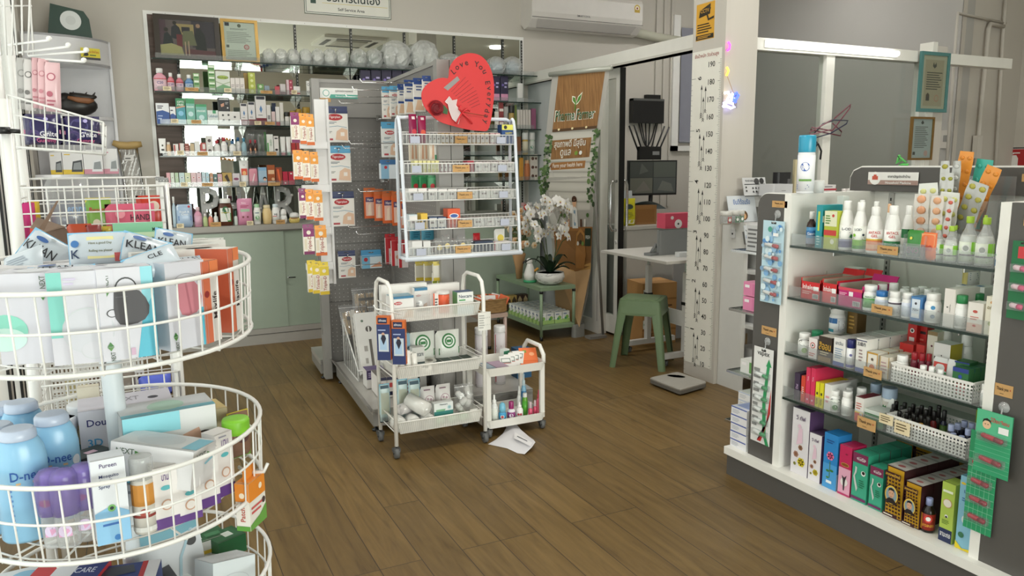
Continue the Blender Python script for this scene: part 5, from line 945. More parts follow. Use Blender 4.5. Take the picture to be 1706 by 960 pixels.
framed(TF,370,432,31,BSH[0],.0,.022,'A8884A','E2E0D8',[('c',.5,.92,.06,'6A6A5A'),('r',.04,.18,.9,.99,'3A3A4A'),('l',.2,.8,.8,.85,2,'8A8A84'),('l',.08,.92,.45,.76,7,'A8A6A0'),('c',.7,.36,.09,'C87A7A'),('c',.7,.36,.06,'D8B8B4'),('r',.05,.14,.33,.4,'6A6A68'),('l',.08,.92,.1,.28,4,'B4B2AC')],'gold framed certificate on the topmost glass shelf',metal=.6,lean=-.1)
def bagpile(l,r,t,n,name,label,group,ins=.05,z=BSH[0],fc=None,inner='E4E2DA',lumps=3,hh=None):
    f=fc or B
    for i in range(n):
        a=l+(r-l)*i/n;e=l+(r-l)*(i+1)/n;s0=f.s_at(a,z,ins);s1=f.s_at(e,z,ins);w=s1-s0;h=(f.z_at(t,(s0+s1)/2,ins)-z)
        b=MB();R=random.Random(int(a*7));d=min(.17,w)
        k_=max(1,int(w/.09));d=min(.13,w*1.1)
        for q in range(k_):b.sphere(((q+.5)/k_*w*.86-w*.43,d/2,h*.42),.5,mat(inner,.7),10,(w/k_*.86,d*.8,h*.74))
        def cr(u,v,w=w,d=d,h=h,R=R):
            x=2*PI*u;k=1+R.uniform(-.10,.10) if 0 < v < 1 else 1;y=math.sin(PI*min(v*.97+.02,.99))**.35
            if u in (0,1):k=1
            return (w*.50*k*y*math.copysign(abs(math.cos(x))**.6,math.cos(x)),d/2+d*.5*k*y*math.copysign(abs(math.sin(x))**.6,math.sin(x)),h*(.02+v*(.9+.08*k)))
        b.grid(cr,26,8,CRINK,False);o=b.build(name);put(o,f.pt((s0+s1)/2,ins,z+.001),0,label,'bag',group)
bagpile(440,583,80,7,'wrapped_roll','white paper roll wrapped in clear plastic on the topmost glass shelf','wrapped white rolls on the topmost shelf')
bagpile(588,640,80,2,'clear_bag','crumpled clear bag right of the white rolls on the topmost shelf','crumpled clear bags',inner='A8B0A4')
bagpile(640,735,66,2,'clear_bag','big bulging clear bag of white goods on the topmost shelf','bulging clear bags',inner='D0D0CA')
bagpile(736,772,88,1,'clear_bag','grey folded bag left of the red heart on the topmost shelf','grey bags',inner='7A828A')
bagpile(818,872,93,2,'clear_bag','pale blue bag right of the red heart on the topmost shelf','pale blue bags',inner='A8B8C4')
# price cards on the lips
for z,lst in ((1,((288,301.5,144,151,'k'),(324,345.5,146,152,'t'),(387,399,147,154,'p'),(446,465,151,156,'t'),(496,505,150,157,'k'))),(2,((297,309,198,205,'p'),(330,346,200,206,'t'),(433,444,202,208,'k'),(450,466,203,208,'t'))),(3,((303,314,251,258,'k'),(336,353,253,259,'t'),(395,408,252,259,'p'),(450,466,253,259,'t'))),(4,((305,316,304,311,'k'),(340,358,305,310.5,'t'),(402,413,303,311,'k'),(449,469,304,309.5,'t')))):
    f=Face((0,BY-.003),0)
    for l,r,t,bt,kd in lst:
        s0=f.s_at(l,1,0);s1=f.s_at(r,1,0);s=(s0+s1)/2;z1=f.z_at(t,s,0);z0=f.z_at(bt,s,0)
        kcard(f.pt(s,0,z0),0,s1-s0,z1-z0,'on the %s shelf of the mirror wall' % ['','second','third','fourth','lowest'][z],'kraft' if kd == 't' else 'pale')
f=Face((0,5.908),0)
for l,r,t,bt,kd in ((293,305,372,379,'pale'),(349,367,371,377,'kraft'),(410,421,369,376,'pale'),(459,474,368,374,'kraft')):
    s0=f.s_at(l,1,0);s1=f.s_at(r,1,0);s=(s0+s1)/2;kcard(f.pt(s,0,.9055),0,s1-s0,.032,'standing on the edge of the grey counter',kd)
# ================================================================ central pegboard unit
PG=empty('pegboard_unit',(1.43,3.60,0),math.radians(-3.2));PGA=PG.rotation_euler.z
STE=mat('918E89',.4,.2);PEG=mat('7C7976',.5);FRM=mat('918E8A',.4)
def pegwall(b,x0,x1,z0,z1,y,holes=True,ax='x'):
    b.box(x0,x1,y,y+.012,z0,z1,PEG)
def pgb(fn,name):b=MB();fn(b);return b.build(name,PG)
HH=1.84
# end board facing the viewer
def f1(b):
    b.box(-.46,-.055,1.06,1.085,.12,HH,PEG)
    for z in (1.62,1.24,.86,.5):b.box(-.46,-.055,1.056,1.06,z-.002,z+.002,mat('5E5C58'))
    for i in range(15):
        for j in range(58):
            if j % 19 in (0,):continue
            x=-.445+i*.026;z=.16+j*.0245
            if z < 1.60 and z > .14:b.add([(x-.0022,1.0592,z-.0022),(x+.0022,1.0592,z-.0022),(x+.0022,1.0592,z+.0022),(x-.0022,1.0592,z+.0022)],[(0,1,2,3)],mat('C4C2BE',noise=0) if (i*5+j*3) % 7 else mat('3A3836',noise=0))
pgb(f1,'end_board')
pgb(lambda b:(b.box(-.46,-.055,1.05,1.06,1.62,HH-.01,mat('8C8985',.45)),b.box(-.47,-.05,1.045,1.09,HH-.02,HH,FRM)),'header_board')
def up(b,x):b.box(x-.022,x+.022,1.03,1.11,0.02,HH,FRM);b.box(x-.024,x-.022,1.06,1.08,.3,HH-.05,mat('7C7974'))
pgb(lambda b:up(b,-.485),'upright');pgb(lambda b:b.box(-.06,.06,1.03,1.09,.02,HH,FRM),'upright')
def f2(b):
    b.box(-.05,-.038,.06,1.03,.12,HH-.02,PEG);b.box(.038,.05,.06,1.03,.12,HH-.02,PEG);b.box(-.06,.06,0.06,1.03,HH-.02,HH,FRM);b.box(-.052,-.05,.06,1.03,1.62,1.64,FRM)
    for i in range(24):
        for j in range(52):
            y=.1+i*.038;z=.2+j*.028;b.add([(-.0505,y-.0025,z-.0025),(-.0505,y+.0025,z-.0025),(-.0505,y+.0025,z+.0025),(-.0505,y-.0025,z+.0025)],[(0,1,2,3)],mat('C4C2BE',noise=0))
pgb(f2,'spine_board')
pgb(lambda b:(b.box(-.065,-.002,0,.06,.02,HH,FRM),b.box(.002,.065,0,.06,.02,HH,FRM),b.box(-.004,.004,.004,.06,.02,HH,mat('4A4844'))),'end_upright')
def foot(b,x0,x1,y0,y1):
    b.box(x0,x1,y0,y1,.035,.115,STE);b.box(x0-.002,x1,y0,y1,.095,.125,mat('B4B1AB',.35,.2));b.box(x0,x1,y0,y1,.118,.122,mat('6E6B66'))
pgb(lambda b:(foot(b,-.44,-.07,.0,1.03),b.add([(-.47,0,.15),(-.44,0,.125),(-.44,1.03,.125),(-.47,1.03,.15),(-.474,0,.15),(-.45,0,.11),(-.45,1.03,.11),(-.474,1.03,.15)],[(0,1,2,3),(4,7,6,5),(0,4,5,1),(3,2,6,7),(0,3,7,4)],STE)),'base_shelf')
pgb(lambda b:foot(b,.07,.44,.0,1.03),'base_shelf')
pgb(lambda b:foot(b,-.52,-.06,1.12,1.5),'base_shelf')
for x,y in ((-.42,.04),(-.42,.98),(.42,.04),(-.5,1.14),(.42,.98)):pgb(lambda b:b.lathe([(.018,0),(.02,.01),(.008,.012),(.008,.036)],BLACK,12,cx=x,cy=y),'levelling_foot')
tag(PG,'grey metal pegboard display unit in the middle of the shop','display unit')
bpy.context.view_layer.update();PGM=Matrix.Translation((1.43,3.60,0)) @ Matrix.Rotation(PGA,4,'Z')
def pw(x,y,z):return PGM @ Vector((x,y,z))
EB=Face(pw(-.46,1.045,0)[:2],math.degrees(PGA))          # face of the end board
SPN=Face(pw(-.058,1.03,0)[:2],math.degrees(PGA)-90)       # left face of the spine
# sign on the header
plate(EB,543,604,147,164,0,'category_sign','E8E8E4',[('r',.25,1,0,.38,'4EA08E'),('c',.16,.45,.12,'E8E8E4'),('c',.16,.5,.09,'7AB0A4'),('c',.16,.5,.07,'E8E8E4'),('t','อุปกรณ์การแพทย์',.64,.7,.26,'3A3A38',.6),('t','Medical Equipment',.62,.19,.2,'E8F0EC',.55)],'white and teal medical equipment sign on the pegboard header','sign')
thank_tag(EB,538,560,163,170,0,'under the medical equipment sign')
# plaster packs
def tp(col,acc,rot=0):
    return [('r',0,1,.92,1,col),('c',.5,.80,.30,'B4242C',.42),('t','Tigerplast',.5,.80,.085,'F4E8E6',.5),('l',.15,.6,.58,.66,2,'5A6A7A'),('p',[(.05,.52),(.3,.5),(.6,.53),(.95,.48),(.95,.465),(.6,.515),(.3,.485),(.05,.505)],'7AA0B8'),('p',[(.5,.08),(.55,.35),(.75,.46),(.97,.4),(.97,.05)],'E4C0A4'),('r',.7,.85,.2,.32,'F4EAE2'),('l',.12,.4,.28,.36,2,'8A8A88'),('r',.12,.4,.06,.12,'B4424A')]
def hangp(fc,l,r,t,bt,ins,col,tab,art,desc,cat='packet',group=None,d=.018,n=1,gap=.02,name='plaster_pack',rot=0,th=.13,w=None):
    s=fc.s_at((l+r)/2,1.3,ins);s0=fc.s_at(l,1.3,ins);s1=fc.s_at(r,1.3,ins);w=w or abs(s1-s0);zt=fc.z_at(t,s,ins);zb=fc.z_at(bt,s,ins);h=zt-zb
    o=P_hang(w,d,h,col,tab,art,name,th=th)
    put(o,fc.pt(s,ins,zb),fc.a+rot,desc,cat,group)
    for q in range(1,n):put(copy_tree(o),fc.pt(s+.002*q,ins+gap*q,zb),fc.a+rot,desc+', behind',cat,group)
    return s,zt
def peghook(fc,s,z,L,where,grp='pegboard hooks',rz=None):
    r=empty('peg_hook',fc.pt(s,0,z),fc.a if rz is None else rz);b=MB();b.box(-.012,.012,-.004,0,-.012,.02,CHROME);b.tube([(0,-.004,.0),(0,-L,-.006),(0,-L-.012,.012)],.0028,CHROME,6);b.build('prong',r);PLACED.append(r)
    return tag(r,'chrome peg hook '+where,'hook',grp)
for l,r,t,bt,tab,n,nm in ((540,583,177,237,'26325E',3,'navy topped plaster pack at the top of the end board'),(543,585,243,304,'5AA4CC',2,'light blue topped plaster pack second on the end board'),(546,588,319,377,'26325E',1,'navy topped plaster pack third on the end board'),(557,586,418,463,'26325E',1,'small navy topped plaster pack low on the end board')):
    s,z=hangp(EB,l,r,t,bt,-.075,'EEEAE4',tab,tp(tab,0),nm,'plaster pack',d=.012,n=n)
    peghook(EB,EB.s_at((l+r)/2,1.3,-.07),z-.03,.10,'holding the '+nm.split(' at')[0].split(' second')[0].split(' third')[0].split(' low')[0])
hangp(EB,597,631,417,447,-.06,'DDE8EE','4A9AC8',[('r',0,.4,0,1,'7AB8D8'),('c',.2,.7,.1,'B4242C'),('p',[(.4,.1),(.9,.5),(1,.1)],'D89A7A')],'small blue plaster box hanging low right on the end board','plaster pack',d=.05,th=.3)
for px,py in ((607,190),(619,186),(632,184),(626,206),(610,293),(655,265),(622,392),(612,462)):
    s=EB.s_at(px+26,1.3,0);z=EB.z_at(py+8,s,0)
    if s < .39:peghook(EB,s,z,.16,'sticking out empty from the end board','empty hooks on the end board')
# packs on the spine hooks (seen from their front, hanging across the spine)
XF=lambda dy:Face(pw(-.25,dy,0)[:2],math.degrees(PGA))
OR=[('r',.12,.88,.1,.8,'E8C4B4'),('r',.12,.88,.62,.8,'4A3A6A'),('t','Hand',.5,.71,.1,'F0E8E0',.5),('p',[(.3,.12),(.35,.5),(.55,.58),(.6,.12)],'F0DCC8')]
for i,(l,r) in enumerate(((605,620),(622,634),(636,651),(652,664),(665,678))):
    f=XF(1.0-.06*i-.05);hangp(f,l,r+4,313+i*2,364+i*4,0,'D8642A','C86A34',OR,'orange hand support pack on a spine hook','packet','orange support packs on the spine',d=.02)
for i,(l,r) in enumerate(((638,655),(648,664),(660,676))):
    f=XF(.85-.08*i);hangp(f,l,r,390+i*5,440+i*3,0,'E4D8D8','B8242E',[('r',0,1,.6,1,'B8242E'),('r',0,.3,0,1,'B8242E'),('c',.6,.35,.2,'D8A890')],'red and white bandage pack on a spine hook','packet','red bandage packs on the spine',d=.02)
for i,(l,r,t,bt,tab) in enumerate(((641,655,144,198,'5AA4CC'),(654,670,143,194,'5AA4CC'))):
    hangp(XF(.80-.05*i),l,r,t,bt,0,'EEEAE4',tab,tp('EEEAE4',0),'blue topped plaster pack high on the spine','plaster pack','blue topped packs on the spine',d=.02)
for i,(l,r,t,bt) in enumerate(((667,680,140,191),(678,695,133,190),(693,712,130,186),(708,722,126,176))):
    hangp(XF((.6,.42,.24,.10)[i]),l,r,t,bt,0,'EEEAE4','2E4A8A',[('r',0,1,.42,.5,'2E4A8A'),('p',[(.1,.05),(.3,.4),(.7,.4),(.9,.05)],'E4C0A0'),('l',.2,.8,.7,.9,2,'4A5A8A')],'white and navy dressing pack high on the spine','packet','navy dressing packs on the spine',d=.015)
hangp(XF(.75),638,664,203,262,0,'E8E8E6','5AA4CC',tp('EEEAE4',0),'blue topped large plaster pack at mid height on the spine','plaster pack',d=.02)
hangp(XF(.72),635,661,266,298,0,'DDE4EA','3A6A9A',[('r',0,.5,0,1,'8AB4D0'),('c',.3,.75,.1,'B4242C')],'small blue box hanging below the large plaster pack','plaster pack',d=.05,th=.2)
for i in range(3):hangp(XF((.38,.19,.04)[i]),683+i*17,699+i*17,232,268,0,'EADFCC','D8CCB8',[('p',[(.2,.1),(.3,.9),(.4,.9),(.45,.1)],'D8A888'),('p',[(.6,.1),(.62,.9),(.72,.9),(.8,.1)],'D8A888')],'cream support pack with leg picture behind the wire rack','packet','cream leg support packs',d=.015)
for i in range(3):hangp(XF((.21,.12,.035)[i]),711+i*7,717+i*7,240,266,0,'EDEDE8','E8E8E4',[('r',0,1,0,.35,'4A9A6A')],'narrow white and green pack behind the wire rack','packet','green and white narrow packs',d=.01)
for i in range(3):hangp(XF((.38,.2,.06)[i]),686+i*14,702+i*14,292,318,0,'3F9A62','3F9A62',[('c',.4,.35,.25,'C8343A'),('r',.6,1,.1,.8,'2E7A4C')],'green plaster pack behind the wire rack','packet','green packs behind the rack',d=.02)
for i in range(2):hangp(XF((.42,.16)[i]),682+i*20,700+i*20,380,400,0,'3A8AA4','3A8AA4',[('l',.2,.8,.2,.8,3,'1E5A74')],'teal box pack behind the wire rack','packet','teal packs behind the rack',d=.03)
for i in range(3):hangp(XF((.35,.17,.03)[i]),688+i*15,706+i*15,436,468,0,'E8E2D4','E4D060',[('r',0,1,0,.2,'E0C43A')],'white and yellow pack below the wire rack','packet','yellow edged packs below the rack',d=.02)
for i in range(2):hangp(XF((.12,.04)[i]),716+i*9,724+i*9,452,474,0,'EDEDE8','2A3A5A',[('r',0,1,0,.3,'B8CC4A'),('r',0,1,.7,1,'2A3A5A')],'small navy and lime pack below the wire rack','packet','navy and lime packs',d=.01)
for dy,z in ((.95,1.70),(.75,1.72),(.55,1.74),(.35,1.76),(.9,1.44),(.7,1.46),(.85,.98),(.6,.96),(.5,1.2),(.8,.76)):
    p=pw(-.055,dy,z);peghook(SPN,SPN.s_at(proj(p)[0],z,0),z,.30,'on the left side of the spine','long hooks on the spine')
# white side rack of upright boxes at the left edge of the unit
SR=Face((0,4.40),0);xs=SR.s_at(533,1.2,0)
r=empty('side_rack',(xs,4.40,0));b=MB();m=mat('E4E2E2',.35)
b.box(-.01,.05,.0,.012,.66,1.70,m);b.box(.05,.062,-.03,.012,.66,1.70,m);b.build('back_strip',r)
for z in (1.44,1.20,.96,.76):b=MB();b.box(-.10,.05,-.02,.006,z-.012,z+.028,m);b.box(-.10,.05,-.05,-.02,z-.012,z-.009,m);b.build('ledge',r)
tag(r,'white narrow hanging rack on the left edge of the pegboard unit','rack')
TD=lambda c,c2:[('r',.0,1,.68,1,c),('c',.5,.84,.2,'F4E8D8'),('r',0,1,0,.12,c2),('v','Triple-D',.6,.4,.42,'A8504A'),('r',.08,.3,.2,.6,'E4D8C0')]
rows=((187,238,((489,503),(503,516),(514,527)),'top','F0A03C','D86A2A',3),(250,299,((490,506),(505,517),(518,531)),'second','F0A03C','D86A2A',3),(314,364,((496,508),(507,521),(520,535)),'third','F0A03C','D86A2A',2),(374,424,((500,518),(520,539)),'fourth','F0A03C','D86A2A',1),(434,487,((504,518),(512,528),(524,540)),'lowest','E8CC3E','D8B82E',3))
for t,bt,cols,nm,c,c2,n in rows:
    for i,(l,rr_) in enumerate(cols):
        cc,c22=(c,c2)
        if (nm,i) in (('top',0),('third',0),('fourth',0)):cc,c22='8A2E6A','7A2458'
        f=Face((0,4.33-.01*i),0);hangp(f,l,rr_,t+i*1.5,bt+i*2,0,'F0E8DC',cc,TD(cc,c22),'%s medicine box in the %s row of the white side rack' % ('purple ended' if cc[0] == '8' else ('yellow' if nm == 'lowest' else 'orange ended'),nm),'medicine box','upright boxes in the side rack',d=.025,name='hanging_box')
# boxes and bags on the left base shelf
def loose(o,lx,ly,z,rz,rx,ry,label,cat,group=None):
    p=pw(lx,ly,z);o.location=p;o.rotation_euler=(rx,ry,PGA+rz);tag(o,label,cat,group);PLACED.append(o);return o
whb=lambda:[('c',.3,.86,.06,'6A7A6A'),('c',.55,.72,.14,'5A5450'),('r',.52,.58,.62,.76,'E8E6E2'),('r',.5,.62,.1,.55,'6A645E'),('l',.25,.42,.1,.5,2,'A8A49E')]
wr=empty('wire_tray',pw(-.40,.95,.127),PGA);b=MB()
for y in (0,-.42):b.tube([(0,y,0),(0,y,.28 if y == 0 else .06),(.3,y,.28 if y == 0 else .06),(.3,y,0)],.004,WIREW,6)
for x in (0,.3):b.tube([(x,0,.28),(x,-.42,.06)],.004,WIREW,6);b.tube([(x,0,0),(x,-.42,0)],.004,WIREW,6)
for i in range(1,8):b.tube([(0,-i*.055,.28-i*.029),(0,-i*.055,0)],.002,WIREW,5)
b.build('wire_frame',wr);PLACED.append(wr);tag(wr,'white sloping wire tray on the left base shelf of the pegboard unit','tray')
def spec(x,y,w,d,h,tilt,col,art,label,cat='box',z=.128,rz=-PI/2*0,name='product_box',**k):
    o=P_carton(w,d,h,col,art,n=name,**k);return loose(o,x,y,z,rz,tilt,0,label,cat)
spec(-.31,.56,.13,.06,.36,-.45,'E8E6E2',whb(),'tall white box with brown round logo leaning on the base shelf',z=.16)
spec(-.17,.56,.12,.06,.36,-.45,'E6E6E2',[('c',.3,.9,.07,'4A9A5A'),('r',.7,.75,.1,.5,'5AA060'),('l',.3,.6,.2,.6,3,'B8B8B4')],'tall white box with green dot leaning beside it',z=.16)
spec(-.36,.68,.02,.05,.36,-.45,'C8C4BE',[('l',.1,.9,.1,.9,8,'4A4440')],'narrow printed side box in the wire tray',z=.16)
spec(-.34,.36,.10,.10,.10,0,'E4E0DC',[('r',0,1,.5,1,'4A3A64'),('c',.6,.3,.16,'C8505A'),('l',.1,.9,.6,.9,3,'C8BCD8')],'white and purple box on the left base shelf',top='5A4A74')
spec(-.20,.40,.14,.16,.05,-.1,'ECEAE6',[('l',.1,.9,.2,.8,2,'A8A4A0')],'purple topped white box lying on the base shelf',top='43345A',z=.24)
for i in range(3):spec(-.35+i*.045,.16+.0*i,.043,.17,.11,0,'EAE4E0',[('r',0,1,.1,.28,'2A2A44'),('c',.5,.6,.3,'C8484A'),('r',0,1,.85,1,'3A3A54')],'white red and navy box packed at the front of the base shelf, '+['left','middle','right'][i],top='6A6460')
spec(-.21,.12,.08,.2,.10,0,'ECE8E4',[('l',.1,.9,.2,.8,3,'A85A5A')],'white box with red print behind the trolley on the base shelf',top='E4E0DA')
for i in range(2):spec(-.13+.0*i,.25+.1*i,.09,.08,.18,0,'DAD8D4',[('p',[(.4,.2),(.5,.8),(.6,.2)],'2A2826'),('c',.5,.6,.14,'2A2826')],'white box with a black symbol behind the trolley, '+['nearer','farther'][i])
def zipbag(w,h,d,n,inner,lying=False,name='zip_bag'):
    ro=empty(name);b=MB();mm=BAGP
    def sh(u,v):return d/2*max(0,1-(2*u-1)**4)**.5*(math.sin(PI*min(1,v*1.02))**.5)
    for s in (-1,1):b.grid(lambda u,v,s=s:((u-.5)*w,d/2+s*(sh(u,v)+.003*math.sin(u*17+v*11)),v*h),10,10,mm)
    b.box(-w/2,w/2,d/2-.001,d/2+.001,h*.9,h*.92,mat('E4E4E4'));b.build('bag_film',ro);inner(ro,w,h,d);return ro
def sticks(ro,w,h,d,col='D8B88A',n=26,r=.0022,ln=.75):
    b=MB();R=random.Random(5)
    for i in range(n):
        x=(i/(n-1)-.5)*w*.8;y=d*(.3+.4*R.random());b.tube([(x,y,h*.06),(x+R.uniform(-.01,.01),y,h*ln)],r,mat(col,.8),5)
    b.build('wooden_stick',ro);q=MB();q.box(-w*.3,w*.3,d*.1,d*.12,h*.45,h*.56,mat('2A2422'));q.build('label',ro)
o=zipbag(.17,.22,.05,1,sticks);loose(o,-.33,.84,.34,0,-.75,0,'clear bag of wooden sticks with black label in the wire tray, left','bag')
o=zipbag(.16,.20,.05,1,sticks);loose(o,-.16,.84,.34,0,-.7,0,'clear bag of wooden sticks with black label in the wire tray, right','bag')
o=zipbag(.17,.16,.07,1,sticks);loose(o,-.24,.96,.44,0,-.3,0,'clear bag of short wooden sticks at the top of the wire tray','bag')
# canisters and dark boxes on the right base shelf
for (l,r,t,nm) in ((794,815,562,'left'),(826,847,557,'right, with red seam'),(815,825,562,'half hidden middle')):
    f=Face((0,3.72),0);s=f.s_at((l+r)/2,.3,0);ro=P_bottle((r-l)*.0029,0,.33 if nm[0] != 'h' else .30,'can','E6E2E4','EDEBEB',[('r',.7,.9,.12,.22,'4A4A4A'),('l',.1,.5,.3,.8,6,'C8B4BC'),('r',0,.06,0,1,'C84A4A' if nm[0] == 'r' else 'DCD4D8')],lab='E6E0E4',n='canister',seg=24)
    put(ro,(s,3.72 if nm[0] != 'h' else 3.80,.126),0,'white cylindrical canister behind the small trolley, '+nm,'canister')
for i,(px,c,c2,nm) in enumerate(((858,'2A5A80','5A9AC0','blue box at the right end'),(745,'C8602E','2E3E6A','orange box left'),(765,'C8602E','2E3E6A','orange box middle'))):
    f=Face((0,3.9),0);s=f.s_at(px,.3,0)
    o=P_carton(.09,.08,.17 if i == 0 else .12,c,[('r',.1,.9,.2,.6,c2)],n='product_box');put(o,(s,3.90 if i else 3.78,.126 if i == 0 else .127),0,nm+' on the right base shelf','box')
# ================================================================ white wire rack with the red heart
def curve_pts(fn,n):return [fn(i/n) for i in range(n+1)]
RK=Face((0,3.45),0);x0,x1=1.137,1.735;ZB,ZT=.892,1.545;YB,YT=3.558,3.50
rk=empty('wire_display_rack',(0,0,0));FR=mat('D9DEE6',.35)
def side_y(z):return 3.45 + (z-ZB)/(ZT-ZB)*.055
for nm,x in (('side_frame',x0),('side_frame',x1)):
    b=MB();b.tube([(x,YB,ZB),(x,YB,ZT-.03),(x,YB-.008,ZT+.0),(x,YB-.03,ZT+.012),(x,side_y(ZT)+.01,ZT),(x,side_y(ZT-.05),ZT-.05),(x,3.45,ZB),(x,3.45,ZB-.01)],.0082,FR,8);b.build(nm,rk)
b=MB();b.tube([(x0,YB,ZT),(x0+.02,YB,ZT+.012),(x1-.02,YB,ZT+.012),(x1,YB,ZT)],.009,FR);b.build('top_bar',rk)
b=MB();b.tube([(x0-.01,3.45,ZB),(x1+.01,3.45,ZB)],.011,FR);b.tube([(x0,YB,ZB),(x1,YB,ZB)],.009,FR);b.tube([(x0,YB,ZB),(x0,3.45,ZB)],.009,FR);b.tube([(x1,YB,ZB),(x1,3.45,ZB)],.009,FR);b.build('bottom_frame',rk)
b=MB()
for x in (1.36,1.50):b.tube([(x,YB,ZB),(x,YB+.035,ZB)],.005,FR,6);b.tube([(x,YB,ZT),(x,YB+.035,ZT)],.005,FR,6)
b.build('mounting_bracket',rk)
sh=[]
for rail,bot in ((224,240),(272,288),(318,333),(364,380),(408,425)):
    f=Face((0,3.455),0);z1=f.z_at(rail,1.45,0);z0=f.z_at(bot,1.45,0);z0=max(z0,ZB+.012);sh.append((z0,z1));y0=side_y(z0)+.004;y1=YB-.004
    b=MB()
    for zz,yy in ((z1,y0),(z0,y0),(z1+.012,y1),(z0,y1)):b.tube([(x0+.008,yy,zz),(x1-.008,yy,zz)],.0028,WIREW,5)
    for i in range(31):
        x=x0+.012+(x1-x0-.024)*i/30;b.tube([(x,y0,z1),(x,y0,z0),(x,y1,z0),(x,y1,z1+.012)],.0014,WIREW,4)
    b.build('wire_shelf',rk);b=MB();b.box(x0+.014,x1-.014,y0+.003,y0+.0045,z0+.003,z1-.004,ACRYL);b.build('clear_liner',rk)
tag(rk,'white five tier wire display rack hung in front of the pegboard spine','rack')
rr=random.Random(9)
def fill(si,items,tierw):
    z0,z1=sh[si];y=side_y(z0)+.012
    for (l,r,t,kind,desc,k) in items:
        f=Face((0,y),0);k=dict(k);k.setdefault('d',.06);rowp(f,z0+.0035,tierw,'small goods on the white wire rack',[(kind,l,r,t,desc,k)],ins=k.pop('ins',0))
def run(l,r,n,t,desc,col,top,art,d=.055):w=(r-l)/n;return [(l+i*w+.4,l+(i+1)*w-.4,t,'carton',desc,dict(col=col,top=top,art=art,d=d)) for i in range(n)]
wb=[('r',.05,.95,.1,.9,'E4DEDA'),('l',.2,.8,.3,.7,1,'8A7A7A')]
fill(0,[(683,697,190,'pouch','dark pink gel pouch leaning left',dict(col='8A1E4A',d=.03,rot=.1,art=[('r',.3,.7,.82,.92,'E8D8DC'),('c',.5,.4,.3,'C83A4A')])),(698,712,193,'pouch','dark pink gel pouch leaning right',dict(col='9A2250',d=.03,art=[('r',.3,.7,.85,.94,'E8D8DC'),('c',.5,.4,.3,'D8503A')])),(836,856,208,'carton','yellow and dark blue product box',dict(col='234A84',d=.05,art=[('r',0,1,.72,1,'DCD860'),('c',.3,.86,.14,'2A2A2A'),('t','HAPPY',.6,.55,.12,'D8C84A',.6)]))]
 + run(714,734,3,224,'small silver box','C8C8C8',None,wb) + run(735,748,2,222,'small golden box','B89A5A','C8A050',wb) + run(749,815,9,222,'small gold and white box','D8B888','C8A060',wb) + run(816,834,2,222,'small rose box','C8A0A0','B88080',wb),'on the top wire rack tier')
fill(1,run(690,732,6,268,'small pale yellow box','D8D090','D0C888',[('r',.2,.8,.3,.7,'E8E4B8')]) + run(733,753,3,272,'small rose red box','B8848A','A8707A',wb) + run(778,790,1,268,'dark red box','A02A3A','98303E',[]) + run(791,857,5,270,'white and rose box','D8C8C8','A86A72',wb),'on the second wire rack tier')
fill(2,run(680,712,2,314,'dark topped white box','E0DCD8','3A3A3E',wb) + run(713,778,4,315,'white box with dark slate top','E0DCDA','3C3C42',wb) + run(779,797,1,316,'white box with brown top','E0DCDA','5A4844',wb) + run(798,857,3,315,'white box with olive top','E0DCD6','6A6A48',wb),'on the middle wire rack tier')
fill(3,run(681,696,1,358,'pale blue and white box','D0D8DC','B8CCD0',wb) + run(701,713,1,356,'small yellow box','E0B83A','D8B03A',[('c',.5,.5,.2,'2A2A2A')]) + run(714,744,2,362,'navy topped box','4A5A7A','3A4A6A',wb) + run(768,808,2,363,'white box with maroon top','E0DAD8','5A3238',wb) + run(809,857,3,363,'white box with grey maroon top','D8D4D2','6A585C',wb) + [(746,767,348,'carton','standing orange box with blue oval',dict(col='D8582E',art=[('c',.5,.62,.38,'E8E4E0',.5),('c',.5,.62,.3,'3A5AA0',.45),('r',0,1,0,.2,'B83A2A')]))],'on the fourth wire rack tier')
fill(4,run(686,704,1,402,'pale grey flip box','DCDAD8','D4D2D0',[]) + run(705,718,1,402,'pale grey flip box','DCDAD8','D4D2D0',[]) + run(791,822,1,402,'dark navy box','2E3A50','2A3444',[]) + run(823,852,1,403,'white box with red edge','E4DEDE','D8D0D0',[('r',0,.05,0,1,'B83A44')])
 + [(725+i*13,740+i*13,398-(i % 2)*6,'pouch','small clear bag with cream filling',dict(m=BAGP,d=.05,ins=.01,art=[('c',.5,.4,.3,'E0CC90')])) for i in range(5)] + [(825,843,394,'pouch','white pouch with yellow lemon print',dict(col='E8E6E0',d=.03,ins=.065,h=.10,art=[('c',.5,.55,.3,'E0C850')])),(790,802,390,'pouch','red wrapped sweet pack',dict(col='B8242E',d=.03,ins=.065,h=.085))],'on the lowest wire rack tier')
for (z0,z1),(l,r) in zip(sh,((760,780),(755,783),(762,787),(762,786),(757,783))):
    f=Face((0,side_y(z0)-.004),0);s0=f.s_at(l,1.2,0);s1=f.s_at(r,1.2,0);kcard(f.pt((s0+s1)/2,0,z0+.004),0,s1-s0,.034,'on the front of the wire rack')
    for a in (x0+.06,x1-.09):
        b=MB();b.box(-.024,.024,0,.0012,0,.032,mat('B4B8C8'));put(b.build('label_holder'),(a+.01,side_y(z0)-.003,z0+.004),0,'blank lavender grey label on the front of the wire rack','label','blank labels on the wire rack')
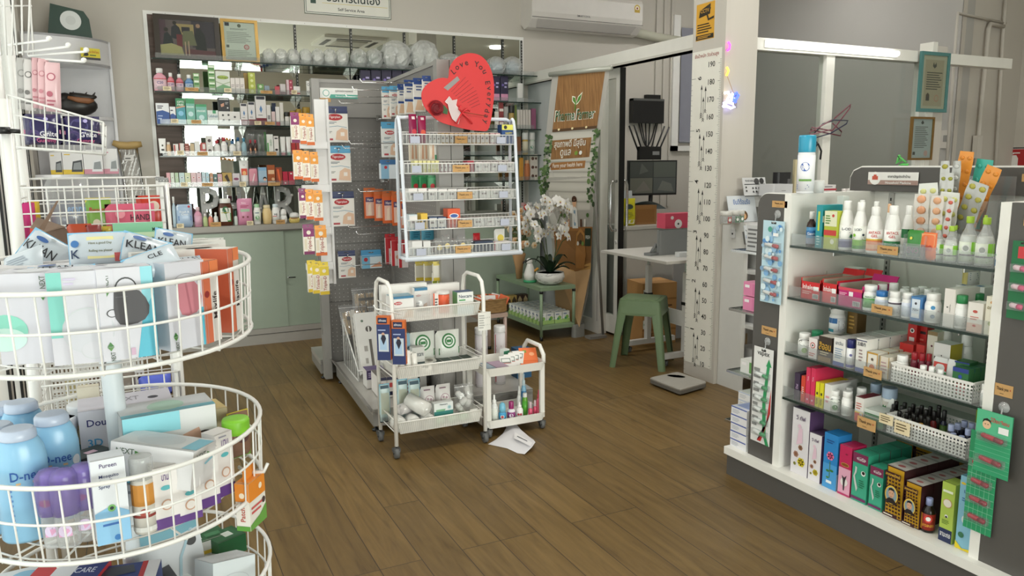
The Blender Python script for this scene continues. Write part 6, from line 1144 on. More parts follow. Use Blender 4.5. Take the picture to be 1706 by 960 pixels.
# heart sign
HP=[(747,130),(738,129.5),(726,132),(712.5,140),(704.5,150),(702.5,160),(705,172.5),(710,182),(717.5,190),(732.5,202.5),(755,210),(780,216),(800,218),(812.5,217),(818,200),(821,180),(823,160),(823,140),(821,126),(817.5,115),(812,104),(805,96),(797,91),(787.5,88.7),(777,89),(767.5,92.5),(760,97),(755,102.5),(750.5,110),(748.7,117.5)]
HYP=3.44;hf=Face((0,HYP),0)
def h2(px,py):s=hf.s_at(px,1.7,0);s=hf.s_at(px,hf.z_at(py,s,0),0);return s,hf.z_at(py,s,0)
hr=empty('heart_sign',(0,0,0));HC=[(.5*(2*b_[0]+(c_[0]-a_[0])*t+(2*a_[0]-5*b_[0]+4*c_[0]-d_[0])*t*t+(3*b_[0]-a_[0]-3*c_[0]+d_[0])*t**3),.5*(2*b_[1]+(c_[1]-a_[1])*t+(2*a_[1]-5*b_[1]+4*c_[1]-d_[1])*t*t+(3*b_[1]-a_[1]-3*c_[1]+d_[1])*t**3)) for i in range(len(HP)) for a_,b_,c_,d_ in [(HP[i-1],HP[i],HP[(i+1) % len(HP)],HP[(i+2) % len(HP)])] for t in (0,.33,.66)];pts=[h2(*p) for p in HC];win=[h2(*p) for p in ((739,146),(762,127),(766,133),(746,151))]
b=MB();b.prism(pts[::-1],HYP,HYP+.006,mat('CB3031',.5),'y')
RD='4A1418'
b.add([(x,HYP-.0008,z) for x,z in win],[(0,1,2,3)],mat('8E8A88'));b.build('heart_board',hr)
path=[Vector(h2(*p)) for p in ((753,121),(765,110),(780,104.5),(795,107),(806,118),(811.5,132),(814.5,150),(814,170),(811,188),(806,207))]
L_=[0];
for i in range(1,len(path)):L_.append(L_[-1]+(path[i]-path[i-1]).length)
def along(t):
    d=t*L_[-1]
    for i in range(1,len(path)):
        if d <= L_[i] or i == len(path)-1:
            u=(d-L_[i-1])/(L_[i]-L_[i-1]);v=path[i]-path[i-1];return path[i-1]+v*u,math.atan2(v.y,v.x)
b=MB();msg='Love You Everyday'
for i,ch in enumerate(msg):
    if ch == ' ':continue
    p,a=along(.02+.95*i/(len(msg)-1));tv,tf,asp=text_geo(ch);hh=.026 if ch.isupper() or ch in 'dy' else .019
    b.add([(p.x+(x*math.cos(a)-y*math.sin(a))*hh,HYP-.0012,p.y+(x*math.sin(a)+y*math.cos(a))*hh) for x,y in tv],tf,mat('3A1A1C',noise=0))
for i in range(9):
    a0=h2(752+i*3.5,153+i*3.6);a1=h2(782+i*3.0-abs(i-4)*1.5,128+i*5.6);n_=12
    for q in range(n_):
        u0,u1=q/n_,(q+.66)/n_;w=.0013;dx,dz=a1[0]-a0[0],a1[1]-a0[1]
        if i > 5 and u0 < .2:continue
        b.add([(a0[0]+dx*u0,HYP-.001,a0[1]+dz*u0-w),(a0[0]+dx*u1,HYP-.001,a0[1]+dz*u1-w),(a0[0]+dx*u1,HYP-.001,a0[1]+dz*u1+w),(a0[0]+dx*u0,HYP-.001,a0[1]+dz*u0+w)],[(0,1,2,3)],mat('5A1A1E',noise=0))
b.build('lettering',hr)
b=MB();c=h2(725,181);R=random.Random(2)
for k in range(9):
    rr0=.006+.0032*k;a0=k*2.4
    b.grid(lambda u,v,rr0=rr0,a0=a0,k=k:(c[0]+rr0*(1+.25*v)*math.cos(a0+u*2.6),HYP-.034+k*.0028+v*(-.004),c[1]+rr0*(1+.25*v)*math.sin(a0+u*2.6)*.95),8,3,mat('7E1420' if k % 2 else '8E1A26',.6))
b.sphere((c[0],HYP-.014,c[1]),.027,mat('6E101A',.7),12,(1,.45,1));b.build('rose',hr)
b=MB();lf=[h2(*p) for p in ((732,176),(738,175),(745,183),(744,191),(737,189))];b.prism(lf[::-1],HYP-.008,HYP-.006,mat('2E5A2E'));b=MB();b.prism(lf[::-1],HYP-.010,HYP-.008,mat('2E5A2E'),'y');b.build('leaf',hr)
tl=[h2(*p) for p in ((740,170),(747,161),(752,168),(760,166),(758,176),(768,188),(765,196),(762,207),(752,198),(747,185),(745,174))]
b=MB();b.prism(tl[::-1],HYP-.012,HYP-.011,thin_glass('white_tulle','F0E4E4',.3,.5,'F4F0F0',.4),'y');b.tube([(x,HYP-.012,z) for x,z in tl],.0012,mat('F0ECEC'),5,True);b.build('tulle_bow',hr)
b=MB()
for q in (((768,188),(762,182),(766,176)),((768,188),(776,182),(780,186)),((768,188),(762,198),(758,206)),((768,188),(776,196),(784,207))):P=[h2(*p) for p in q];b.tube([(x,HYP-.014-.004*i,z) for i,(x,z) in enumerate(P)],.0045,mat('C82A30'),6)
e0,e1=h2(770,187),h2(806,193);b.tube([(e0[0],HYP-.008,e0[1]),(e1[0],HYP-.006,e1[1])],.0016,mat('8A4A2A'),5);b.build('ribbon',hr)
b=MB();p=h2(790,214);b.tube([(p[0],HYP+.01,p[1]+.15),(p[0],HYP+.02,p[1]+.03),(p[0],YB-.03,ZT+.012)],.004,WIREW);b.build('support_rod',hr)
tag(hr,'large red heart sign with a dark rose and tulle bow above the wire rack','sign')
# ================================================================ trolleys
def caster(b,x,y,R=.026,s=.022):
    b.tube([(x,y,R*1.6),(x,y,R*2.9)],.006,BLACK,8);b.box(x-s/2-.006,x+s/2+.006,y-.012,y+.016,R*1.2,R*1.9,mat('4A4A4A'))
    T=b.T.copy();b.T=T @ Tr(x-s/2,y,R,ry=PI/2);b.lathe([(R*.6,0),(R,.002),(R,s-.002),(R*.6,s)],mat('5E5E5E',.5),16);b.lathe([(.006,-.004),(.006,s+.004)],mat('2A2A2A'),8);b.T=T
CX0,CX1,CY0,CY1=.992,1.438,3.248,3.502
tr=empty('three_tier_trolley',(0,0,0));WH=mat('EDEAE4',.35)
for x in (CX0,CX1):
    b=MB();b.tube([(x,CY0,.06),(x,CY0,.73),(x,CY0+.018,.79),(x,CY0+.06,.812),(x,CY1-.06,.812),(x,CY1-.018,.79),(x,CY1,.73),(x,CY1,.06)],.0092,WH,10);b.build('side_hoop',tr)
for x in (CX0,CX1):
    for y in (CY0,CY1):b=MB();caster(b,x,y+.006);b.build('caster_wheel',tr)
MESH=thin_glass('perforated_tray','FFFFFF',.2,.52,'EDEAE4',.5)
KF=Face((CX0,CY0),0);TIER=[]
for rail,bot in ((512,533),(607,626),(697,716)):
    z1=KF.z_at(rail,.18,0);z0=KF.z_at(bot,.18,0);TIER.append((z0,z1));a,e,c,d=CX0+.014,CX1-.014,CY0+.008,CY1-.008;b=MB()
    b.tube([(a,c,z1),(e,c,z1),(e,d,z1),(a,d,z1)],.004,WH,6,True)
    for zz in (z1+.012,z0+.01):b.tube([(CX0,CY0,zz),(CX0,CY1,zz)],.0028,WH,6);b.tube([(CX1,CY0,zz),(CX1,CY1,zz)],.0028,WH,6)
    b.build('tray_rim',tr);b=MB()
    ai,ei,ci,di=a+.012,e-.012,c+.006,d-.006
    for P in (((a,c,z1),(e,c,z1),(ei,ci,z0),(ai,ci,z0)),((a,d,z1),(e,d,z1),(ei,di,z0),(ai,di,z0)),((a,c,z1),(a,d,z1),(ai,di,z0),(ai,ci,z0)),((e,c,z1),(e,d,z1),(ei,di,z0),(ei,ci,z0))):b.add(P,[(0,1,2,3)],MESH)
    nx=44;gm=mat('D8D6D0')
    for i in range(nx+1):
        u=i/nx;b.add([(a+(e-a)*u-.001,c-.0008,z1),(a+(e-a)*u+.001,c-.0008,z1),(ai+(ei-ai)*u+.001,ci-.0008,z0),(ai+(ei-ai)*u-.001,ci-.0008,z0)],[(0,1,2,3)],gm)
    b.box(ai,ei,ci,di,z0-.001,z0,WH);b.build('tray',tr)
tag(tr,'white three tier trolley on wheels full of dressings and cotton','trolley')
TA,TB,TC='in the top trolley tray','in the middle trolley tray','in the bottom trolley tray'
gT='goods in the three tier trolley';KI=Face((CX0,CY0+.018),0)
pl=[('r',0,1,.9,1,'3A7AA0'),('c',.3,.72,.18,'B4242C',.4),('t','Tigerplast',.3,.72,.1,'F4E8E6',.3),('p',[(.5,.1),(.7,.4),(.95,.45),(.95,.1)],'C8A488'),('l',.1,.4,.3,.5,2,'A0A4A8')]
rowp(KI,TIER[0][0]+.001,TA,gT,[
 ('carton',652,690,494,'plaster carton with red oval logo lying in front',dict(col='E8E6E4',d=.08,ins=.02,top='8AA8B4',art=pl)),('carton',691,713,480,'upright plaster carton with red oval logo',dict(col='E8E6E4',d=.03,ins=.10,top='8AA8B4',art=pl)),
 ('carton',636,712,474,'long white open carton at the back left',dict(col='EAE8E4',d=.04,ins=.17)),('carton',712,766,473,'long white open carton at the back right',dict(col='E6E4E0',d=.03,ins=.17)),
 ('carton',762,789,487,'white and green dressing box',dict(col='ECECE8',d=.06,ins=.02,side=[(0,1,'4A8A5A')],top='4A5A7A',art=[('t','Nexcare',.5,.82,.15,'1E2E5A',.8),('r',0,1,0,.35,'B8D4DC'),('r',.1,.5,.62,.68,'4A9A5A')])),
 ('carton',722,731,489,'narrow orange and white box',dict(col='E8E0DC',d=.02,ins=.03,art=[('r',0,.25,0,1,'E05A34'),('l',.3,.9,.2,.8,5,'3A3A3A')])),('pouch',694,720,492,'clear packet with dark label',dict(m=BAGP,d=.03,ins=.02,art=[('r',.05,.95,.3,.48,'2A2638')]))])
s=KI.s_at(743,.7,.08);o=P_bottle(.062,0,.10,'can','E05A3A','E4E0DC',[('l',.1,.9,.3,.8,3,'F4E0D8')],lab='E2603C',n='bandage_roll',seg=22);put(o,KI.pt(s,.09,TIER[0][0]+.002),0,'orange and white wrapped bandage roll in the top trolley tray','roll')
slg=[('t','ARM SLING',.5,.55,.16,'1E3A4A',.95),('t','S F C',.5,.3,.14,'1E3A4A',.7)]
smt=lambda:[('c',.5,.7,.29,'2E7A3E'),('c',.5,.7,.23,'E8ECE6'),('c',.5,.7,.17,'2E7A3E'),('c',.5,.7,.12,'E8ECE6'),('r',.4,.6,.66,.74,'2E7A3E'),('r',.08,.94,.3,.5,'2A6E38'),('t','Sanarian',.52,.4,.12,'E8ECE6',.7)]
rowp(KI,TIER[1][0]+.001,TB,gT,[
 ('carton',655,684,557,'light blue arm sling box',dict(col='8AB4C8',d=.03,ins=.14,art=slg)),
 ('pouch',684,728,555,'white cotton pack with green rings, left one',dict(col='E6E8E2',d=.06,ins=.14,art=smt())),('pouch',729,769,552,'white cotton pack with green rings, right one',dict(col='E6E8E2',d=.06,ins=.13,art=smt())),
 ('carton',687,708,579,'small white dressing box in front of the cotton packs',dict(col='DCDCD8',d=.04,ins=.08,art=[('t','Nexcare',.5,.72,.2,'2A3A4A',.8),('r',0,1,.3,.38,'4A5A5A')]))])
for i in range(10):
    rowp(KI,TIER[1][0]+.001,TB,'white gauze rolls standing in the trolley',[('pouch',655+i*3.6,665+i*3.6,583+abs(i-4)*1.5,'narrow white wrapped gauze pack',dict(col='EAE8E2',d=.035,ins=.015+.02*(i % 3)))])
for i,(px,py,ry_) in enumerate(((708,602,.0),(716,592,.5))):
    b=MB();b.lathe([(.016,0),(.032,0),(.034,.003),(.034,.022),(.032,.025),(.016,.025)],mat('EAE8E2',.6),24);b.lathe([(.016,.025),(.016,0)],mat('B8B4AC'),18);s=KI.s_at(px,.42,.05+i*.05);o=b.build('tape_roll');put(o,KI.pt(s,.05+i*.06,TIER[1][0]+.002+i*.016),0,['white tape roll lying in the middle trolley tray','white tape roll tilted on the other one'][i],'tape roll');o.rotation_euler.x=ry_*.5
for i in range(4):
    rowp(KI,TIER[1][0]+.001,TB,'dark topped gauze boxes in the middle tray',[('carton',729+i*17,745+i*17,603-i*3.2,'flat box with dark green top',dict(col='DCDAD4',d=.13,ins=.012,h=.034,top='34443C',art=[('r',.1,.9,.3,.7,'C8C8C2')]))])
rowp(KI,TIER[2][0]+.001,TC,gT,[
 ('carton',723,755,679,'white and teal box with a tape picture',dict(col='E4E8E6',d=.04,ins=.025,z=.045,h=.062,art=[('r',0,1,0,.35,'2E7A74'),('c',.8,.6,.12,'C8D8DC'),('c',.8,.6,.07,'8AB4B8'),('p',[(.1,.5),(.6,.5),(.55,.35),(.1,.35)],'7AB08A'),('t','Nexcare',.5,.88,.13,'2A3A4A',.4)]))])
SW=[('r',0,1,.82,1,'7AB4CC'),('r',.1,.9,.88,.96,'2A4A5A'),('r',0,.06,0,1,'7AB4CC'),('r',.94,1,0,1,'7AB4CC'),('r',0,1,0,.22,'1E2430')] + [('r',.12+i*.045,.135+i*.045,.24,.78,'C4B488') for i in range(17)] + [('r',.1+i*.08,.14+i*.08,.06,.16,'8A9098') for i in range(10)]
for i,(l,r,t,ins) in enumerate(((634,652,641,.17),(664,682,633,.13),(683,702,633,.11))):
    rowp(KI,TIER[2][0]+.001,TC,'cotton bud bags in the bottom trolley tray',[('pouch',l,r,t,'light blue bag of long cotton buds, '+['left','middle','right'][i],dict(col='B8CCCC',d=.03,ins=ins,art=SW))])
CW=[('c',.5,.62,.3,'B89AA4',1),('c',.5,.62,.25,'E8E4E2',1),('c',.4,.66,.08,'B89AA4'),('c',.6,.64,.08,'B89AA4'),('t','COTTON',.5,.3,.08,'5A2A48',.6),('l',.2,.8,.88,.95,1,'8A6A7A')]
for i,(l,r,t,ins) in enumerate(((704,729,647,.11),(730,755,643,.10))):
    rowp(KI,TIER[2][0]+.001,TC,'cotton wool bags with elephant print',[('pouch',l,r,t,'cotton wool bag with purple animal print, '+['left','right'][i],dict(col='E4E0DE',d=.07,ins=ins,art=CW))])
def wad(px,py,ins,z,r,L,rot,label,tilt=0,col='ECEAE4',film=True):
    s=KI.s_at(px,z,ins);ro=empty('cotton_roll',KI.pt(s,ins,z),rot,rx=0,ry=tilt);b=MB();b.T=Tr(ry=PI/2)
    b.lathe([(r*.2,-L/2),(r*.85,-L/2),(r,-L/2+r*.2),(r*1.03,0),(r,L/2-r*.2),(r*.85,L/2),(r*.2,L/2)],mat(col,.9),18);b.build('cotton',ro)
    if film:b=MB();b.T=Tr(ry=PI/2);b.lathe([(r*1.06,-L/2),(r*1.08,L/2),(r*.3,L/2+r*.6)],BAGP,16);b.build('film',ro)
    PLACED.append(ro);tag(ro,label,'cotton roll');return ro
zc=TIER[2][0]
wad(664,0,.04,zc+.036,.034,.07,PI/2,'wrapped cotton roll at the left end of the bottom trolley tray');wad(688,0,.04,zc+.034,.032,.07,PI/2,'second wrapped cotton roll in the bottom trolley tray');wad(711,0,.04,zc+.034,.033,.07,PI/2,'third wrapped cotton roll in the bottom trolley tray')
wad(696,0,.06,zc+.105,.035,.12,-.9,'large cotton roll lying on top of the others in the bottom tray',.35)
wad(676,0,.10,zc+.085,.026,.09,.6,'small printed cotton roll behind the large one',.1,'E4DEDC')
for i in range(3):
    rowp(KI,zc+.001,TC,'green wrapped packs in the bottom tray',[('pouch',725+i*20,744+i*20,700-i*3,'pale green wrapped pack',dict(col='9CBF9C',d=.05,ins=.012,h=.042))])
rowp(KI,zc+.001,TC,gT,[('pouch',785,799,685,'white wrapped roll pack with small print',dict(col='ECEAE4',d=.04,ins=.012,h=.05))])
def cups(ro,w,h,d):
    R=random.Random(4)
    for i in range(7):
        b=MB();b.T=Tr((R.random()-.5)*w*.6,d/2+(R.random()-.5)*d*.2,h*(.12+.09*i),rz=R.random()*6,rx=R.uniform(-1,1));b.lathe([(.014,0),(.016,.002),(.014,.034),(.004,.040)],mat('E8E6E2',.5),14);b.build('bottle',ro)
o=zipbag(.10,.16,.07,1,cups);put(o,KI.pt(KI.s_at(775,.2,.09),.07,zc+.003),0,'clear zip bag of small white bottles in the bottom trolley tray','bag');o.rotation_euler.x=.0
def arm_box(x,y,z,w,rz,lab):
    ro=empty('arm_sling_box',(x,y,z),rz);b=MB();b.box(-w/2,w/2,0,.028,0,.20,mat('D06A2E'));b.box(-w/2-.0005,w/2-.0003,-.0005,0,0,.20,mat('2E3A6A'))
    b.art(lambda X,Z,o:(X,-.0006-o,Z),w,.20,[('r',0,1,.82,1,'D06A2E'),('r',.1,.8,.84,.97,'23284A'),('t','สลิงแขน',.45,.905,.05,'E8E8F0',.55),('r',.12,.88,.2,.6,'C8D0D8'),('p',[(.2,.24),(.25,.55),(.45,.6),(.7,.55),(.75,.24)],'A8C4E0'),('c',.48,.6,.12,'C8A08A'),('p',[(.3,.5),(.5,.35),(.7,.5),(.6,.58),(.4,.58)],'2A2A3A'),('l',.1,.9,.66,.72,1,'A8B4D8')])
    b.art(lambda X,Z,o:(w/2+o,.014+X,Z),.028,.20,[('v','ARM SLING COLOR',.5,.45,.32,'F4E8DC',.8)]);b.build('carton',ro)
    PLACED.append(ro);return tag(ro,lab,'box')
arm_box(.945,3.235,.475,.060,-.55,'orange and blue arm sling box hanging on the trolley side, left one');arm_box(1.005,3.205,.455,.060,-.55,'orange and blue arm sling box hanging on the trolley side, right one')
r=empty('wire_hook_holder',(.975,3.235,.70));b=MB();b.tube([(-.07,-.0,.03),(-.06,-.005,.01),(.0,-.012,-.005),(.05,-.015,-.02)],.003,WIREW,6);b.tube([(-.055,.02,.01),(.0,.01,-.01),(.05,.0,-.02)],.003,WIREW,6);b.build('wire',r);tag(r,'white wire hook clipped on the left side of the trolley','hook');PLACED.append(r)
for i in range(4):b=MB();b.box(-.018,.018,0,.008,0,.085,mat('E4E2DC'));b.art(flat,.036,.085,[('l',.1,.9,.1,.9,6,'A8A8A4')]);o=b.build('hanging_sachet');put(o,(1.415+i*.010,3.215+i*.004,.565),-.2-.1*i,'printed white sachet hanging at the right trolley post','sachet','hanging sachets on the trolley')
# small two-tier trolley
SX0,SX1,SY0,SY1=1.462,1.80,3.285,3.56
SF2=Face((SX0,SY0),0);tz=[SF2.z_at(626,.1,0),SF2.z_at(712,.1,0)]
st=empty('small_trolley',(0,0,0))
for (z0) in tz:
    b=MB();w=mat('E6E3DC',.4);r_=.03
    def oval(i0):
        p=[]
        for cx,cy,a0 in ((SX1-r_-i0,SY1-r_-i0,0),(SX0+r_+i0,SY1-r_-i0,PI/2),(SX0+r_+i0,SY0+r_+i0,PI),(SX1-r_-i0,SY0+r_+i0,1.5*PI)):
            for i in range(5):a=a0+i*PI/8;p.append((cx+r_*math.cos(a),cy+r_*math.sin(a)))
        return p
    o_,i_=oval(0),oval(.012);n_=len(o_);H_=.042
    b.prism(oval(.010),z0,z0+.004,w);v=[(x,y,z0) for x,y in oval(.008)]+[(x,y,z0+H_) for x,y in o_]+[(x,y,z0+H_) for x,y in oval(.005)]+[(x,y,z0+.004) for x,y in i_]
    b.add(v,[(j*n_+i,j*n_+(i+1) % n_,(j+1)*n_+(i+1) % n_,(j+1)*n_+i) for j in range(3) for i in range(n_)],w);b.build('tray',st)
for x,y in ((SX0+.02,SY0+.02),(SX1-.02,SY0+.02),(SX0+.02,SY1-.02),(SX1-.02,SY1-.02)):
    b=MB();top=tz[0]+.03;b.box(x-.012,x+.012,y-.008,y+.008,.06,top,mat('E6E3DC',.4));b.build('post',st);b=MB();caster(b,x,y,.022,.02);b.build('caster_wheel',st)
b=MB();x=SX1-.005;b.tube([(x,SY0+.03,tz[0]+.03),(x,SY0+.03,tz[0]+.07),(x,SY0+.07,tz[0]+.11),(x,SY1-.07,tz[0]+.11),(x,SY1-.03,tz[0]+.07),(x,SY1-.03,tz[0]+.03)],.011,mat('ECEAE4',.35),8)
b.build('handle',st);tag(st,'small white two tier trolley beside the three tier one','trolley')
gS='things on the small trolley';TS='in the bottom tray of the small trolley';SI=Face((SX0,SY0+.02),0)
rowp(SI,tz[1]+.005,TS,gS,[
 ('bottle',817.5,829.5,658,'clear white spray bottle',dict(sh='spray',col='E4E6E4',cap='F0F0EE',lab='E0E4DC',art=TXT(4,'9AA8A0',.2,.8))),
 ('bottle',830.5,843.5,671,'sky blue bottle with round logo',dict(sh='rollon',col='58A8D0',cap='7AC0DC',lab='3E9AC8',art=[('c',.5,.6,.2,'E8ECF0'),('c',.5,.6,.12,'C8484A'),('l',.2,.8,.15,.4,2,'E4F0F4')])),
 ('bottle',845,858.5,669,'purple bottle with white label',dict(sh='vial',col='E4E0E4',cap='9A2A6A',lab='8A3A7A',art=[('c',.5,.6,.2,'E8E0E8'),('l',.2,.8,.15,.4,2,'E4D0E4')])),
 ('bottle',859.5,871.5,670,'white bottle with pointed nozzle',dict(sh='spray',col='ECEAE8',cap='ECEAE8',art=[('c',.4,.6,.12,'B83A4A'),('c',.65,.6,.12,'B83A4A'),('l',.1,.9,.1,.3,2,'2A3A6A')])),
 ('bottle',861,869,643,'tall slim white spray bottle',dict(ins=.09,sh='spray',col='E4E4E2',cap='E8E8E6')),('bottle',868,877,623,'tall blue spray bottle',dict(ins=.13,sh='spray',col='8ABCD8',cap='C8DCE4',lab='2E7AB0')),
 ('bottle',869.5,879.5,655,'green curved spray bottle',dict(ins=.05,sh='sham',col='6AAA3A',cap='E8E8E4',lab='58B03A')),
 ('bottle',880,887.5,670,'pink lip gloss bottle with clear cap',dict(sh='vial',col='D04A6A',cap='C8B4B8')),('bottle',887.8,894.5,667,'pink lip gloss bottle with clear cap',dict(sh='vial',col='D04A6A',cap='C8B4B8',ins=.03)),('bottle',893.5,901,650,'tall pink spray bottle',dict(sh='spray',col='D8607A',cap='D84A64',ins=.02)),
 ('bottle',803,812,655,'dark bottle behind the trolley post',dict(ins=.0,sh='spray',col='5A5048',cap='D8D8D4',w=.024)),
])
rowp(SI,tz[0]+.005,'in the top tray of the small trolley',gS,[
 ('carton',813,826,595,'flat pale blue and pink box',dict(col='B8C4D0',d=.12,h=.03,top='9AAAB8',art=wb)),('carton',827,848,592,'flat lilac box',dict(col='C4B0C0',d=.12,h=.03,top='B49AAE',art=wb)),
 ('carton',838,850,588,'white and green packet',dict(col='E0E4E0',d=.03,ins=.18,h=.07,rot=.3,art=[('r',0,1,.6,.9,'2E7A5A')]))])
for i in range(4):b=MB();b.box(-.03,.03,0,.004,0,.085,mat('E4E2DE'));b.art(flat,.06,.085,[('r',.1,.9,.45,.8,'3A5A4A'),('r',.15,.85,.5,.75,'E0E0DC'),('r',.1,.9,.38,.42,'B83A3A')]);o=b.build('plaster_sachet');put(o,(1.615+i*.022,3.36+i*.008,tz[0]+.012+i*.004),-.25-.1*i,'white plaster sachet leaning in the top tray of the small trolley','sachet','plaster sachets in the small trolley');o.rotation_euler.x=-1.0
for i in range(2):b=MB();b.box(-.045,.045,0,.006,0,.10,mat('E8743A'));b.art(flat,.09,.10,[('c',.7,.5,.15,'F0A87A'),('r',.2,.4,.6,.8,'7A9A3A')]);o=b.build('plaster_sachet');put(o,(1.735+i*.01,3.35+i*.025,tz[0]+.018+i*.015),-.35,'orange sachet lying at the right of the small trolley tray','sachet','orange sachets in the small trolley');o.rotation_euler.x=-1.1
# paper sheet on the floor under it
pp=[onz(*p) for p in ((813,741),(826,734),(838,725),(843,718),(845,710),(857,709),(868,722),(880,731),(889,739),(892,747),(886,753),(874,758),(862,756),(845,748))]
b=MB();n_=len(pp);cxy=sum((p for p in pp),Vector())/n_;hts=[.002,.004,.008,.014,.02,.022,.018,.014,.018,.03,.022,.003,.002,.002]
PAP=mat('E4E2E6',.5);v=[(p.x,p.y,h) for p,h in zip(pp,hts)]+[(cxy.x+(p.x-cxy.x)*.5,cxy.y+(p.y-cxy.y)*.5,.012+h*.6) for p,h in zip(pp,hts)]+[(cxy.x,cxy.y,.016)]
b.add(v,[(i,(i+1) % n_,n_+(i+1) % n_,n_+i) for i in range(n_)]+[(n_+i,n_+(i+1) % n_,2*n_) for i in range(n_)],PAP,True)
fp=[onz(*p,.03) for p in ((858,720),(887,738),(884,744),(856,730))];b.add([tuple(p) for p in fp],[(0,1,2,3)],mat('EEECEE',.5));
b.tube([tuple(onz(862,727,.032)),tuple(onz(878,735,.032))],.002,mat('6A6A72'),5)
tag(b.build('paper_sheet'),'crumpled white paper sheet lying on the floor by the small trolley','paper')
# ================================================================ green metal table, plants, banner
GN=mat('84997C',.4)
gt=empty('green_metal_table',(2.70,5.02,0));w,d=.285,.77
for z in (.385,.085):
    b=MB();b.rbox(-.012,w+.012,-.012,d+.012,z,z+.028,GN,.012,3);b.rbox(.0,w,.0,d,z+.028,z+.029,mat('8CA184',.4),.01,2);b.build('shelf',gt)
for x in (0,w):
    for y in (0,d):b=MB();b.lathe([(.012,.03),(.0125,.38)],GN,12,cx=x,cy=y);b.lathe([(.0135,.0),(.0135,.03)],BLACK,12,cx=x,cy=y);b.lathe([(.0145,.365),(.0145,.385)],BLACK,12,cx=x,cy=y);b.build('leg',gt)
tag(gt,'sage green two level metal table carrying the white orchid','table')
ZT_=.4155;ZL_=.1155
tk=[('r',0,1,0,.35,'A8C87A'),('c',.6,.5,.22,'8AB85A'),('c',.4,.4,.15,'4E9A6A'),('l',.1,.7,.7,.9,1,'6A7AA0')]
GTF=Face((2.69,5.03),0)
k_=0
for row in range(4):
    for i in range(9):
        b=MB();b.rbox(-.033,.033,0,.036,0,.088,mat('E6E8E4',.35),.008,2);
        for sx in (-1,1):b.art(lambda x,z,o,sx=sx:(sx*(.033+o),.018+x*sx,z),.036,.088,tk)
        b.art(flat,.066,.088,tk);b.art(lambda x,z,o:(x,z,.088+o),.066,.036,[('r',.2,.8,.2,.8,'B8C4D0')])
        if row == 0 and i == 0:t0=b.build('tissue_pack');o=t0
        else:o=copy_tree(t0)
        put(o,(2.735+row*.0705,5.06+i*.062+(row % 2)*.006,ZL_),0,'small white and green tissue pack on the lower level of the green table','tissue pack','tissue packs on the green table')
for i in range(4):
    b=MB();b.box(-.024,.024,0,.06,0,.13,mat('C8A860' if i < 2 else '4A3428'));b.art(flat,.048,.13,[('p',[(.1,0),(.1,.7),(.5,.95),(.9,.7),(.9,0)],'4A3A28' if i < 2 else 'C8B084'),('c',.5,.5,.2,'C8A040')]);put(b.build('gold_box'),(2.745+i*.053,5.68,ZL_),0,('black and gold box with an arch on the lower green shelf, ' if i < 2 else 'dark brown box with an arch on the lower green shelf, ')+['leftmost','second','third','rightmost'][i],'box')
# white orchid
oc=empty('orchid_plant',(2.835,5.13,ZT_));
def marble(n,b):
    t=n.nodes.new('ShaderNodeTexNoise');t.inputs['Scale'].default_value=2.6;t.inputs['Detail'].default_value=3;t.inputs['Distortion'].default_value=.6
    n.links.new(ramp(n,t.outputs[0],[(.3,'E6E4E0'),(.5,'DAD8D4'),(.56,'A8A6A4'),(.62,'E2E0DC')]),b.inputs['Base Color'])
b=MB();b.lathe([(.055,0),(.095,.02),(.115,.055),(.108,.095),(.103,.095),(.105,.06),(.06,.03)],node_mat('marble',marble,.3),28);b.lathe([(.0,.085),(.104,.085)],mat('3A2E22',.9),20);b.build('pot',oc)
LFM=mat('1E3220',.45);PET=mat('ECEAE6',.5)
for a,L,up in ((2.6,.17,.10),(3.5,.15,.13),(.35,.19,.12),(-.3,.18,.07),(1.2,.15,.12),(4.4,.14,.10),(-1.0,.15,.05)):
    b=MB();b.grid(lambda u,v:((.02+L*v)*math.cos(a)-(u-.5)*.062*math.sin(PI*min(v+.12,1))*math.sin(a),(.02+L*v)*math.sin(a)+(u-.5)*.062*math.sin(PI*min(v+.12,1))*math.cos(a),.09+up*math.sin(PI*v*.75)-.0+abs(u-.5)*.02),4,10,LFM);b.build('leaf',oc)
stems=(((.0,0,.09),(-.03,-.01,.25),(-.05,-.02,.40),(-.11,-.05,.50),(-.18,-.09,.47)),((.02,0,.09),(.05,-.01,.28),(.06,-.02,.48),(.09,-.04,.58),(.15,-.06,.55)),((.01,.01,.09),(.03,-.03,.22),(.08,-.05,.33),(.12,-.06,.36)),((-.01,.01,.09),(-.05,-.03,.22),(-.10,-.06,.34),(-.15,-.08,.33)))
for s_ in stems:b=MB();b.tube(s_,.0035,mat('4E5E34'),6);b.build('stem',oc)
def blossom(R):
    b=MB()
    for k in range(5):
        a=PI/2+k*2*PI/5;wd=.72 if k in (1,4) else .45
        b.grid(lambda u,v:((R*v)*math.cos(a)-(u-.5)*R*wd*1.4*math.sin(PI*min(v*.85+.1,1))*math.sin(a),-.006*math.sin(PI*v)-.004*(k % 2),(R*v)*math.sin(a)+(u-.5)*R*wd*1.4*math.sin(PI*min(v*.85+.1,1))*math.cos(a)),4,4,PET)
    b.sphere((0,-.008,-.003),R*.16,mat('D8C87A'),6);b.sphere((0,-.010,-.010),R*.1,mat('A84A6A'),6);return b
bl0=blossom(.046).build('blossom',oc);R=random.Random(12);bl=[bl0];first=True
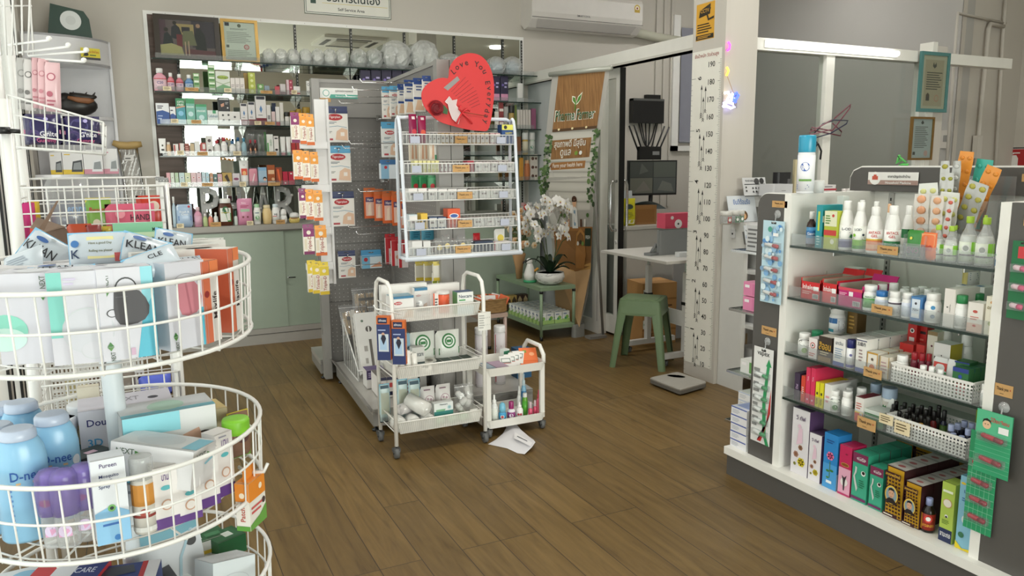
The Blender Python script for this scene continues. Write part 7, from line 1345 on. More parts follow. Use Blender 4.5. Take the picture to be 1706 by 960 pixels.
for (px,py,n_,rad) in ((900,350,13,18),(930,350,14,18),(885,372,9,14),(905,385,13,17),(935,382,12,15),(918,335,6,14),(941,345,6,11),(888,348,7,11)):
    for i in range(n_):
        f=Face((0,5.06+R.uniform(-.09,.05)),0);qx,qy=px+R.uniform(-rad,rad),py+R.uniform(-rad*.85,rad*.85);s=f.s_at(qx,.8,0);z=f.z_at(qy,s,0);p=f.pt(s,0,z)-oc.location
        if first:o=bl0;first=False
        else:o=bl0.copy();COL.objects.link(o)
        o.location=p;sc=R.uniform(.75,1.05);o.scale=(sc,sc,sc);o.rotation_euler=(R.uniform(-.5,.4),R.uniform(-.5,.5),R.uniform(-.7,.7)+.45)
tag(oc,'white orchid with many blossoms in a marbled round pot on the green table','plant')
# peach bouquet at the left of the table, bird figure
bq=empty('flower_bouquet',(2.755,5.50,ZT_));b=MB();b.lathe([(.025,0),(.035,.10),(.06,.2),(.05,.21)],mat('B08A60',.9),12,sy=.7);b.build('paper_wrap',bq)
b=MB();
for i in range(12):a=i*.52;b.tube([(0,0,.12),(.03*math.cos(a),.03*math.sin(a),.3),(.09*math.cos(a),.08*math.sin(a),.42)],.002,mat('4A5A34'),5)
for i in range(40):a=i*1.3;r_=.04+.05*((i*7) % 10)/10;z=.22+.2*((i*3) % 10)/10;b.grid(lambda u,v:(r_*math.cos(a)+(u-.5)*.02,r_*math.sin(a)+.0,z+v*.03),1,1,mat('5E6E44'))
b.build('greenery',bq)
for i in range(26):
    b=MB();a=i*2.4;r_=.015+.020*((i*5) % 6);z=.27+.30*((i*7) % 13)/13;col=('E4C4A0','E8D4B4','ECE4D4','D8A880')[i % 4];c=(r_*math.cos(a),r_*math.sin(a)-.03,z)
    for k in range(6):q=k*PI/3;b.sphere((c[0]+.014*math.cos(q),c[1],c[2]+.014*math.sin(q)),.015,mat(col,.7),6,(1,.6,1))
    b.sphere((c[0],c[1]-.008,c[2]),.009,mat('C8904A'),6);b.build('flower',bq)
b=MB();c=(.055,-.03,.575)
for k in range(6):q=k*PI/3;b.sphere((c[0]+.014*math.cos(q),c[1],c[2]+.012*math.sin(q)),.014,mat('C8341E',.6),6,(1,.6,1))
b.sphere((c[0],c[1]-.012,c[2]),.008,mat('E8A040'),6);b.tube([c,(.02,0,.4)],.002,mat('4A5A34'),5);b.build('red_flower',bq)
tag(bq,'peach and cream bouquet with one red flower at the back left of the green table','bouquet')
bd=empty('bird_figurine',(2.745,5.29,ZT_),-.3);b=MB();b.lathe([(.05,0),(.055,.01),(.05,.018)],mat('3E9A6A'),16);b.lathe([(.044,.018),(.05,.06),(.03,.12),(.02,.15)],mat('EDEBE6',.3),16);b.sphere((-.005,0,.165),.026,mat('EDEBE6',.3),10);b.build('body',bd)
b=MB();b.tube([(-.025,0,.17),(-.05,-.005,.16),(-.058,-.006,.145)],[.01,.007,.002],mat('2A2420'),8);b.build('beak',bd);b=MB();
for k in range(3):b.tube([(.02,-.02,.04+.02*k),(.06,-.02,.07+.02*k),(.065,-.01,.11)],[.008,.01,.003],mat(('D8862A','3A6A4A','E0A040')[k]),6)
b.build('wing',bd);tag(bd,'white bird figurine with orange wing left of the orchid pot','figurine')
# banner stand leaning in front of the glass partition
rowsB=[(0,(920,124,5.146),(1016,114,4.62)),(.30,(909,230,5.24),(1000,222,4.74)),(.50,(903,300,5.32),(991,295,4.84)),(.76,(905,410,5.44),(986,410,5.02)),(.88,(908,470,5.42),(984,475,5.12)),(1.0,(913,520,5.38),(966,545,4.98))]
RB=[(v,ony(*l),ony(*r)) for v,l,r in rowsB]
for i_ in (3,4,5):RB[i_][1].x=max(RB[i_][1].x,3.03)
def bpt(u,v):
    for (v0,l0,r0),(v1,l1,r1) in zip(RB,RB[1:]):
        if v <= v1+1e-6:t=(v-v0)/(v1-v0);l=l0.lerp(l1,t);r=r0.lerp(r1,t);return l.lerp(r,u)
    return RB[-1][1].lerp(RB[-1][2],u)
bn=empty('banner_stand',(0,0,0));b=MB();nrm=(RB[0][2]-RB[0][1]).cross(Vector((0,0,-1))).normalized()
def bg(u0,u1,v0,v1,m,off=0,nu=4,nv=10):b.grid(lambda u,v:tuple(bpt(u0+(u1-u0)*u,v0+(v1-v0)*v)-nrm*off*-1),nu,nv,m)
if nrm.x > 0:nrm=-nrm
def bo(u,v,off):return tuple(bpt(u,v)+nrm*off)
def bgrid(u0,u1,v0,v1,m,off):b.grid(lambda u,v:bo(u0+(u1-u0)*u,v0+(v1-v0)*v,off),4,12,m)
def plankm(n,bb):
    tc=n.nodes.new('ShaderNodeTexCoord');wv=n.nodes.new('ShaderNodeTexWave');wv.bands_direction='Z';wv.inputs['Scale'].default_value=4.2;wv.inputs['Distortion'].default_value=.3
    n.links.new(tc.outputs['Object'],wv.inputs[0]);n.links.new(ramp(n,wv.outputs[0],[(0,'A8A49A'),(.12,'C8C4BA'),(1,'D2CEC4')]),bb.inputs['Base Color'])
bgrid(0,1,0,1,mat('B4B0A8',.6),0);bgrid(.1,.93,.28,.62,node_mat('white_boards_print',plankm,.6),.001)
bgrid(.12,.93,.0,.27,BWOOD,.0015);bgrid(.12,.93,.262,.275,mat('5A3E22'),.002);bgrid(.14,.86,.315,.405,BWOOD,.002);bgrid(.16,.80,.42,.455,mat('A8743E'),.002)
b.build('banner_cloth',bn)
b=MB();R=random.Random(8)
def bfm(x,z,o):return bo(.5+x/.56,1-z/1.98,.003+o)
lv_=[]
for u0,z0,z1,n_,sd in ((.06,.46,.72,90,1),(.93,.40,.72,80,-1),(.0,.40,.56,50,1)):
    for i in range(n_):lv_.append(('c',u0+R.uniform(-.055,.075),R.uniform(z0,z1),R.uniform(.014,.03),('3E5A30','55703E','2E4426','6A8450')[i % 4],R.uniform(.4,1.3)))
for k_ in range(0,len(lv_),8):b.art(bfm,.56,1.98,lv_[k_:k_+8],(k_//8) % 3)
b.build('leaf_print',bn);b=MB()
BW=.56;BH=1.98
def bfm(x,z,o):return bo(.5+x/BW,1-z/BH,.003+o)
b.art(bfm,BW,BH,[('t','Pharma',.33,.80,.055,'F2EEE4',.38),('t','Farmer',.70,.80,.055,'F2EEE4',.34),('t','Pharma',.33,.80,.048,'2A5A2E',.35),('t','Farmer',.70,.80,.048,'2A5A2E',.31),
 ('p',[(.50,.845),(.43,.865),(.42,.89),(.48,.885),(.505,.86)],'F0F0E0'),('p',[(.50,.85),(.445,.867),(.435,.884),(.478,.88),(.50,.862)],'5A8A2E'),('p',[(.5,.845),(.53,.885),(.60,.905),(.585,.87),(.54,.85)],'F0F0E0'),('p',[(.51,.85),(.54,.882),(.59,.896),(.575,.87),(.54,.857)],'4E8A2E'),('p',[(.49,.82),(.51,.82),(.51,.86),(.49,.86)],'5A8A2E'),
 ('t','สุขภาพดี มีสุขิน',.48,.662,.045,'F4F0E4',.58),('t','ดูแล',.42,.618,.04,'F4F0E4',.2),('c',.62,.618,.03,'7A9A3A',1.2),('c',.7,.618,.028,'F0F0EC',1.2),('t','Farm your health here',.48,.562,.026,'F4EADC',.56),
 ('c',.25,.735,.02,'F8E8B8'),('c',.5,.735,.02,'F8E8B8'),('c',.75,.735,.02,'F8E8B8')])
b.build('lettering',bn);b=MB()
# lower picture: coat, doctor, shelf with pots, basket and oval sign
b.art(bfm,BW,BH,[('p',[(.0,.27),(.02,.42),(.08,.53),(.16,.55),(.24,.52),(.24,.27)],'D6D4CE'),('r',.13,.14,.3,.53,'A8A49C'),('l',.02,.1,.3,.4,1,'B8B4AC'),('p',[(.1,.55),(.16,.575),(.22,.55),(.16,.56)],'8A5A34'),
 ('r',.1,1,.30,.315,'A87440'),('p',[(.02,.0),(.02,.19),(.3,.17),(.6,.16),(1,.17),(1,.0)],'B8946A'),('p',[(.1,.18),(.1,.30),(1,.30),(1,.18),(.5,.15)],'8E6236'),('p',[(.02,.17),(.35,.13),(.7,.13),(1,.16),(1,.19),(.6,.17),(.3,.18),(.02,.2)],'C89A5A'),
 ('c',.42,.195,.22,'D8C8A0',.42),('c',.42,.195,.20,'2E4A2A',.40),('t','GO HERE',.42,.202,.018,'E0C84A',.26),('t','BREATHING PHARMA',.42,.182,.009,'E8E4D4',.28),
 ('c',.62,.42,.05,'4A2A1A',1),('c',.62,.408,.042,'E4B48E',1),('r',.59,.65,.39,.41,'E4B48E'),('p',[(.56,.31),(.57,.385),(.62,.395),(.67,.385),(.69,.31)],'ECEAE6'),('r',.6,.64,.32,.38,'8AA8C0'),('r',.585,.655,.412,.418,'2A1A14')] +
 [('r',x,x+.04,.316,.345,c) for x,c in ((.3,'C8C4BC'),(.38,'B87A4A'),(.46,'D8A070'),(.74,'5A3A2A'),(.82,'E4E0D8'))] + [('c',x,z,.03,c) for x,z,c in ((.32,.365,'4E6A34'),(.4,.36,'5E7A3E'),(.48,.365,'3E5A2E'),(.34,.40,'B84A3A'),(.9,.36,'4A6A34'))] +
 [('p',[(.62,.21),(.64,.17),(.84,.17),(.88,.21),(.86,.24),(.64,.24)],'A8743E'),('c',.68,.25,.03,'E0DCD4'),('c',.75,.255,.03,'3A3A2A'),('c',.8,.25,.03,'7A9A4A'),('p',[(.63,.24),(.66,.29),(.75,.31),(.84,.29),(.87,.24),(.85,.24),(.82,.28),(.75,.295),(.68,.28),(.65,.24)],'C08A4A'),('r',.85,.99,.24,.31,'2E3A2A'),('t','FRESH',.92,.275,.014,'E4E4DC',.1)] + [('r',x/8+.02,x/8+.024,.0,.15,'8A6848') for x in range(8)])
b.build('picture_print',bn)
l,r=RB[0][1],RB[0][2];dv=(r-l).normalized();b=MB();b.tube([tuple(l-dv*.02+nrm*.006),tuple(r+dv*.02+nrm*.006)],.018,mat('B8BAB0',.35,.3),10);b.build('top_rail',bn)
b=MB();q=bpt(.6,0)-nrm*.03;b.tube([tuple(q),(3.19,4.92,.02)],.01,GREYM,8);b.box(3.05,3.2,4.88,4.96,0,.02,GREYM);b.build('stand_pole',bn)
tag(bn,'tall leaning banner with wood print, leaf logo and doctor drawing by the glass partition','banner')
p=onz(966,562,0);b=MB();b.rbox(-.055,.055,0,.05,0,.10,mat('8E8E8A',.9),.02,3);put(b.build('banner_weight'),(p.x,p.y,.0),.1,'small grey concrete weight on the floor at the banner foot','weight')
# wicker basket on the pink-legged stool table
pt_=empty('low_side_table',(2.12,4.66,0))
PF=Face((0,4.69),0);sx0=PF.s_at(797,.3,0);sx1=PF.s_at(846,.3,0);tzz=PF.z_at(521,sx1,0);pt_.location=(sx0,4.69,0);wq=sx1-sx0
b=MB();b.box(0,wq,0,.30,tzz-.028,tzz,mat('BFA596',.6));b.build('table_top',pt_)
for x in (.015,wq-.015):
    for y in (.015,.285):b=MB();b.tube([(x,y,.02),(x,y,tzz-.028)],.013,mat('CDB3A8',.5),10);b.lathe([(.014,0),(.014,.022)],BLACK,10,cx=x,cy=y);b.build('leg',pt_)
tag(pt_,'low table with pinkish legs behind the trolley','table')
bk=empty('wicker_basket',(sx0+wq/2,4.70,tzz+.001));b=MB();wt=wq*.50;v=[];
def bas(u,v_):
    a=2*PI*u;k=1.0+.18*v_;e=4;c,s_=math.cos(a),math.sin(a);rr2=(abs(c)**e+abs(s_)**e)**(-1/e);wv=.002*math.sin(v_*60)*math.sin(u*150);return ((wt*k*rr2+wv)*c,.11+(.10*k*rr2+wv)*s_,.095*v_)
b.grid(bas,72,16,WICKER);b.grid(lambda u,v_:tuple(Vector(bas(u,1))*(.97 if 0 else 1)-Vector((0,0,.09*v_))),72,2,WICKER);b.add([bas(i/24,.02) for i in range(24)],[tuple(range(24))],WICKER);b.tube([bas(i/40,1) for i in range(40)],.006,WICKER,6,True);b.build('basket_body',bk)
tag(bk,'brown wicker basket of bandage packets on the low table','basket')
for i in range(7):
    b=MB();b.box(-.035,.035,0,.008,0,.09,mat('E4E0DC' if i % 2 else 'D8643A'));b.art(flat,.07,.09,[('c',.5,.6,.35,'B4242C',.4),('r',0,1,0,.2,'8AA8A8')]);o=b.build('bandage_packet');put(o,(sx0+wq*.22+i*wq*.1,4.73+.03*(i % 3),tzz+.035),.2-.15*i,'red and white bandage packet in the wicker basket','packet','packets in the wicker basket');o.rotation_euler.x=-.35;o.rotation_euler.y=.12*(i-3)
# floor scale and stool
sc=empty('bathroom_scale',(0,0,0));P=[onz(*p) for p in ((1133,661),(1177,648),(1128,631),(1082,641))];c=sum(P,Vector())/4
def ring(k,z,r_=.12):
    out=[]
    for i in range(4):
        a,q,e=P[i-1],P[i],P[(i+1) % 4]
        for t in (0,.5,1):p=(q.lerp(a,r_*(1-t)) if t < .5 else (q.lerp(e,r_*t) if t > .5 else q.lerp(a,r_*.22).lerp(q.lerp(e,r_*.22),.5)));out.append((c.x+(p.x-c.x)*k,c.y+(p.y-c.y)*k,z))
    return out
def loft(b,rings,m):
    n=len(rings[0]);v=sum(rings,[]);b.add(v,[(j*n+i,j*n+(i+1) % n,(j+1)*n+(i+1) % n,(j+1)*n+i) for j in range(len(rings)-1) for i in range(n)]+[tuple((len(rings)-1)*n+i for i in range(n))],m)
b=MB();loft(b,[ring(.93,.006),ring(1,.012),ring(1,.032)],mat('6E6B66',.5));b.build('base',sc);b=MB();loft(b,[ring(1,.032),ring(1.01,.04),ring(.97,.046)],mat('A19D95',.6));b.build('platform',sc)
b=MB();e=c+Vector((.035,.065,0));b.T=Tr(e.x,e.y,.0465,rz=-.9);b.lathe([(.0,.0),(.055,.0)],mat('3A3834',.3),24,sy=.5);b.T=Tr(e.x,e.y,.0475,rz=-.9);b.lathe([(.0,.0),(.045,.0)],mat('8E8A84',.2),24,sy=.5);b.build('dial',sc)
tag(sc,'grey mechanical bathroom scale on the floor in front of the height chart','scale')
sl=empty('plastic_stool',(2.995,4.13,0),math.radians(42));SG=mat('6F8562',.4);SGm=SG
hs=.45;t_=.135;f_=.185
b=MB();b.rbox(-t_,t_,-t_,t_,hs-.012,hs,SG,.03,4);b.rbox(-t_*.8,t_*.8,-t_*.8,t_*.8,hs-.0,hs+.003,mat('7A906C',.4),.03,4)
def sk(u,z):return t_+(f_-t_)*(hs-z)/hs
for k in range(4):
    b.T=Tr(rz=k*PI/2);o1=sk(0,hs-.09)
    b.add([(-t_+.01,-t_,hs-.006),(t_-.01,-t_,hs-.006),(o1-.03,-o1,hs-.085),(o1-.065,-o1,hs-.10),(-o1+.065,-o1,hs-.10),(-o1+.03,-o1,hs-.085)],[(0,1,2,5),(5,2,3,4)],SG)
b.T=Matrix.Identity(4);b.build('seat',sl)
for k in range(4):
    b=MB();b.T=Tr(rz=k*PI/2);zt=hs-.006;pr=[]
    for z,wd in ((zt,.06),(hs-.10,.055),(.2,.043),(.0,.036)):
        q=sk(0,z);pr.append([(-q,-q+wd,z),(-q,-q+.02,z),(-q+.006,-q+.006,z),(-q+.02,-q,z),(-q+wd,-q,z)])
    v=sum(pr,[]);b.add(v,[(j*5+i,j*5+i+1,(j+1)*5+i+1,(j+1)*5+i) for j in range(3) for i in range(4)],SG,True)
    v2=[(x+(.004 if abs(x) > abs(y)-.0 else 0)*0+(.006),y+.006,z) for x,y,z in v];b.add(v2,[(j*5+i,(j+1)*5+i,(j+1)*5+i+1,j*5+i+1) for j in range(3) for i in range(4)],SG,True)
    b.add([v[15],v[19],v2[19],v2[15]],[(0,1,2,3)],SG);b.build('leg',sl)
tag(sl,'sage green plastic stool standing left of the height chart','stool')
# ================================================================ inside the office
tb=empty('rolling_table',(0,0,0));A0=onz(1041,584,.0);A1=onz(1104,577,.05);B0=onz(1099,612,.0)
ax,ay=3.06,4.42;bx,by=3.05,3.99
TZ=None;tf=Face((3.05,3.9),0);PWm=mat('E4E2DE',.4)
for (x,y) in ((ax,ay),(bx,by)):
    b=MB();b.box(x,x+.42,y-.018,y+.018,.05,.085,PWm);b.box(x-.006,x,y-.019,y+.019,.05,.086,BLACK);b.build('foot_rail',tb)
    b=MB();b.box(x+.17,x+.205,y-.018,y+.018,.085,.62,PWm);b.box(x+.165,x+.21,y-.022,y+.022,.40,.42,BLACK);b.box(x+.18,x+.195,y-.01,y+.01,.62,.70,CHROME);b.build('leg',tb)
    for dx in (.03,.38):b=MB();caster(b,x+dx,y,.02,.018);b.build('caster_wheel',tb)
b=MB();b.box(ax+.17,ax+.19,by,ay,.25,.35,PWm);b.build('cross_panel',tb)
b=MB();b.box(2.98,3.42,3.87,4.62,.70,.72,mat('D6D4CE',.4));b.box(2.975,3.425,3.865,4.625,.702,.718,mat('C4C0B8'));b.build('table_top',tb)
for y in (ay,by):b=MB();b.box(ax+.05,ax+.32,y-.02,y+.02,.685,.70,BLACK);b.build('bracket',tb)
tag(tb,'white height adjustable rolling table inside the office doorway','table')
dk=empty('office_counter',(3.36,4.86,0));b=MB();b.box(0,.52,0,.30,.0,.83,mat('BEBCB6',.5));b.build('carcass',dk);b=MB();b.box(-.01,.54,-.01,.31,.83,.855,mat('C8C5BE',.4));b.build('counter_top',dk);tag(dk,'white office counter with a yellow bag on it','counter')
b=MB();b.box(0,.95,0,.02,.0,.70,mat('A6A6A6',.4));put(b.build('grey_panel'),(3.62,4.62,0),-.2,'grey desk side panel behind the rolling table','panel')
for j in range(2):
    b=MB();b.box(0,.28,0,.26,0,.228,CARD);b.box(.002,.278,-.0012,0,.1,.115,mat('9A6E3A'))
    b.art(lambda x,z,o:(.14+x,-o-.001,z),.28,.228,[('r',.02,.2,.52,.8,'E8ECE4'),('c',.09,.66,.05,'5AA03A'),('t','IT 38',.35,.3,.12,'5A3A1A',.3),('l',.5,.9,.1,.3,2,'5A3A1A')]);put(b.build('cardboard_box'),(3.30,4.56,j*.23+.0),-.15,'brown cardboard box with green sticker under the rolling table, '+['lower','upper'][j],'box')
def opl(name,loc,rz,w,d,h,col,art,label,cat,**k):o=P_carton(w,d,h,col,art,n=name,**k);return put(o,loc,rz,label,cat)
p=ony(1045,388,4.93);o=P_pouch(.13,.07,.21,'D4CC2A',[('c',.5,.7,.25,'3A4A3A',.6),('r',.45,.85,.08,.22,'E8E8D8'),('l',.15,.8,.3,.5,4,'8A8A1E')],n='yellow_bag');put(o,(p.x,4.90,.856),-.1,'bright yellow packet standing on the office counter','bag')
opl('cardboard_box',(3.60,4.96,.856),-.1,.20,.18,.15,'A87A48',[('r',.1,.9,.1,.8,'9A6C3C')],'small brown cardboard box behind the yellow packet','box')
b=MB();b.grid(lambda u,v:(-.04+.30*u,-.02+.22*v,.16+.03*math.sin(u*3)*math.cos(v*4)-.05*u*u),10,8,mat('8AA0AC',.8));b.grid(lambda u,v:(-.1+.12*u,.1+.02*v,.12+.14*v),2,3,mat('C8CCD0',.6));put(b.build('folded_cloth'),(3.56,5.02,.856),-.1,'blue grey cloth draped over the brown box in the office','cloth')
opl('pink_box',(3.32,4.17,.895),-.05,.25,.10,.10,'D8506A',[('c',.22,.72,.05,'F0E8E8'),('c',.42,.3,.12,'F0EAEA'),('c',.42,.3,.03,'3A3A3A')],'pink box with a white round face behind the rolling table','box')
b=MB();b.rbox(-.15,.15,0,.02,0,.17,mat('8E9090',.4),.02,3);put(b.build('monitor_back'),(3.28,4.15,.7205),-.05,'grey flat panel standing on the rolling table','panel')
b=MB();b.box(-.12,.02,-.03,.03,0,.018,mat('7A7C7C'));b.rbox(-.02,.1,-.035,.035,.018,.06,mat('868884'),.01,2);b.tube([(-.08,0,.018),(-.04,0,.07),(.0,0,.03),(.06,0,.07),(.07,0,.02)],.012,mat('7A7C7C'),6);put(b.build('blood_pressure_cuff'),(3.17,4.2,.7205),.2,'grey cuff device on the rolling table','device')
b=MB();b.rbox(-.06,.06,-.03,.03,0,.03,mat('D8DADA'),.01,2);b.rbox(.02,.06,-.031,.031,0,.031,mat('7AB0A8'),.01,2);put(b.build('white_device'),(3.24,4.02,.7205),-.2,'white and teal device on the rolling table','device')
# monitor, router, recorder box on the wall
dt=empty('office_desk',(3.6,5.19,0));MB().box(0,1.8,0,.8,.70,.735,mat('6A6660')).build('desk_top',dt);MB().box(0,.03,0,.8,0,.70,mat('8E8C88')).build('desk_side',dt);MB().box(1.77,1.8,0,.8,0,.70,mat('8E8C88')).build('desk_side',dt);tag(dt,'grey office desk under the monitor','desk')
mo=empty('computer_monitor',(3.93,5.32,.735),-.12);b=MB();b.box(-.23,.23,0,.03,.33,.62,BLACK);b.build('screen_housing',mo)
b=MB();b.box(-.22,.22,-.002,0,.345,.61,mat('3A3E3C',.3,emit=.0));b.art(lambda x,z,o:(x,-.002-o,.345+z),.44,.265,[('r',.01,.49,.51,.99,'4A4E4A'),('r',.51,.99,.51,.99,'5A5E58'),('r',.01,.49,.01,.49,'6A6A60'),('r',.51,.99,.01,.49,'565A58'),('p',[(.1,.05),(.3,.4),(.45,.1)],'76726A'),('p',[(.6,.1),(.7,.4),(.9,.3),(.95,.05)],'6E706A'),('p',[(.2,.6),(.25,.95),(.4,.7)],'5E605C')]);b.build('screen',mo);b=MB();b.tube([(0,.03,.35),(0,.05,.02)],.018,BLACK);b.box(-.1,.1,-.03,.12,0,.02,BLACK);b.build('stand',mo);tag(mo,'black monitor with four camera pictures on the office desk','monitor')
ro_=empty('wifi_router',(3.92,5.345,1.36));b=MB();b.box(-.11,.11,0,.04,0,.11,BLACK);b.box(.02,.09,-.001,0,.04,.07,mat('8A8A8A'));b.build('router_body',ro_)
for x,a in ((-.1,-.5),(-.06,-.45),(.06,.5),(.1,.55)):b=MB();b.tube([(x,.03,.06),(x+.21*math.sin(a),.03,.06+.25*math.cos(a))],.007,BLACK,6);b.build('antenna',ro_)
tag(ro_,'black router with four antennas above the monitor','router')
rb=empty('recorder_box',(4.525,6.28,1.715));MB().box(-.18,.18,-.07,0,0,.23,BLACK).build('door_panel',rb);MB().box(-.18,.18,-.072,0,.21,.23,mat('5A5A58')).build('top_trim',rb);b=MB();b.box(-.01,.15,-.05,-.0,.23,.27,BLACK);b.build('adapter',rb)
b=MB()
for x0_,x1_,dp in ((-.08,.12,.22),(-.05,.14,.26),(.0,.05,.3)):b.tube([(x0_+(x1_-x0_)*t/10,-.02,-dp*math.sin(PI*t/10)) for t in range(11)],.006,BLACK,6)
b.build('cable',rb);tag(rb,'black recorder box with hanging cables on the office wall','box')
b=MB();x0_,x1_=ony(1130,200,6.28).x,ony(1238,200,6.28).x;b.grid(lambda u,v:(x0_+(x1_-x0_)*u,6.262+.006*math.sin(u*26),1.54+1.1*v),26,2,mat('8E8E9A',.8));b.tube([(x0_,6.26,1.54),(x1_,6.26,1.54)],.012,mat('8A8A92'),6);tag(b.build('window_blind'),'grey lilac fabric window blind on the office back wall','blind')
struct(MB().box(x0_-.1,x0_-.02,6.25,6.288,1.45,2.75,WHITE),'trim_7');struct(MB().box(x0_-.1,x1_,6.25,6.288,1.45,1.50,WHITE),'trim_8')
# counter shelf next to the pillar, seen end-on
ks=empty('dispensing_counter',(0,0,0));MB().box(3.105,3.135,3.325,3.512,0,.988,mat('D8D7D3',.4)).build('end_panel',ks)
for z in (.09,.38,.70,.965):MB().box(3.135,3.355,3.25,3.50,z,z+.02,mat('C8C8C6')).build('shelf_board',ks)
b=MB();b.box(3.10,3.104,3.40,3.44,.90,.95,mat('D4D4D4'));b.box(3.098,3.10,3.415,3.425,.92,.93,BLACK);b.build('socket_plate',ks);tag(ks,'white dispensing counter with open shelves beside the pillar','counter')
for i,(px,c,lab) in enumerate(((1212,'B83A34','with red label'),(1229,'3A7A4A','with green label'),(1241,'3A7A4A','with green stripe'))):
    f=Face((0,3.36),0);s=f.s_at(px,1.02,0);o=P_bottle(.065,0,.075,'jar','D8D4CC','DCDAD4',[('r',.35,.65,0,1,c),('c',.5,.5,.1,'F0F0EC')],bm=CLEARB,fill='B8A88A',fl=.5,n='glass_jar',seg=18);put(o,(s,3.34+.02*i,.986),0,'squat clear jar '+lab+' on the dispensing counter','jar')
opl('medicine_box',(3.318,3.36,.986),0,.06,.06,.055,'E4E8E4',[('r',.5,1,0,1,'2E8A5A'),('r',.2,.5,.3,.5,'C8404A')],'white and green box on the dispensing counter','box')
def tent(px0,px1,py0,py1,y,col,art,name,label,rx=-.25,z=None,rz=0):
    f=Face((0,y),0);s0=f.s_at(px0,1.1,0);s1=f.s_at(px1,1.1,0);s=(s0+s1)/2;z1=f.z_at(py0,s,0);z0=z if z is not None else f.z_at(py1,s,0);w=s1-s0;h=z1-z0
    ro=empty(name,f.pt(s,0,z0),rz,rx=rx);b=MB();b.box(-w/2,w/2,0,.004,0,h,mat(col));b.art(flat,w,h,art);b.build('panel',ro);b=MB();b.box(-w*.3,w*.3,.03,.034,0,h*.7,mat('8A8A88'));b.build('back_leg',ro);PLACED.append(ro);return tag(ro,label,'sign')
tent(1218,1264,325,350,3.45,'DCE0E4',[('t','ยินดีต้อนรับ',.5,.78,.22,'3A6AB0',.6),('c',.5,.25,.16,'6A4A2A',.9),('c',.5,.22,.1,'D8A87A',.9),('r',.42,.58,.36,.42,'4A5A2A'),('p',[(.3,.1),(.36,.4),(.4,.38),(.36,.1)],'3A5A3A')],'counter_sign','white counter sign with blue Thai greeting and a small emblem',z=.987)
tent(1240,1278,295,325,3.44,'D0D0D0',[('t','WARNING',.3,.82,.12,'3A3A3A',.4),('c',.6,.78,.11,'4A4A4A'),('c',.82,.8,.1,'3A3A3A'),('r',.05,.95,.6,.64,'2A2A2A')]+[('c',.4+.13*i,.4,.035,'4A4A4A') for i in range(5)]+[('c',.4+.13*i,.2,.035,'4A4A4A') for i in range(5)]+[('c',.1,.45,.03,'2A2A2A'),('c',.1,.25,.03,'2A2A2A')],'notice_sign','white notice board with black pictograms behind the counter sign',z=1.1415)
tent(1246,1262,375,400,3.28,'D8DCE0',[('t','อนุมัติ',.5,.35,.3,'3A6AB0',.9),('c',.4,.75,.3,'4A4A4A',.5),('c',.4,.78,.28,'D8DCE0',.5)],'shelf_sign','small white sign with blue lettering on the counter side',z=.88)
for i,(z,c) in enumerate(((.72,'B0B0AE'),(.40,'9A9A9A'),(.11,'C4C4C4'))):opl('storage_box',(3.28,3.30,z+.001),0,.16,.15,.13,c,[('l',.1,.6,.2,.8,4,'6A6A6A')],'grey storage box on the dispensing counter shelf, '+['upper','middle','lower'][i],'box')
# food chart and neon sign beside the pillar
cf=Face((0,3.70),0);s0=cf.s_at(1196,1.3,0);s1=cf.s_at(1225,1.3,0);z1=cf.z_at(186,s1,0);z0=cf.z_at(300,s1,0);w=s1-s0;h=z1-z0;b=MB();b.box(-w/2,w/2,0,.002,0,h,mat('DEDCDA'))
b.art(flat,w,h,[('t','CHART',.4,.93,.045,'3A3A3A',.7)]+[('c',.22+.19*j,.82-.072*i,.06,('8A4A3A','5A3A2A','B8704A','6A6A4A','3A3A3A')[(i*3+j) % 5],.6) for i in range(11) for j in range(4)]+[('r',.18+.19*j,.26+.19*j,.79-.072*i,.794-.072*i,'8A8A88') for i in range(11) for j in range(4)]);put(b.build('wall_chart'),cf.pt((s0+s1)/2,0,z0),0,'white printed chart with rows of small pictures right of the pillar','chart')
ns=empty('neon_sign',(0,0,0));nf=Face((0,3.49),0)
def npts(ps):return [(nf.s_at(px,1.6,0),3.49,nf.z_at(py,nf.s_at(px,1.6,0),0)) for px,py in ps]
NE=lambda c,e:mat(c,.4,emit=e,noise=0)
for nme,pts_,c,r_ in (('pink_tube',((1209,70),(1212,75),(1211,82),(1208,84)),'FF3CD8',.006),('yellow_tube',((1208,112),(1211,118),(1208,126)),'FFC83C',.006),('white_tube',((1206,155),(1212,154),(1214,160),(1210,166),(1217,168),(1219,156),(1221,164)),'FFF0D0',.008),('blue_tube',((1221,168),(1226,164),(1229,158),(1226,155),(1221,158),(1220,166),(1225,170)),'3C50FF',.008),('violet_tube',((1205,172),(1212,170),(1220,173),(1223,178),(1217,180),(1210,177),(1204,177)),'C8C0FF',.008)):
    b=MB();b.tube(npts(pts_),r_,NE(c,4.0),8);b.build(nme,ns)
b=MB();b.tube(npts(((1209,126),(1221,156))),.002,mat('B89A7A'),5);b.box(*[f_ for f_ in (npts(((1204,165),))[0][0],npts(((1229,165),))[0][0],3.498,3.502)],npts(((1215,180),))[0][2],npts(((1215,153),))[0][2],thin_glass('neon_backing','EEEEEE',.5));b.build('backing',ns);tag(ns,'small glowing neon sign hanging at the right edge of the pillar','neon sign')
b=MB();b.box(-.035,.035,-.02,0,0,.10,mat('D4D2CE'));b.tube([(.03,-.015,.06),(.08,-.02,.08),(.10,-.02,-.02),(.06,-.01,-.12),(.0,-.005,-.2)],.005,mat('E4E2DE'),6);put(b.build('wall_socket'),(3.335+.02,3.512,1.07),0,'white wall socket with a looping white cable by the pillar','socket')
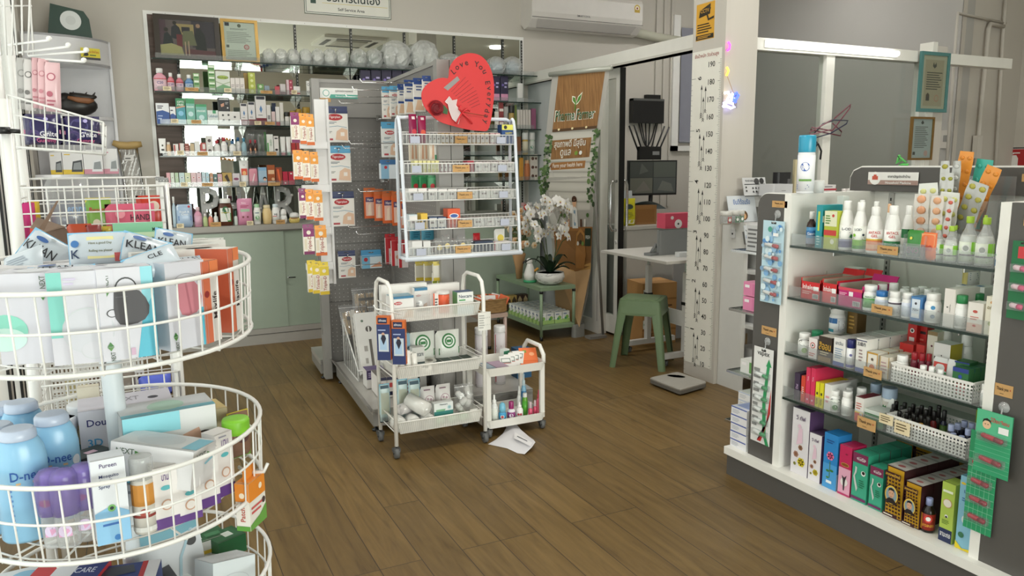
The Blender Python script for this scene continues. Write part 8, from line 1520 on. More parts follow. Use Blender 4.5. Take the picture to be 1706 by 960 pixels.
# wall frames on the right
FF=Face((0,3.50),0)
framed(FF,1540,1588,87,187,0,.022,'4A7A78','B8AF9C',[('r',.12,.88,.05,.92,'A89A84'),('p',[(.42,.8),(.45,.88),(.5,.82),(.55,.88),(.58,.8),(.5,.76)],'3A3A34'),('l',.2,.85,.35,.7,8,'4A443A'),('r',.22,.36,.15,.27,'3A3430'),('c',.29,.26,.05,'4A3A30'),('c',.65,.2,.09,'B87A6A'),('c',.65,.2,.07,'A89A84')],'large certificate in a teal frame hanging right of the office window')
framed(FF,1532,1570,195,267,0,.014,'8A6A3A','AEB2B4',[('p',[(.42,.9),(.5,.97),(.58,.9),(.5,.86)],'3A3A34'),('l',.15,.85,.25,.82,12,'6A6A68'),('r',.1,.22,.08,.16,'3A3A3A'),('c',.75,.12,.1,'C09A94')],'smaller certificate in a gold and black frame below the teal one',metal=.5)
struct(MB().box(4.885,5.12,3.545,3.615,.0,2.05,PW) if 0 else MB().box(4.885,4.93,3.53,3.63,0,2.12,PW),'trim_9')
struct(MB().box(4.93,5.06,3.55,3.60,.9,2.10,WALL),'trim_10')
RWF=Face((5.78,3.935),math.degrees(math.atan2(.18,1.08)))
def rw(px,py,off=.0):
    q0=RWF.s_at(px,2.0,-off);zz=RWF.z_at(py,q0,-off);q0=RWF.s_at(px,zz,-off);return tuple(RWF.pt(q0,-off,RWF.z_at(py,q0,-off)))
for pts_,r_,lab in (((rw(1573,330,.01),rw(1591,80,.01),rw(1596,22,.01),rw(1675,39,.01)),.011,'white conduit pipe running up and across beside the teal frame'),((rw(1622,330,.02),rw(1633,200,.02),rw(1647,48,.02),rw(1650,40,.02),rw(1672,44,.02)),.017,'white conduit pipe with a switch box, middle of the right wall'),((rw(1656,330,.015),rw(1671,60,.015),rw(1676,0,.015)),.014,'white conduit pipe in the corner of the right wall')):
    b=MB();b.tube(pts_,r_,WALL,8)
    if 'switch' in lab:q=rw(1628,245,.03);b.box(q[0]-.03,q[0]+.03,q[1]-.02,q[1]+.02,q[2]-.09,q[2]+.09,WALL)
    put(b.build('conduit_pipe'),(0,0,0),0,lab,'pipe')
b=MB();b.box(-.035,.035,-.02,0,-.07,.07,WALL);b.box(-.01,.02,-.024,-.02,-.02,.03,mat('8A8884'));q=onx(1575,232,5.77);put(b.build('switch_box'),(5.779,q.y,q.z),-PI/2,'white switch box right of the small gold frame','switch')
fx=6.855;y1=onx(1667,262,fx);y0=onx(1712,262,fx);f=Face((fx,y1.y),-90);s1=f.s_at(1715,1.4,0);s0=f.s_at(1667,1.4,0);zt=f.z_at(246,(s0+s1)/2,0);b=MB();w=s1-s0;h=w*.95;b.box(-w/2,w/2,0,.004,0,h,mat('2A2424'));b.art(flat,w,h,[('r',.04,.98,.04,.96,'E8E4E0'),('r',.06,.96,.06,.94,'B42A2E'),('p',[(.38,.1),(.38,.6),(.45,.72),(.58,.72),(.65,.6),(.65,.1)],'ECE8E4'),('p',[(.45,.74),(.3,.7),(.2,.45),(.24,.44),(.34,.66),(.5,.78),(.7,.78),(.7,.82),(.45,.82)],'ECE8E4')]);put(b.build('fire_extinguisher_sign'),f.pt((s0+s1)/2,-.005,zt-h),f.a,'red fire extinguisher sign on the far right wall','sign')
# hangers on the office window frame, things behind the shelf unit
HG=Face((0,3.50),0)
def hanger(ps,c,label):
    b=MB();P=[(HG.s_at(px,1.5,i*.004),3.50+i*.004,HG.z_at(py,HG.s_at(px,1.5,0),0)) for i,(px,py) in enumerate(ps)];b.tube(P,.004,mat(c,.4),6,False);put(b.build('clothes_hanger'),(0,0,0),0,label,'hanger')
hanger(((1388,198),(1414,174),(1413,180),(1386,218),(1352,212),(1350,216),(1400,226),(1402,219),(1386,205)),'7A3A48','dark red clothes hanger on the office window post')
hanger(((1386,200),(1411,201),(1409,206),(1384,222),(1354,231),(1354,225),(1370,206),(1386,201)),'2E3048','dark blue clothes hanger on the office window post')
hanger(((1384,200),(1348,221),(1352,224),(1384,216)),'9A6A74','faded pink clothes hanger behind the other two')
pf=Face((0,3.42),0);s=pf.s_at(1352,1.25,0)
framed(pf,1338,1366,266,330,0,.016,'C8BC98','6A6A66',[('c',.5,.72,.14,'A89A8A'),('c',.5,.78,.14,'2A2624',.7),('p',[(.15,.1),(.25,.5),(.5,.58),(.75,.5),(.85,.1)],'2A2A2C'),('r',.42,.58,.2,.55,'D8D8D4')],'cream framed portrait of a person standing behind the spray can')
b=MB();P=[(pf.s_at(px,1.4,0),3.40,pf.z_at(py,pf.s_at(px,1.4,0),0)) for px,py in ((1340,266),(1350,248),(1358,240),(1364,252),(1363,266))];b.tube(P,.006,BLACK,6);b.tube([(x-.01,y+.004,z+.01) for x,y,z in P[:3]],.009,BLACK,6);put(b.build('black_ribbon'),(0,0,0),0,'black ribbon looped over the cream framed portrait','ribbon')
def cab(px0,px1,py0,z0,y,d,col,art,name,label,cat):
    f=Face((0,y),0);s0=f.s_at(px0,1.2,0);s1=f.s_at(px1,1.2,0);z1=f.z_at(py0,(s0+s1)/2,0);b=MB();w=s1-s0;b.rbox(-w/2,w/2,0,d,0,z1-z0,mat(col,.4),.01,2);b.art(flat,w,z1-z0,art);return put(b.build(name),((s0+s1)/2,y,z0),0,label,cat)
SHT=.9855
cbd=empty('rear_counter',(3.37,3.20,0));MB().box(0,1.5,0,.35,0,1.12,mat('C8C6C2')).build('carcass',cbd);MB().box(-.01,1.51,-.01,.36,1.12,1.14,mat('DAD8D4')).build('counter_top',cbd);tag(cbd,'white rear counter behind the right shelf unit','counter')
cab(1289,1322,307,1.141,3.3,.12,'C8C8CA',[('l',.4,.7,.4,.5,1,'8A8A8A')],'printer','light grey printer behind the spray can','printer');cab(1296,1318,287,1.141,3.42,.05,'2A2A2C',[('r',.7,.9,.3,.7,'5A5A5C')],'card_terminal','black device behind the light grey printer','device')
cab(1372,1394,308,1.141,3.3,.08,'D8D4D2',[('r',0,1,.4,.6,'A83A44'),('l',.1,.9,.7,.9,1,'6A6A6A')],'medicine_box','white box with a dark red band on the rear counter','box');cab(1352,1372,309,1.141,3.34,.06,'CCCAC8',[('l',.1,.9,.2,.8,3,'7A7A7A')],'medicine_box','grey white printed box on the rear counter','box')
for i,px in enumerate((1406,1414)):s=pf.s_at(px,1.14,-.1);b=MB();b.lathe([(.014,0),(.014,.03)],mat('D4CCC8'),12);put(b.build('pill_cup'),(s,3.32,1.141),0,'small pale round cup on the rear counter','cup','small cups on the rear counter')
HB=Face((2.68,2.13),-90);b=MB();q=[tuple(HB.pt(HB.s_at(px,1.3,0),0,HB.z_at(py,HB.s_at(px,1.3,0),0)+.004)) for px,py in ((1497,260),(1493,274),(1502,268),(1495,262),(1508,272),(1498,276),(1512,276))];b.tube(q,.005,mat('5AB85A'),6);put(b.build('green_ribbon'),(0,0,0),0,'bright green ribbon bow above the header board','ribbon')
# ================================================================ left side: corner unit, crutch
CU=empty('corner_shelf',(0,0,0));GW=mat('DAD9DC',.2);cx_,cy_=-.575,6.285;RX=.50;RY=.34
def arc(k=1.0,n=16):return [(cx_+RX*k*math.cos(-PI/2*i/n),cy_+RY*k*math.sin(-PI/2*i/n)) for i in range(n+1)]
def qslab(z0,z1,k,m):b=MB();b.prism([(cx_,cy_)]+arc(k)[::-1],z0,z1,m);return b
qslab(2.015,2.035,1,GW).build('shelf',CU);qslab(2.185,2.20,1,GW).build('top_board',CU)
b=MB();p=arc(1.0);q=arc(.97);n_=len(p);b.add([(x,y,2.015) for x,y in p]+[(x,y,2.20) for x,y in p],[(i,i+1,n_+i+1,n_+i) for i in range(n_-1)],GW,True);b.build('curved_fascia',CU)
for z in (1.66,1.27,.86,.45):qslab(z,z+.02,.99,GW).build('shelf',CU)
b=MB();b.box(cx_+RX-.012,cx_+RX+.006,cy_-.05,cy_,.0,2.2,GW);b.box(cx_+RX*.80,cx_+RX*.82,cy_-RY*.6,cy_,.0,2.2,mat('D2D1D4',.3)) if 0 else None;b.build('side_panel',CU)
b=MB();b.box(cx_,cx_+RX,cy_-.012,cy_,0,2.2,mat('CFCED1',.4));b.build('back_panel',CU);tag(CU,'glossy white curved corner shelf unit at the back left','shelf unit')
CF=Face((0,6.02),0)
def cplate(px0,px1,py0,z0,y,d,col,art,name,label,cat,rz=0,**k):
    f=Face((0,y),0);s0=f.s_at(px0,z0+.05,0);s1=f.s_at(px1,z0+.05,0);z1=f.z_at(py0,(s0+s1)/2,0);o=P_carton(s1-s0,d,z1-z0,col,art,n=name,**k);return put(o,((s0+s1)/2,y,z0+.001),rz,label,cat)
gb=empty('award_box',(-.30,6.08,2.201),.05);b=MB();b.prism([(-.13,0),(.13,0),(.12,.12),(.09,.17),(-.10,.205)],-.0,.06,mat('1C3A2E',.4),'y');b.build('box_body',gb);b=MB();b.T=Tr(.01,-.001,.105,rx=PI/2);b.lathe([(.0,.0),(.058,.0)],mat('B4B6B4',.4),28);b.lathe([(.058,0),(.062,.001)],mat('D4D6D4'),28);b.T=Tr(.01,-.003,.105,rx=PI/2);b.lathe([(.02,0),(.03,.001)],mat('C8CAC8'),12);b.build('silver_medal',gb);tag(gb,'dark green presentation box with a silver disc on the corner shelf unit','box')
b=MB();f=Face((0,5.95),0);s0,s1=f.s_at(133,2.1,0),f.s_at(167,2.1,0);w=s1-s0;h=.075;b.box(-w/2,w/2,0,.001,0,h,mat('D8C83A'));b.art(flat,w,h,[('r',0,1,0,.2,'3A3A44'),('c',.22,.65,.1,'2A2A2A'),('p',[(.1,.3),(.2,.55),(.35,.6),(.4,.4),(.3,.3)],'2A2A2A'),('t','ระวังโจร',.68,.7,.22,'B8542A',.5),('l',.45,.9,.3,.5,1,'4A6A3A')]);put(b.build('warning_sticker'),((s0+s1)/2,5.985,2.045),.35,'yellow warning sticker with a black running figure on the curved fascia','sticker')
dg=empty('black_sculpture',(-.31,6.14,1.690));b=MB();b.sphere((0,0,.065),.07,mat('1E1A18',.35),16,(1.9,.8,1.05));b.sphere((-.06,0,.09),.05,mat('1E1A18',.35),12,(1.1,.8,1.2));b.build('body',dg)
b=MB();b.tube([(-.04,-.05,.115),(.02,-.06,.10),(.08,-.055,.095),(.11,-.045,.10)],[.012,.02,.022,.012],mat('8A5A3A',.5),8);b.build('mouth',dg)
b=MB();b.tube([(-.03,-.04,.13),(.04,-.05,.12),(.10,-.045,.115),(.13,-.04,.125)],[.02,.025,.02,.008],mat('241E1A',.4),8);
for x in (-.02,.06,.11):b.tube([(x,-.03,.13),(x+.015,-.03,.155)],[.01,.002],mat('241E1A'),6)
b.build('head',dg);tag(dg,'black animal head sculpture with brown mouth on the corner shelf','sculpture')
bp=lambda c,dk:[('r',0,1,0,.2,c),('p',[(.4,.1),(.5,.55),(.95,.62),(.95,.1)],dk),('p',[(.48,.2),(.55,.48),(.88,.53),(.9,.2)],'8A8E90'),('l',.1,.5,.8,.9,1,c)]
for i,(l,r,c,dk,nm) in enumerate(((84,104,'D8B83A','3A3C40','yellow edged, leftmost'),(105,139,'D8B83A','3A3C40','yellow edged with a black monitor'),(140,172,'C88A9A','D8D8DA','pink edged with a white monitor'),(173,197,'C88A9A','D0D0D2','pink edged, rightmost'))):cplate(l,r,254-i*2,1.29,5.99+.02*(i == 3),.07,'DCDADA',bp(c,dk),'blood_pressure_monitor_box','blood pressure monitor box, '+nm+', on the corner shelf','box')
cplate(178,188,218,1.435,6.0,.05,'4E9A5A',[('p',[(0,1),(1,1),(0,0)],'E0E8E0')],'product_box','small green and white box on top of the monitor boxes','box') if 0 else None
cplate(88,165,333,.88,6.0,.12,'3A4A6A',[('t','emron',.6,.7,.2,'5AA0E0',.5),('c',.85,.5,.05,'D8A83A')],'product_box','dark blue box on the lower corner shelf behind the wire basket','box')
ct=empty('forearm_crutch',(0,0,0));f=Face((0,6.22),0);P=lambda px,py,y=6.2:(Face((0,y),0).s_at(px,1.3,0),y,Face((0,y),0).z_at(py,.0,0))
b=MB();a,e=P(192,238),P(240,240);c_=P(216,243);b.tube([a,((a[0]+c_[0])/2,6.2,c_[2]+.004),c_,((e[0]+c_[0])/2,6.2,c_[2]+.006),e],[.02,.027,.028,.027,.02],mat('B89A62',.6),10);b.build('armpit_pad',ct)
b=MB();b.tube([P(201,246),P(216,440)],.010,CHROME,8);b.tube([P(231,246),P(240,380),P(232,440)],.010,CHROME,8);b.build('metal_tube',ct)
b=MB();b.grid(lambda u,v:(P(202+28*u+9*v,0)[0],6.19+.006*math.sin(u*12+v*17),P(0,250+85*v)[2]),10,14,BAGP);b.build('plastic_cover',ct);b=MB();q=P(217,263,6.18);b.box(q[0]-.03,q[0]+.03,6.178,6.18,q[2]-.02,q[2]+.02,mat('E4E2DE'));b.art(lambda x,z,o:(q[0]+x,6.178-o,q[2]-.02+z),.06,.04,[('l',.1,.9,.2,.6,1,'4A4A4A')]);b.build('paper_tag',ct)
tag(ct,'wrapped underarm crutch with tan pad leaning on the back wall','crutch')
# ---------------------------------------------------------------- wire rack behind the round one
GY=2.50;GFc=Face((0,GY),0);gk=empty('wire_basket_rack',(0,0,0))
def gp(px,py,y=GY):f=Face((0,y),0);s=f.s_at(px,1.3,0);s=f.s_at(px,f.z_at(py,s,0),0);return (s,y,f.z_at(py,s,0))
xr_=gp(282,420)[0];xl_=gp(22,350)[0];zt_=gp(282,303)[2];zb_=gp(150,415)[2]
for dy in (0,.33):b=MB();b.tube([(xr_,GY+dy,.0),(xr_,GY+dy,zt_+.005)],.014,WIREW,10);b.lathe([(.015,zt_),(.013,zt_+.012)],mat('8A8A8A'),10,cx=xr_,cy=GY+dy);b.build('post',gk)
for dy in (0,.33):b=MB();b.tube([(xl_,GY+dy,.0),(xl_,GY+dy,1.9)],.012,WIREW,10);b.build('post',gk)
def gridpan(b,P0,U,V,nu,nv,r=.0022,rr=.0035):
    P0,U,V=Vector(P0),Vector(U),Vector(V)
    for i in range(nu+1):a=P0+U*(i/nu);b.tube([tuple(a),tuple(a+V)],rr if i in (0,nu) else r,WIREW,5)
    for j in range(nv+1):a=P0+V*(j/nv);b.tube([tuple(a),tuple(a+U)],rr if j in (0,nv) else r,WIREW,5)
for z0,z1,nm in ((zb_,zt_-.01,'basket'),(.50,.72,'basket')):
    b=MB();W_=xr_-xl_;gridpan(b,(xl_,GY-.015,z0),(W_,0,0),(0,0,z1-z0),9,5);gridpan(b,(xl_,GY+.34,z0),(W_,0,0),(0,0,z1-z0+.02),9,5);gridpan(b,(xl_,GY-.015,z0),(0,.355,0),(0,0,z1-z0),6,5);gridpan(b,(xr_,GY-.015,z0),(0,.355,0),(0,0,z1-z0),6,5);gridpan(b,(xl_,GY-.015,z0),(W_,0,0),(0,.355,0),9,6);b.build(nm,gk)
# upper sloping basket and hooks
UY=2.36;A=gp(12,158,UY);A2=gp(172,204,UY);Bq=gp(172,256,UY);Bl=gp(18,244,UY);b=MB()
for y in (UY,UY+.20):
    for t in (0,.36,.74,1):
        q0=Vector((A[0],y,A[2])).lerp(Vector((Bl[0],y,Bl[2])),t);q1=Vector((A2[0],y,A2[2])).lerp(Vector((Bq[0],y,Bq[2])),t);b.tube([tuple(q0),tuple(q1)],.003 if t in (0,1) else .002,WIREW,5)
    for i in range(9):t=i/8;q0=Vector((A[0],y,A[2])).lerp(Vector((A2[0],y,A2[2])),t);q1=Vector((Bl[0],y,Bl[2])).lerp(Vector((Bq[0],y,Bq[2])),t);b.tube([tuple(q0),tuple(q1)],.003 if i in (0,8) else .0018,WIREW,5)
for i in range(9):
    t=i/8;q=Vector(Bl).lerp(Vector(Bq),t);b.tube([tuple(q),(q.x,UY+.2,q.z)],.0018,WIREW,5)
for t in (0,.36,.74,1):q=Vector(A2).lerp(Vector(Bq),t);b.tube([tuple(q),(q.x,UY+.2,q.z)],.002,WIREW,5)
b.add([tuple(Bl),tuple(Bq),(Bq[0],UY+.2,Bq[2]),(Bl[0],UY+.2,Bl[2])],[(0,1,2,3)],ACRYL);b.tube([(Bl[0],UY+.2,Bl[2]),(xl_,GY+.1,Bl[2])],.004,WIREW,5);b.build('sloping_basket',gk)
for i,(ax_,ay_,bx_,by_) in enumerate(((14,75,82,67),(30,88,114,78),(48,93,144,86),(62,98,140,103))):
    b=MB();a=gp(ax_,ay_,2.75-.08*i);e=gp(bx_,by_,2.35-.02*i);b.tube([a,e],.0032,WIREW,6);b.sphere((e[0],e[1],e[2]+.004),.007,WIREW,8);b.build('prong',gk)
b=MB()
for i in range(7):a=gp(2+i*9,92,2.62);b.tube([a,(a[0]+.015*(i % 3),2.62+.02*i,a[2]+.32+.03*(i % 2))],.0028,WIREW,5)
for z in (1.78,1.9,2.02):b.tube([(gp(0,60,2.62)[0],2.62,z),(gp(58,60,2.7)[0],2.70,z+.02)],.0025,WIREW,5)
b.build('upper_grid',gk)
b=MB();a=gp(7,165,2.28);b.tube([(a[0]-.008,2.28,.0),(a[0],2.28,a[2])],.014,WIREW,10);b.build('front_post',gk);b=MB();c_=gp(7,218,2.28);b.tube([(c_[0],2.262,c_[2]-.008),(c_[0],2.262,c_[2]+.008)],.016,BLACK,10);b.tube([(c_[0],2.264,c_[2]),(c_[0]+.035,2.26,c_[2]-.002)],.006,BLACK,6);b.build('clamp',gk)
tag(gk,'white wire basket rack standing by the left window','rack')
# goods in it
for i,(l,r,t,nm) in enumerate(((38,103,188,'left'),(106,168,192,'right'))):
    f=Face((0,UY+.025),0);z0=max(Bl[2],Bq[2])+.006;s0,s1=f.s_at(l,1.4,0),f.s_at(r,1.4,0);h=f.z_at(t,(s0+s1)/2,0)-z0
    o=P_pouch(s1-s0,.09,h,'2E2A54',[('r',.02,.98,.35,.48,'C87A9A'),('c',.45,.62,.25,'3E3A6E'),('c',.3,.3,.16,'4A3A6A'),('t',"G'nite",.68,.34,.17,'F0ECF4',.45),('t','Gummy',.6,.12,.16,'D86A9A',.6),('c',.62,.82,.06,'B0A8D8')],n='sanitary_pad_pack');put(o,((s0+s1)/2,UY+.03,z0),0,'dark purple sanitary pad pack in the sloping wire basket, '+nm,'packet')
for i,(l,r,t,bt,c,pat) in enumerate(((14,34,95,182,'B4B2B0','8A8886'),(26,44,98,184,'C8C4C2','6A6866'),(40,54,95,180,'C8A0A4','A86A74'),(50,66,97,182,'D0A8AC','B87A84'),(62,84,103,186,'D8B4B8','A85A6A'))):
    f=Face((0,UY+.16-.02*i),0);s0,s1=f.s_at(l,1.7,0),f.s_at(r,1.7,0);s=(s0+s1)/2;z1,z0=f.z_at(t,s,0),f.z_at(bt,s,0)
    o=P_pouch((s1-s0)*1.25,.03,z1-z0,c,[('c',.5,.7,.28,pat),('c',.5,.7,.2,c),('c',.4,.35,.2,pat),('l',.2,.8,.1,.25,2,pat)],n='hanging_bag');put(o,(s,UY+.16-.022*i,z0),-.2,['grey patterned','black and white patterned','dusty pink','pink printed','pale pink printed front'][i]+' bag hanging above the sloping basket','bag');o.rotation_euler.y=.06
def lbag(l,r,t,bt,y,col,art,name,label,cat='bag',d=.05,m=None,tilt=0,rz=0):
    f=Face((0,y),0);s0,s1=f.s_at(l,1.2,0),f.s_at(r,1.2,0);s=(s0+s1)/2;z1,z0=f.z_at(t,s,0),f.z_at(bt,s,0);o=P_pouch(s1-s0,d,z1-z0,col,art,n=name,m=m);put(o,(s,y,z0),rz,label,cat);o.rotation_euler.y=tilt;return o
lbag(75,150,296,412,GY+.06,'E4E4E4',[],'clear_bag','large crumpled clear plastic bag in the wire basket',m=BAGP,d=.14)
lbag(143,186,330,404,GY+.03,'7AA84A',[('r',0,1,0,.5,'9A5A34'),('t','Beauty',.5,.72,.14,'B8303A',.7),('c',.4,.45,.15,'E8DCC8'),('r',.0,1,.9,1,'D8C84A')],'snack_bag','green and brown snack bag in the wire basket')
lbag(175,258,340,420,GY+.0,'D2607A',[('t','HAND',.7,.72,.12,'3A1A2A',.4),('r',.05,.95,.3,.5,'B8405A'),('c',.3,.8,.1,'E4909E')],'pink_pack','large bright pink pack in the wire basket','packet')
lbag(228,276,326,385,GY+.12,'C8402E',[('c',.6,.7,.2,'E8D8C8'),('r',0,1,0,.4,'9A5A3A')],'snack_bag','red and brown snack bag at the right of the wire basket')
lbag(24,44,340,415,GY+.02,'D23A82',[],'pink_pouch','hot pink pouch at the left end of the basket',tilt=.1);lbag(38,58,338,412,GY+.05,'CC3A7E',[],'pink_pouch','second hot pink pouch beside the yellow one');lbag(46,66,336,400,GY+.10,'D0B02E',[],'yellow_pouch','yellow brown pouch behind the pink ones')
lbag(108,150,374,425,GY-.06,'B04A30',[('c',.5,.4,.2,'4A7A3A')],'snack_bag','red brown snack bag in front of the wire basket');lbag(140,166,376,425,GY-.07,'8A3A3A',[],'snack_bag','dark red twisted snack bag');lbag(165,184,378,412,GY-.05,'B8A03A',[('r',0,1,.1,.4,'5A8A3A'),('t','ไอ',.5,.7,.2,'2A4A2A')],'snack_bag','yellow green snack packet low in the wire basket')
b=MB();f=Face((0,2.28),0);q=[gp(50,380,2.28),gp(50,412,2.28),gp(112,412,2.28),gp(72,388,2.28)]
b.add([q[0],q[1],q[2],q[3]],[(0,1,2,3)],mat('D8462E'));b.add([gp(50,380,2.28),gp(72,388,2.28),gp(110,378,2.42),gp(62,362,2.42)],[(0,1,2,3)],mat('8A7464',.8));b.add([gp(62,386,2.30),gp(70,391,2.30),gp(98,334,2.36),gp(94,335,2.36)],[(0,1,2,3)],mat('7A6454',.8));b.add([gp(72,388,2.28),gp(112,412,2.28),gp(130,410,2.42),gp(106,376,2.42)],[(0,1,2,3)],mat('6E5A4C',.8));tag(b.build('open_carton'),'open red and brown display carton behind the round rack','box')
lb=Face((0,2.30),0)
for i,(l,r,t,bt,c,nm) in enumerate(((192,275,371,410,'8AC8A4','upper mint green'),(196,272,386,420,'C4DCB8','lower pale green'))):
    s0,s1=lb.s_at(l,1.1,0),lb.s_at(r,1.1,0);s=(s0+s1)/2;z0=lb.z_at(bt,s,0);h=lb.z_at(t,s,0)-z0;b=MB();b.box(-(s1-s0)/2,(s1-s0)/2,0,.006,0,h,mat(c));b.art(flat,s1-s0,h,[('t','MASK',.88,.7,.16,'2A4A3A',.2),('r',0,1,0,.04,'DCEBDC')]);put(b.build('mask_packet'),(s,2.30-.03*i,z0),0,nm+' face mask packet behind the blue and white packs','packet')
bs=empty('white_plastic_basket',(-.27,2.62,.42));
# ---------------------------------------------------------------- the round rack in front
AX,AY,ZR=-.0775,1.944,.771;RM=Matrix.Translation((AX+.012*ZR,AY+.034*ZR,0)) @ Vector((0,0,1)).rotation_difference(Vector((-.012,-.034,1))).to_matrix().to_4x4()
RR=.317;rd=empty('round_wire_rack',(0,0,0));rd.matrix_world=RM
TI=((.957,1.118),(.572,.736),(.20,.362))
def circ(r,z,n=64):return [(r*math.cos(2*PI*i/n),r*math.sin(2*PI*i/n),z) for i in range(n)]
for z0,z1 in TI:
    b=MB()
    for z,r,t in ((z1,RR,.0052),(z0+(z1-z0)*.52,RR-.003,.003),(z0,RR-.006,.0052)):b.tube(circ(r,z),t,WIREW,8,True)
    for i in range(40):a=2*PI*i/40;c_,s_=math.cos(a),math.sin(a);b.tube([((RR)*c_,(RR)*s_,z1),((RR-.006)*c_,(RR-.006)*s_,z0),((RR-.02)*c_,(RR-.02)*s_,z0-.004)],.0021,WIREW,5)
    b.build('basket_wall',rd);b=MB()
    for r in (.06,.12,.18,.24,.29):b.tube(circ(r,z0-.003,40),.0024,WIREW,5,True)
    for i in range(16):a=2*PI*i/16;b.tube([(.03*math.cos(a),.03*math.sin(a),z0-.006),((RR-.006)*math.cos(a),(RR-.006)*math.sin(a),z0-.006)],.0024,WIREW,5)
    b.build('basket_floor',rd);b=MB();b.lathe([(.028,z0-.02),(.028,z0+.02)],WIREW,18);b.build('collar',rd)
PT=mat('D6DEE2',.35);b=MB();b.lathe([(.0205,.05),(.0205,.80)],PT,20);b.lathe([(.0225,.62),(.0225,.80),(.0225,1.13),(.019,1.14)],PT,20);b.build('centre_pole',rd)
for k in range(4):a=PI/4+k*PI/2;b=MB();b.tube([(0,0,.09),(.26*math.cos(a),.26*math.sin(a),.05),(.28*math.cos(a),.28*math.sin(a),.02)],.012,WIREW,8);b.build('foot',rd)
RI=RM.inverted();b=MB();b.tube([tuple(RI @ ony(*q)) for q in ((398,778,1.86),(410,788,1.83),(440,786,1.80),(446,772,1.80))],.0042,WIREW,8);b.build('side_hook',rd)
tag(rd,'round white wire rack with three basket tiers at the front left','rack')
NX=lambda t:[('r',.0,.14,0,1,'7FC4BC') if t == 'l' else ('r',.80,1,0,1,'4FB0C8')]
def mask(kind):
    c=[('p',[(.75,.12),(.86,.12),(.805,.07)],'4A8A3A')] if 0 else []
    logo=[('p',[(.08,.16),(.2,.16),(.14,.21)],'3E7A3A'),('p',[(.08,.155),(.2,.155),(.14,.11)],'5A8A4A'),('v','NEXT',.17,.05,.08,'4A5A4A',.1)]
    if kind == 'black':return [('r',.78,1,0,1,'8CD0DC'),('p',[(.62,0),(.78,.5),(1,.7),(1,0)],'4FB0C8'),('c',.5,.78,.2,'3A3A3C',1.1),('c',.5,.78,.175,'CECED7',1.08),('c',.22,.52,.10,'3A3A3C',.8),('c',.22,.52,.08,'CECED7',.8),('p',[(.28,.77),(.36,.79),(.55,.775),(.74,.74),(.84,.66),(.9,.57),(.88,.48),(.8,.42),(.66,.385),(.48,.375),(.34,.39),(.27,.46),(.25,.56)],'3C3A3E'),('l',.3,.6,.68,.7,1,'5A5A5E')]+logo+[('r',.5,.58,.04,.12,'C8A8C0')]
    if kind == 'pink':return [('r',.86,1,.0,.45,'4FB0C8'),('c',.5,.78,.3,'A8A8B0',.6),('c',.5,.78,.285,'CECED7',.58),('p',[(.3,.77),(.5,.8),(.7,.77),(.82,.7),(.88,.58),(.84,.46),(.72,.4),(.5,.375),(.34,.4),(.27,.5),(.26,.64)],'C07A86'),('p',[(.45,.8),(.5,.81),(.6,.4),(.55,.4)],'A86470')]+logo
    if kind == 'white':return [('r',0,.22,.3,1,'7FC8BE'),('c',.56,.36,.4,'C4CACE',1.0),('c',.56,.355,.388,'C9CBD3',.985),('c',.62,.14,.2,'C4C8CC',.8),('c',.62,.145,.19,'CBCCD4',.78),('v','NEXT',.88,.88,.09,'5A6A5A',.14),('p',[(.80,.78),(.94,.78),(.87,.70)],'4E8A44'),('l',.25,.45,.85,.95,2,'C8C0D8')]
    return [('c',.12,.38,.36,'8AD0BE',.8),('c',.1,.28,.35,'C4E4DC',.6),('v','NEXT',.78,.9,.09,'5A6A5A',.14),('p',[(.70,.78),(.84,.78),(.77,.70)],'4E8A44')]
def inside(o,R=RR-.014):
    """draw a thing back from the wire wall until all of it stands inside the basket"""
    bb=[]
    for q in [o]+list(o.children):
        if q.type == 'MESH':bb += [tuple(v) for v in q.bound_box]
    M1=Matrix.Translation(o.location) @ o.rotation_euler.to_matrix().to_4x4();RI=RM.inverted();P_=[M1 @ Vector(v) for v in bb]
    for k in range(40):
        L_=[(RI @ p) for p in P_];m=max(L_,key=lambda p:math.hypot(p.x,p.y));ex=math.hypot(m.x,m.y)-R
        if ex <= 0:break
        d_=Vector((-m.x,-m.y,0)).normalized()*min(ex+.001,.01);o.location=o.location+d_;P_=[p+d_ for p in P_]
def rput(o,px,py,z,rz,label,cat,rx=0,ry=0,dz=0.002,group=None):
    """stand a thing on a basket floor where the ray through the pixel meets it"""
    p=onz(px,py,z);o.location=(p.x,p.y,z+dz);o.rotation_euler=(rx,ry,rz);tag(o,label,cat,group);PLACED.append(o);inside(o);return o
D=math.radians
def mbox(w,d,h,kind,side='A8A8B0',col='CECED7',name='mask_box',**k):
    o=P_carton(w,d,h,col,mask(kind),n=name,tart=[('c',.5,.5,.3,'D0D2D8'),('l',.1,.4,.7,.9,1,'B0B0B8')],**k);return o
Z1=.962
rput(mbox(.108,.09,.175,'mint',sart=[('r',0,1,0,1,'C8C8CE'),('p',[(.3,.2),(.7,.2),(.5,.12)],'4E8A44')]),18,619,Z1,D(-14),'mask box with a mint green mask picture at the left edge of the top tier','box')
rput(mbox(.112,.09,.178,'white'),126,622,Z1,D(-3),'mask box with a white mask picture and mint edge on the top tier','box')
rput(mbox(.098,.085,.18,'black',sart=[('r',0,1,0,1,'3FA4BC'),('l',.2,.8,.1,.9,6,'8AD0DC')]),222,607,Z1,D(10),'mask box with a black mask picture on the top tier','box')
rput(mbox(.088,.085,.18,'pink',side=[(0,1,'9A9AA2')]),330,582,Z1,D(30),'mask box with a pink mask picture on the top tier','box')
mx=[('r',0,.45,0,1,'C86A4A'),('v','Maxlife',.7,.45,.3,'3A2A2A',.5),('c',.2,.6,.15,'8A2A2A'),('r',.45,1,.85,1,'D87A4A')]
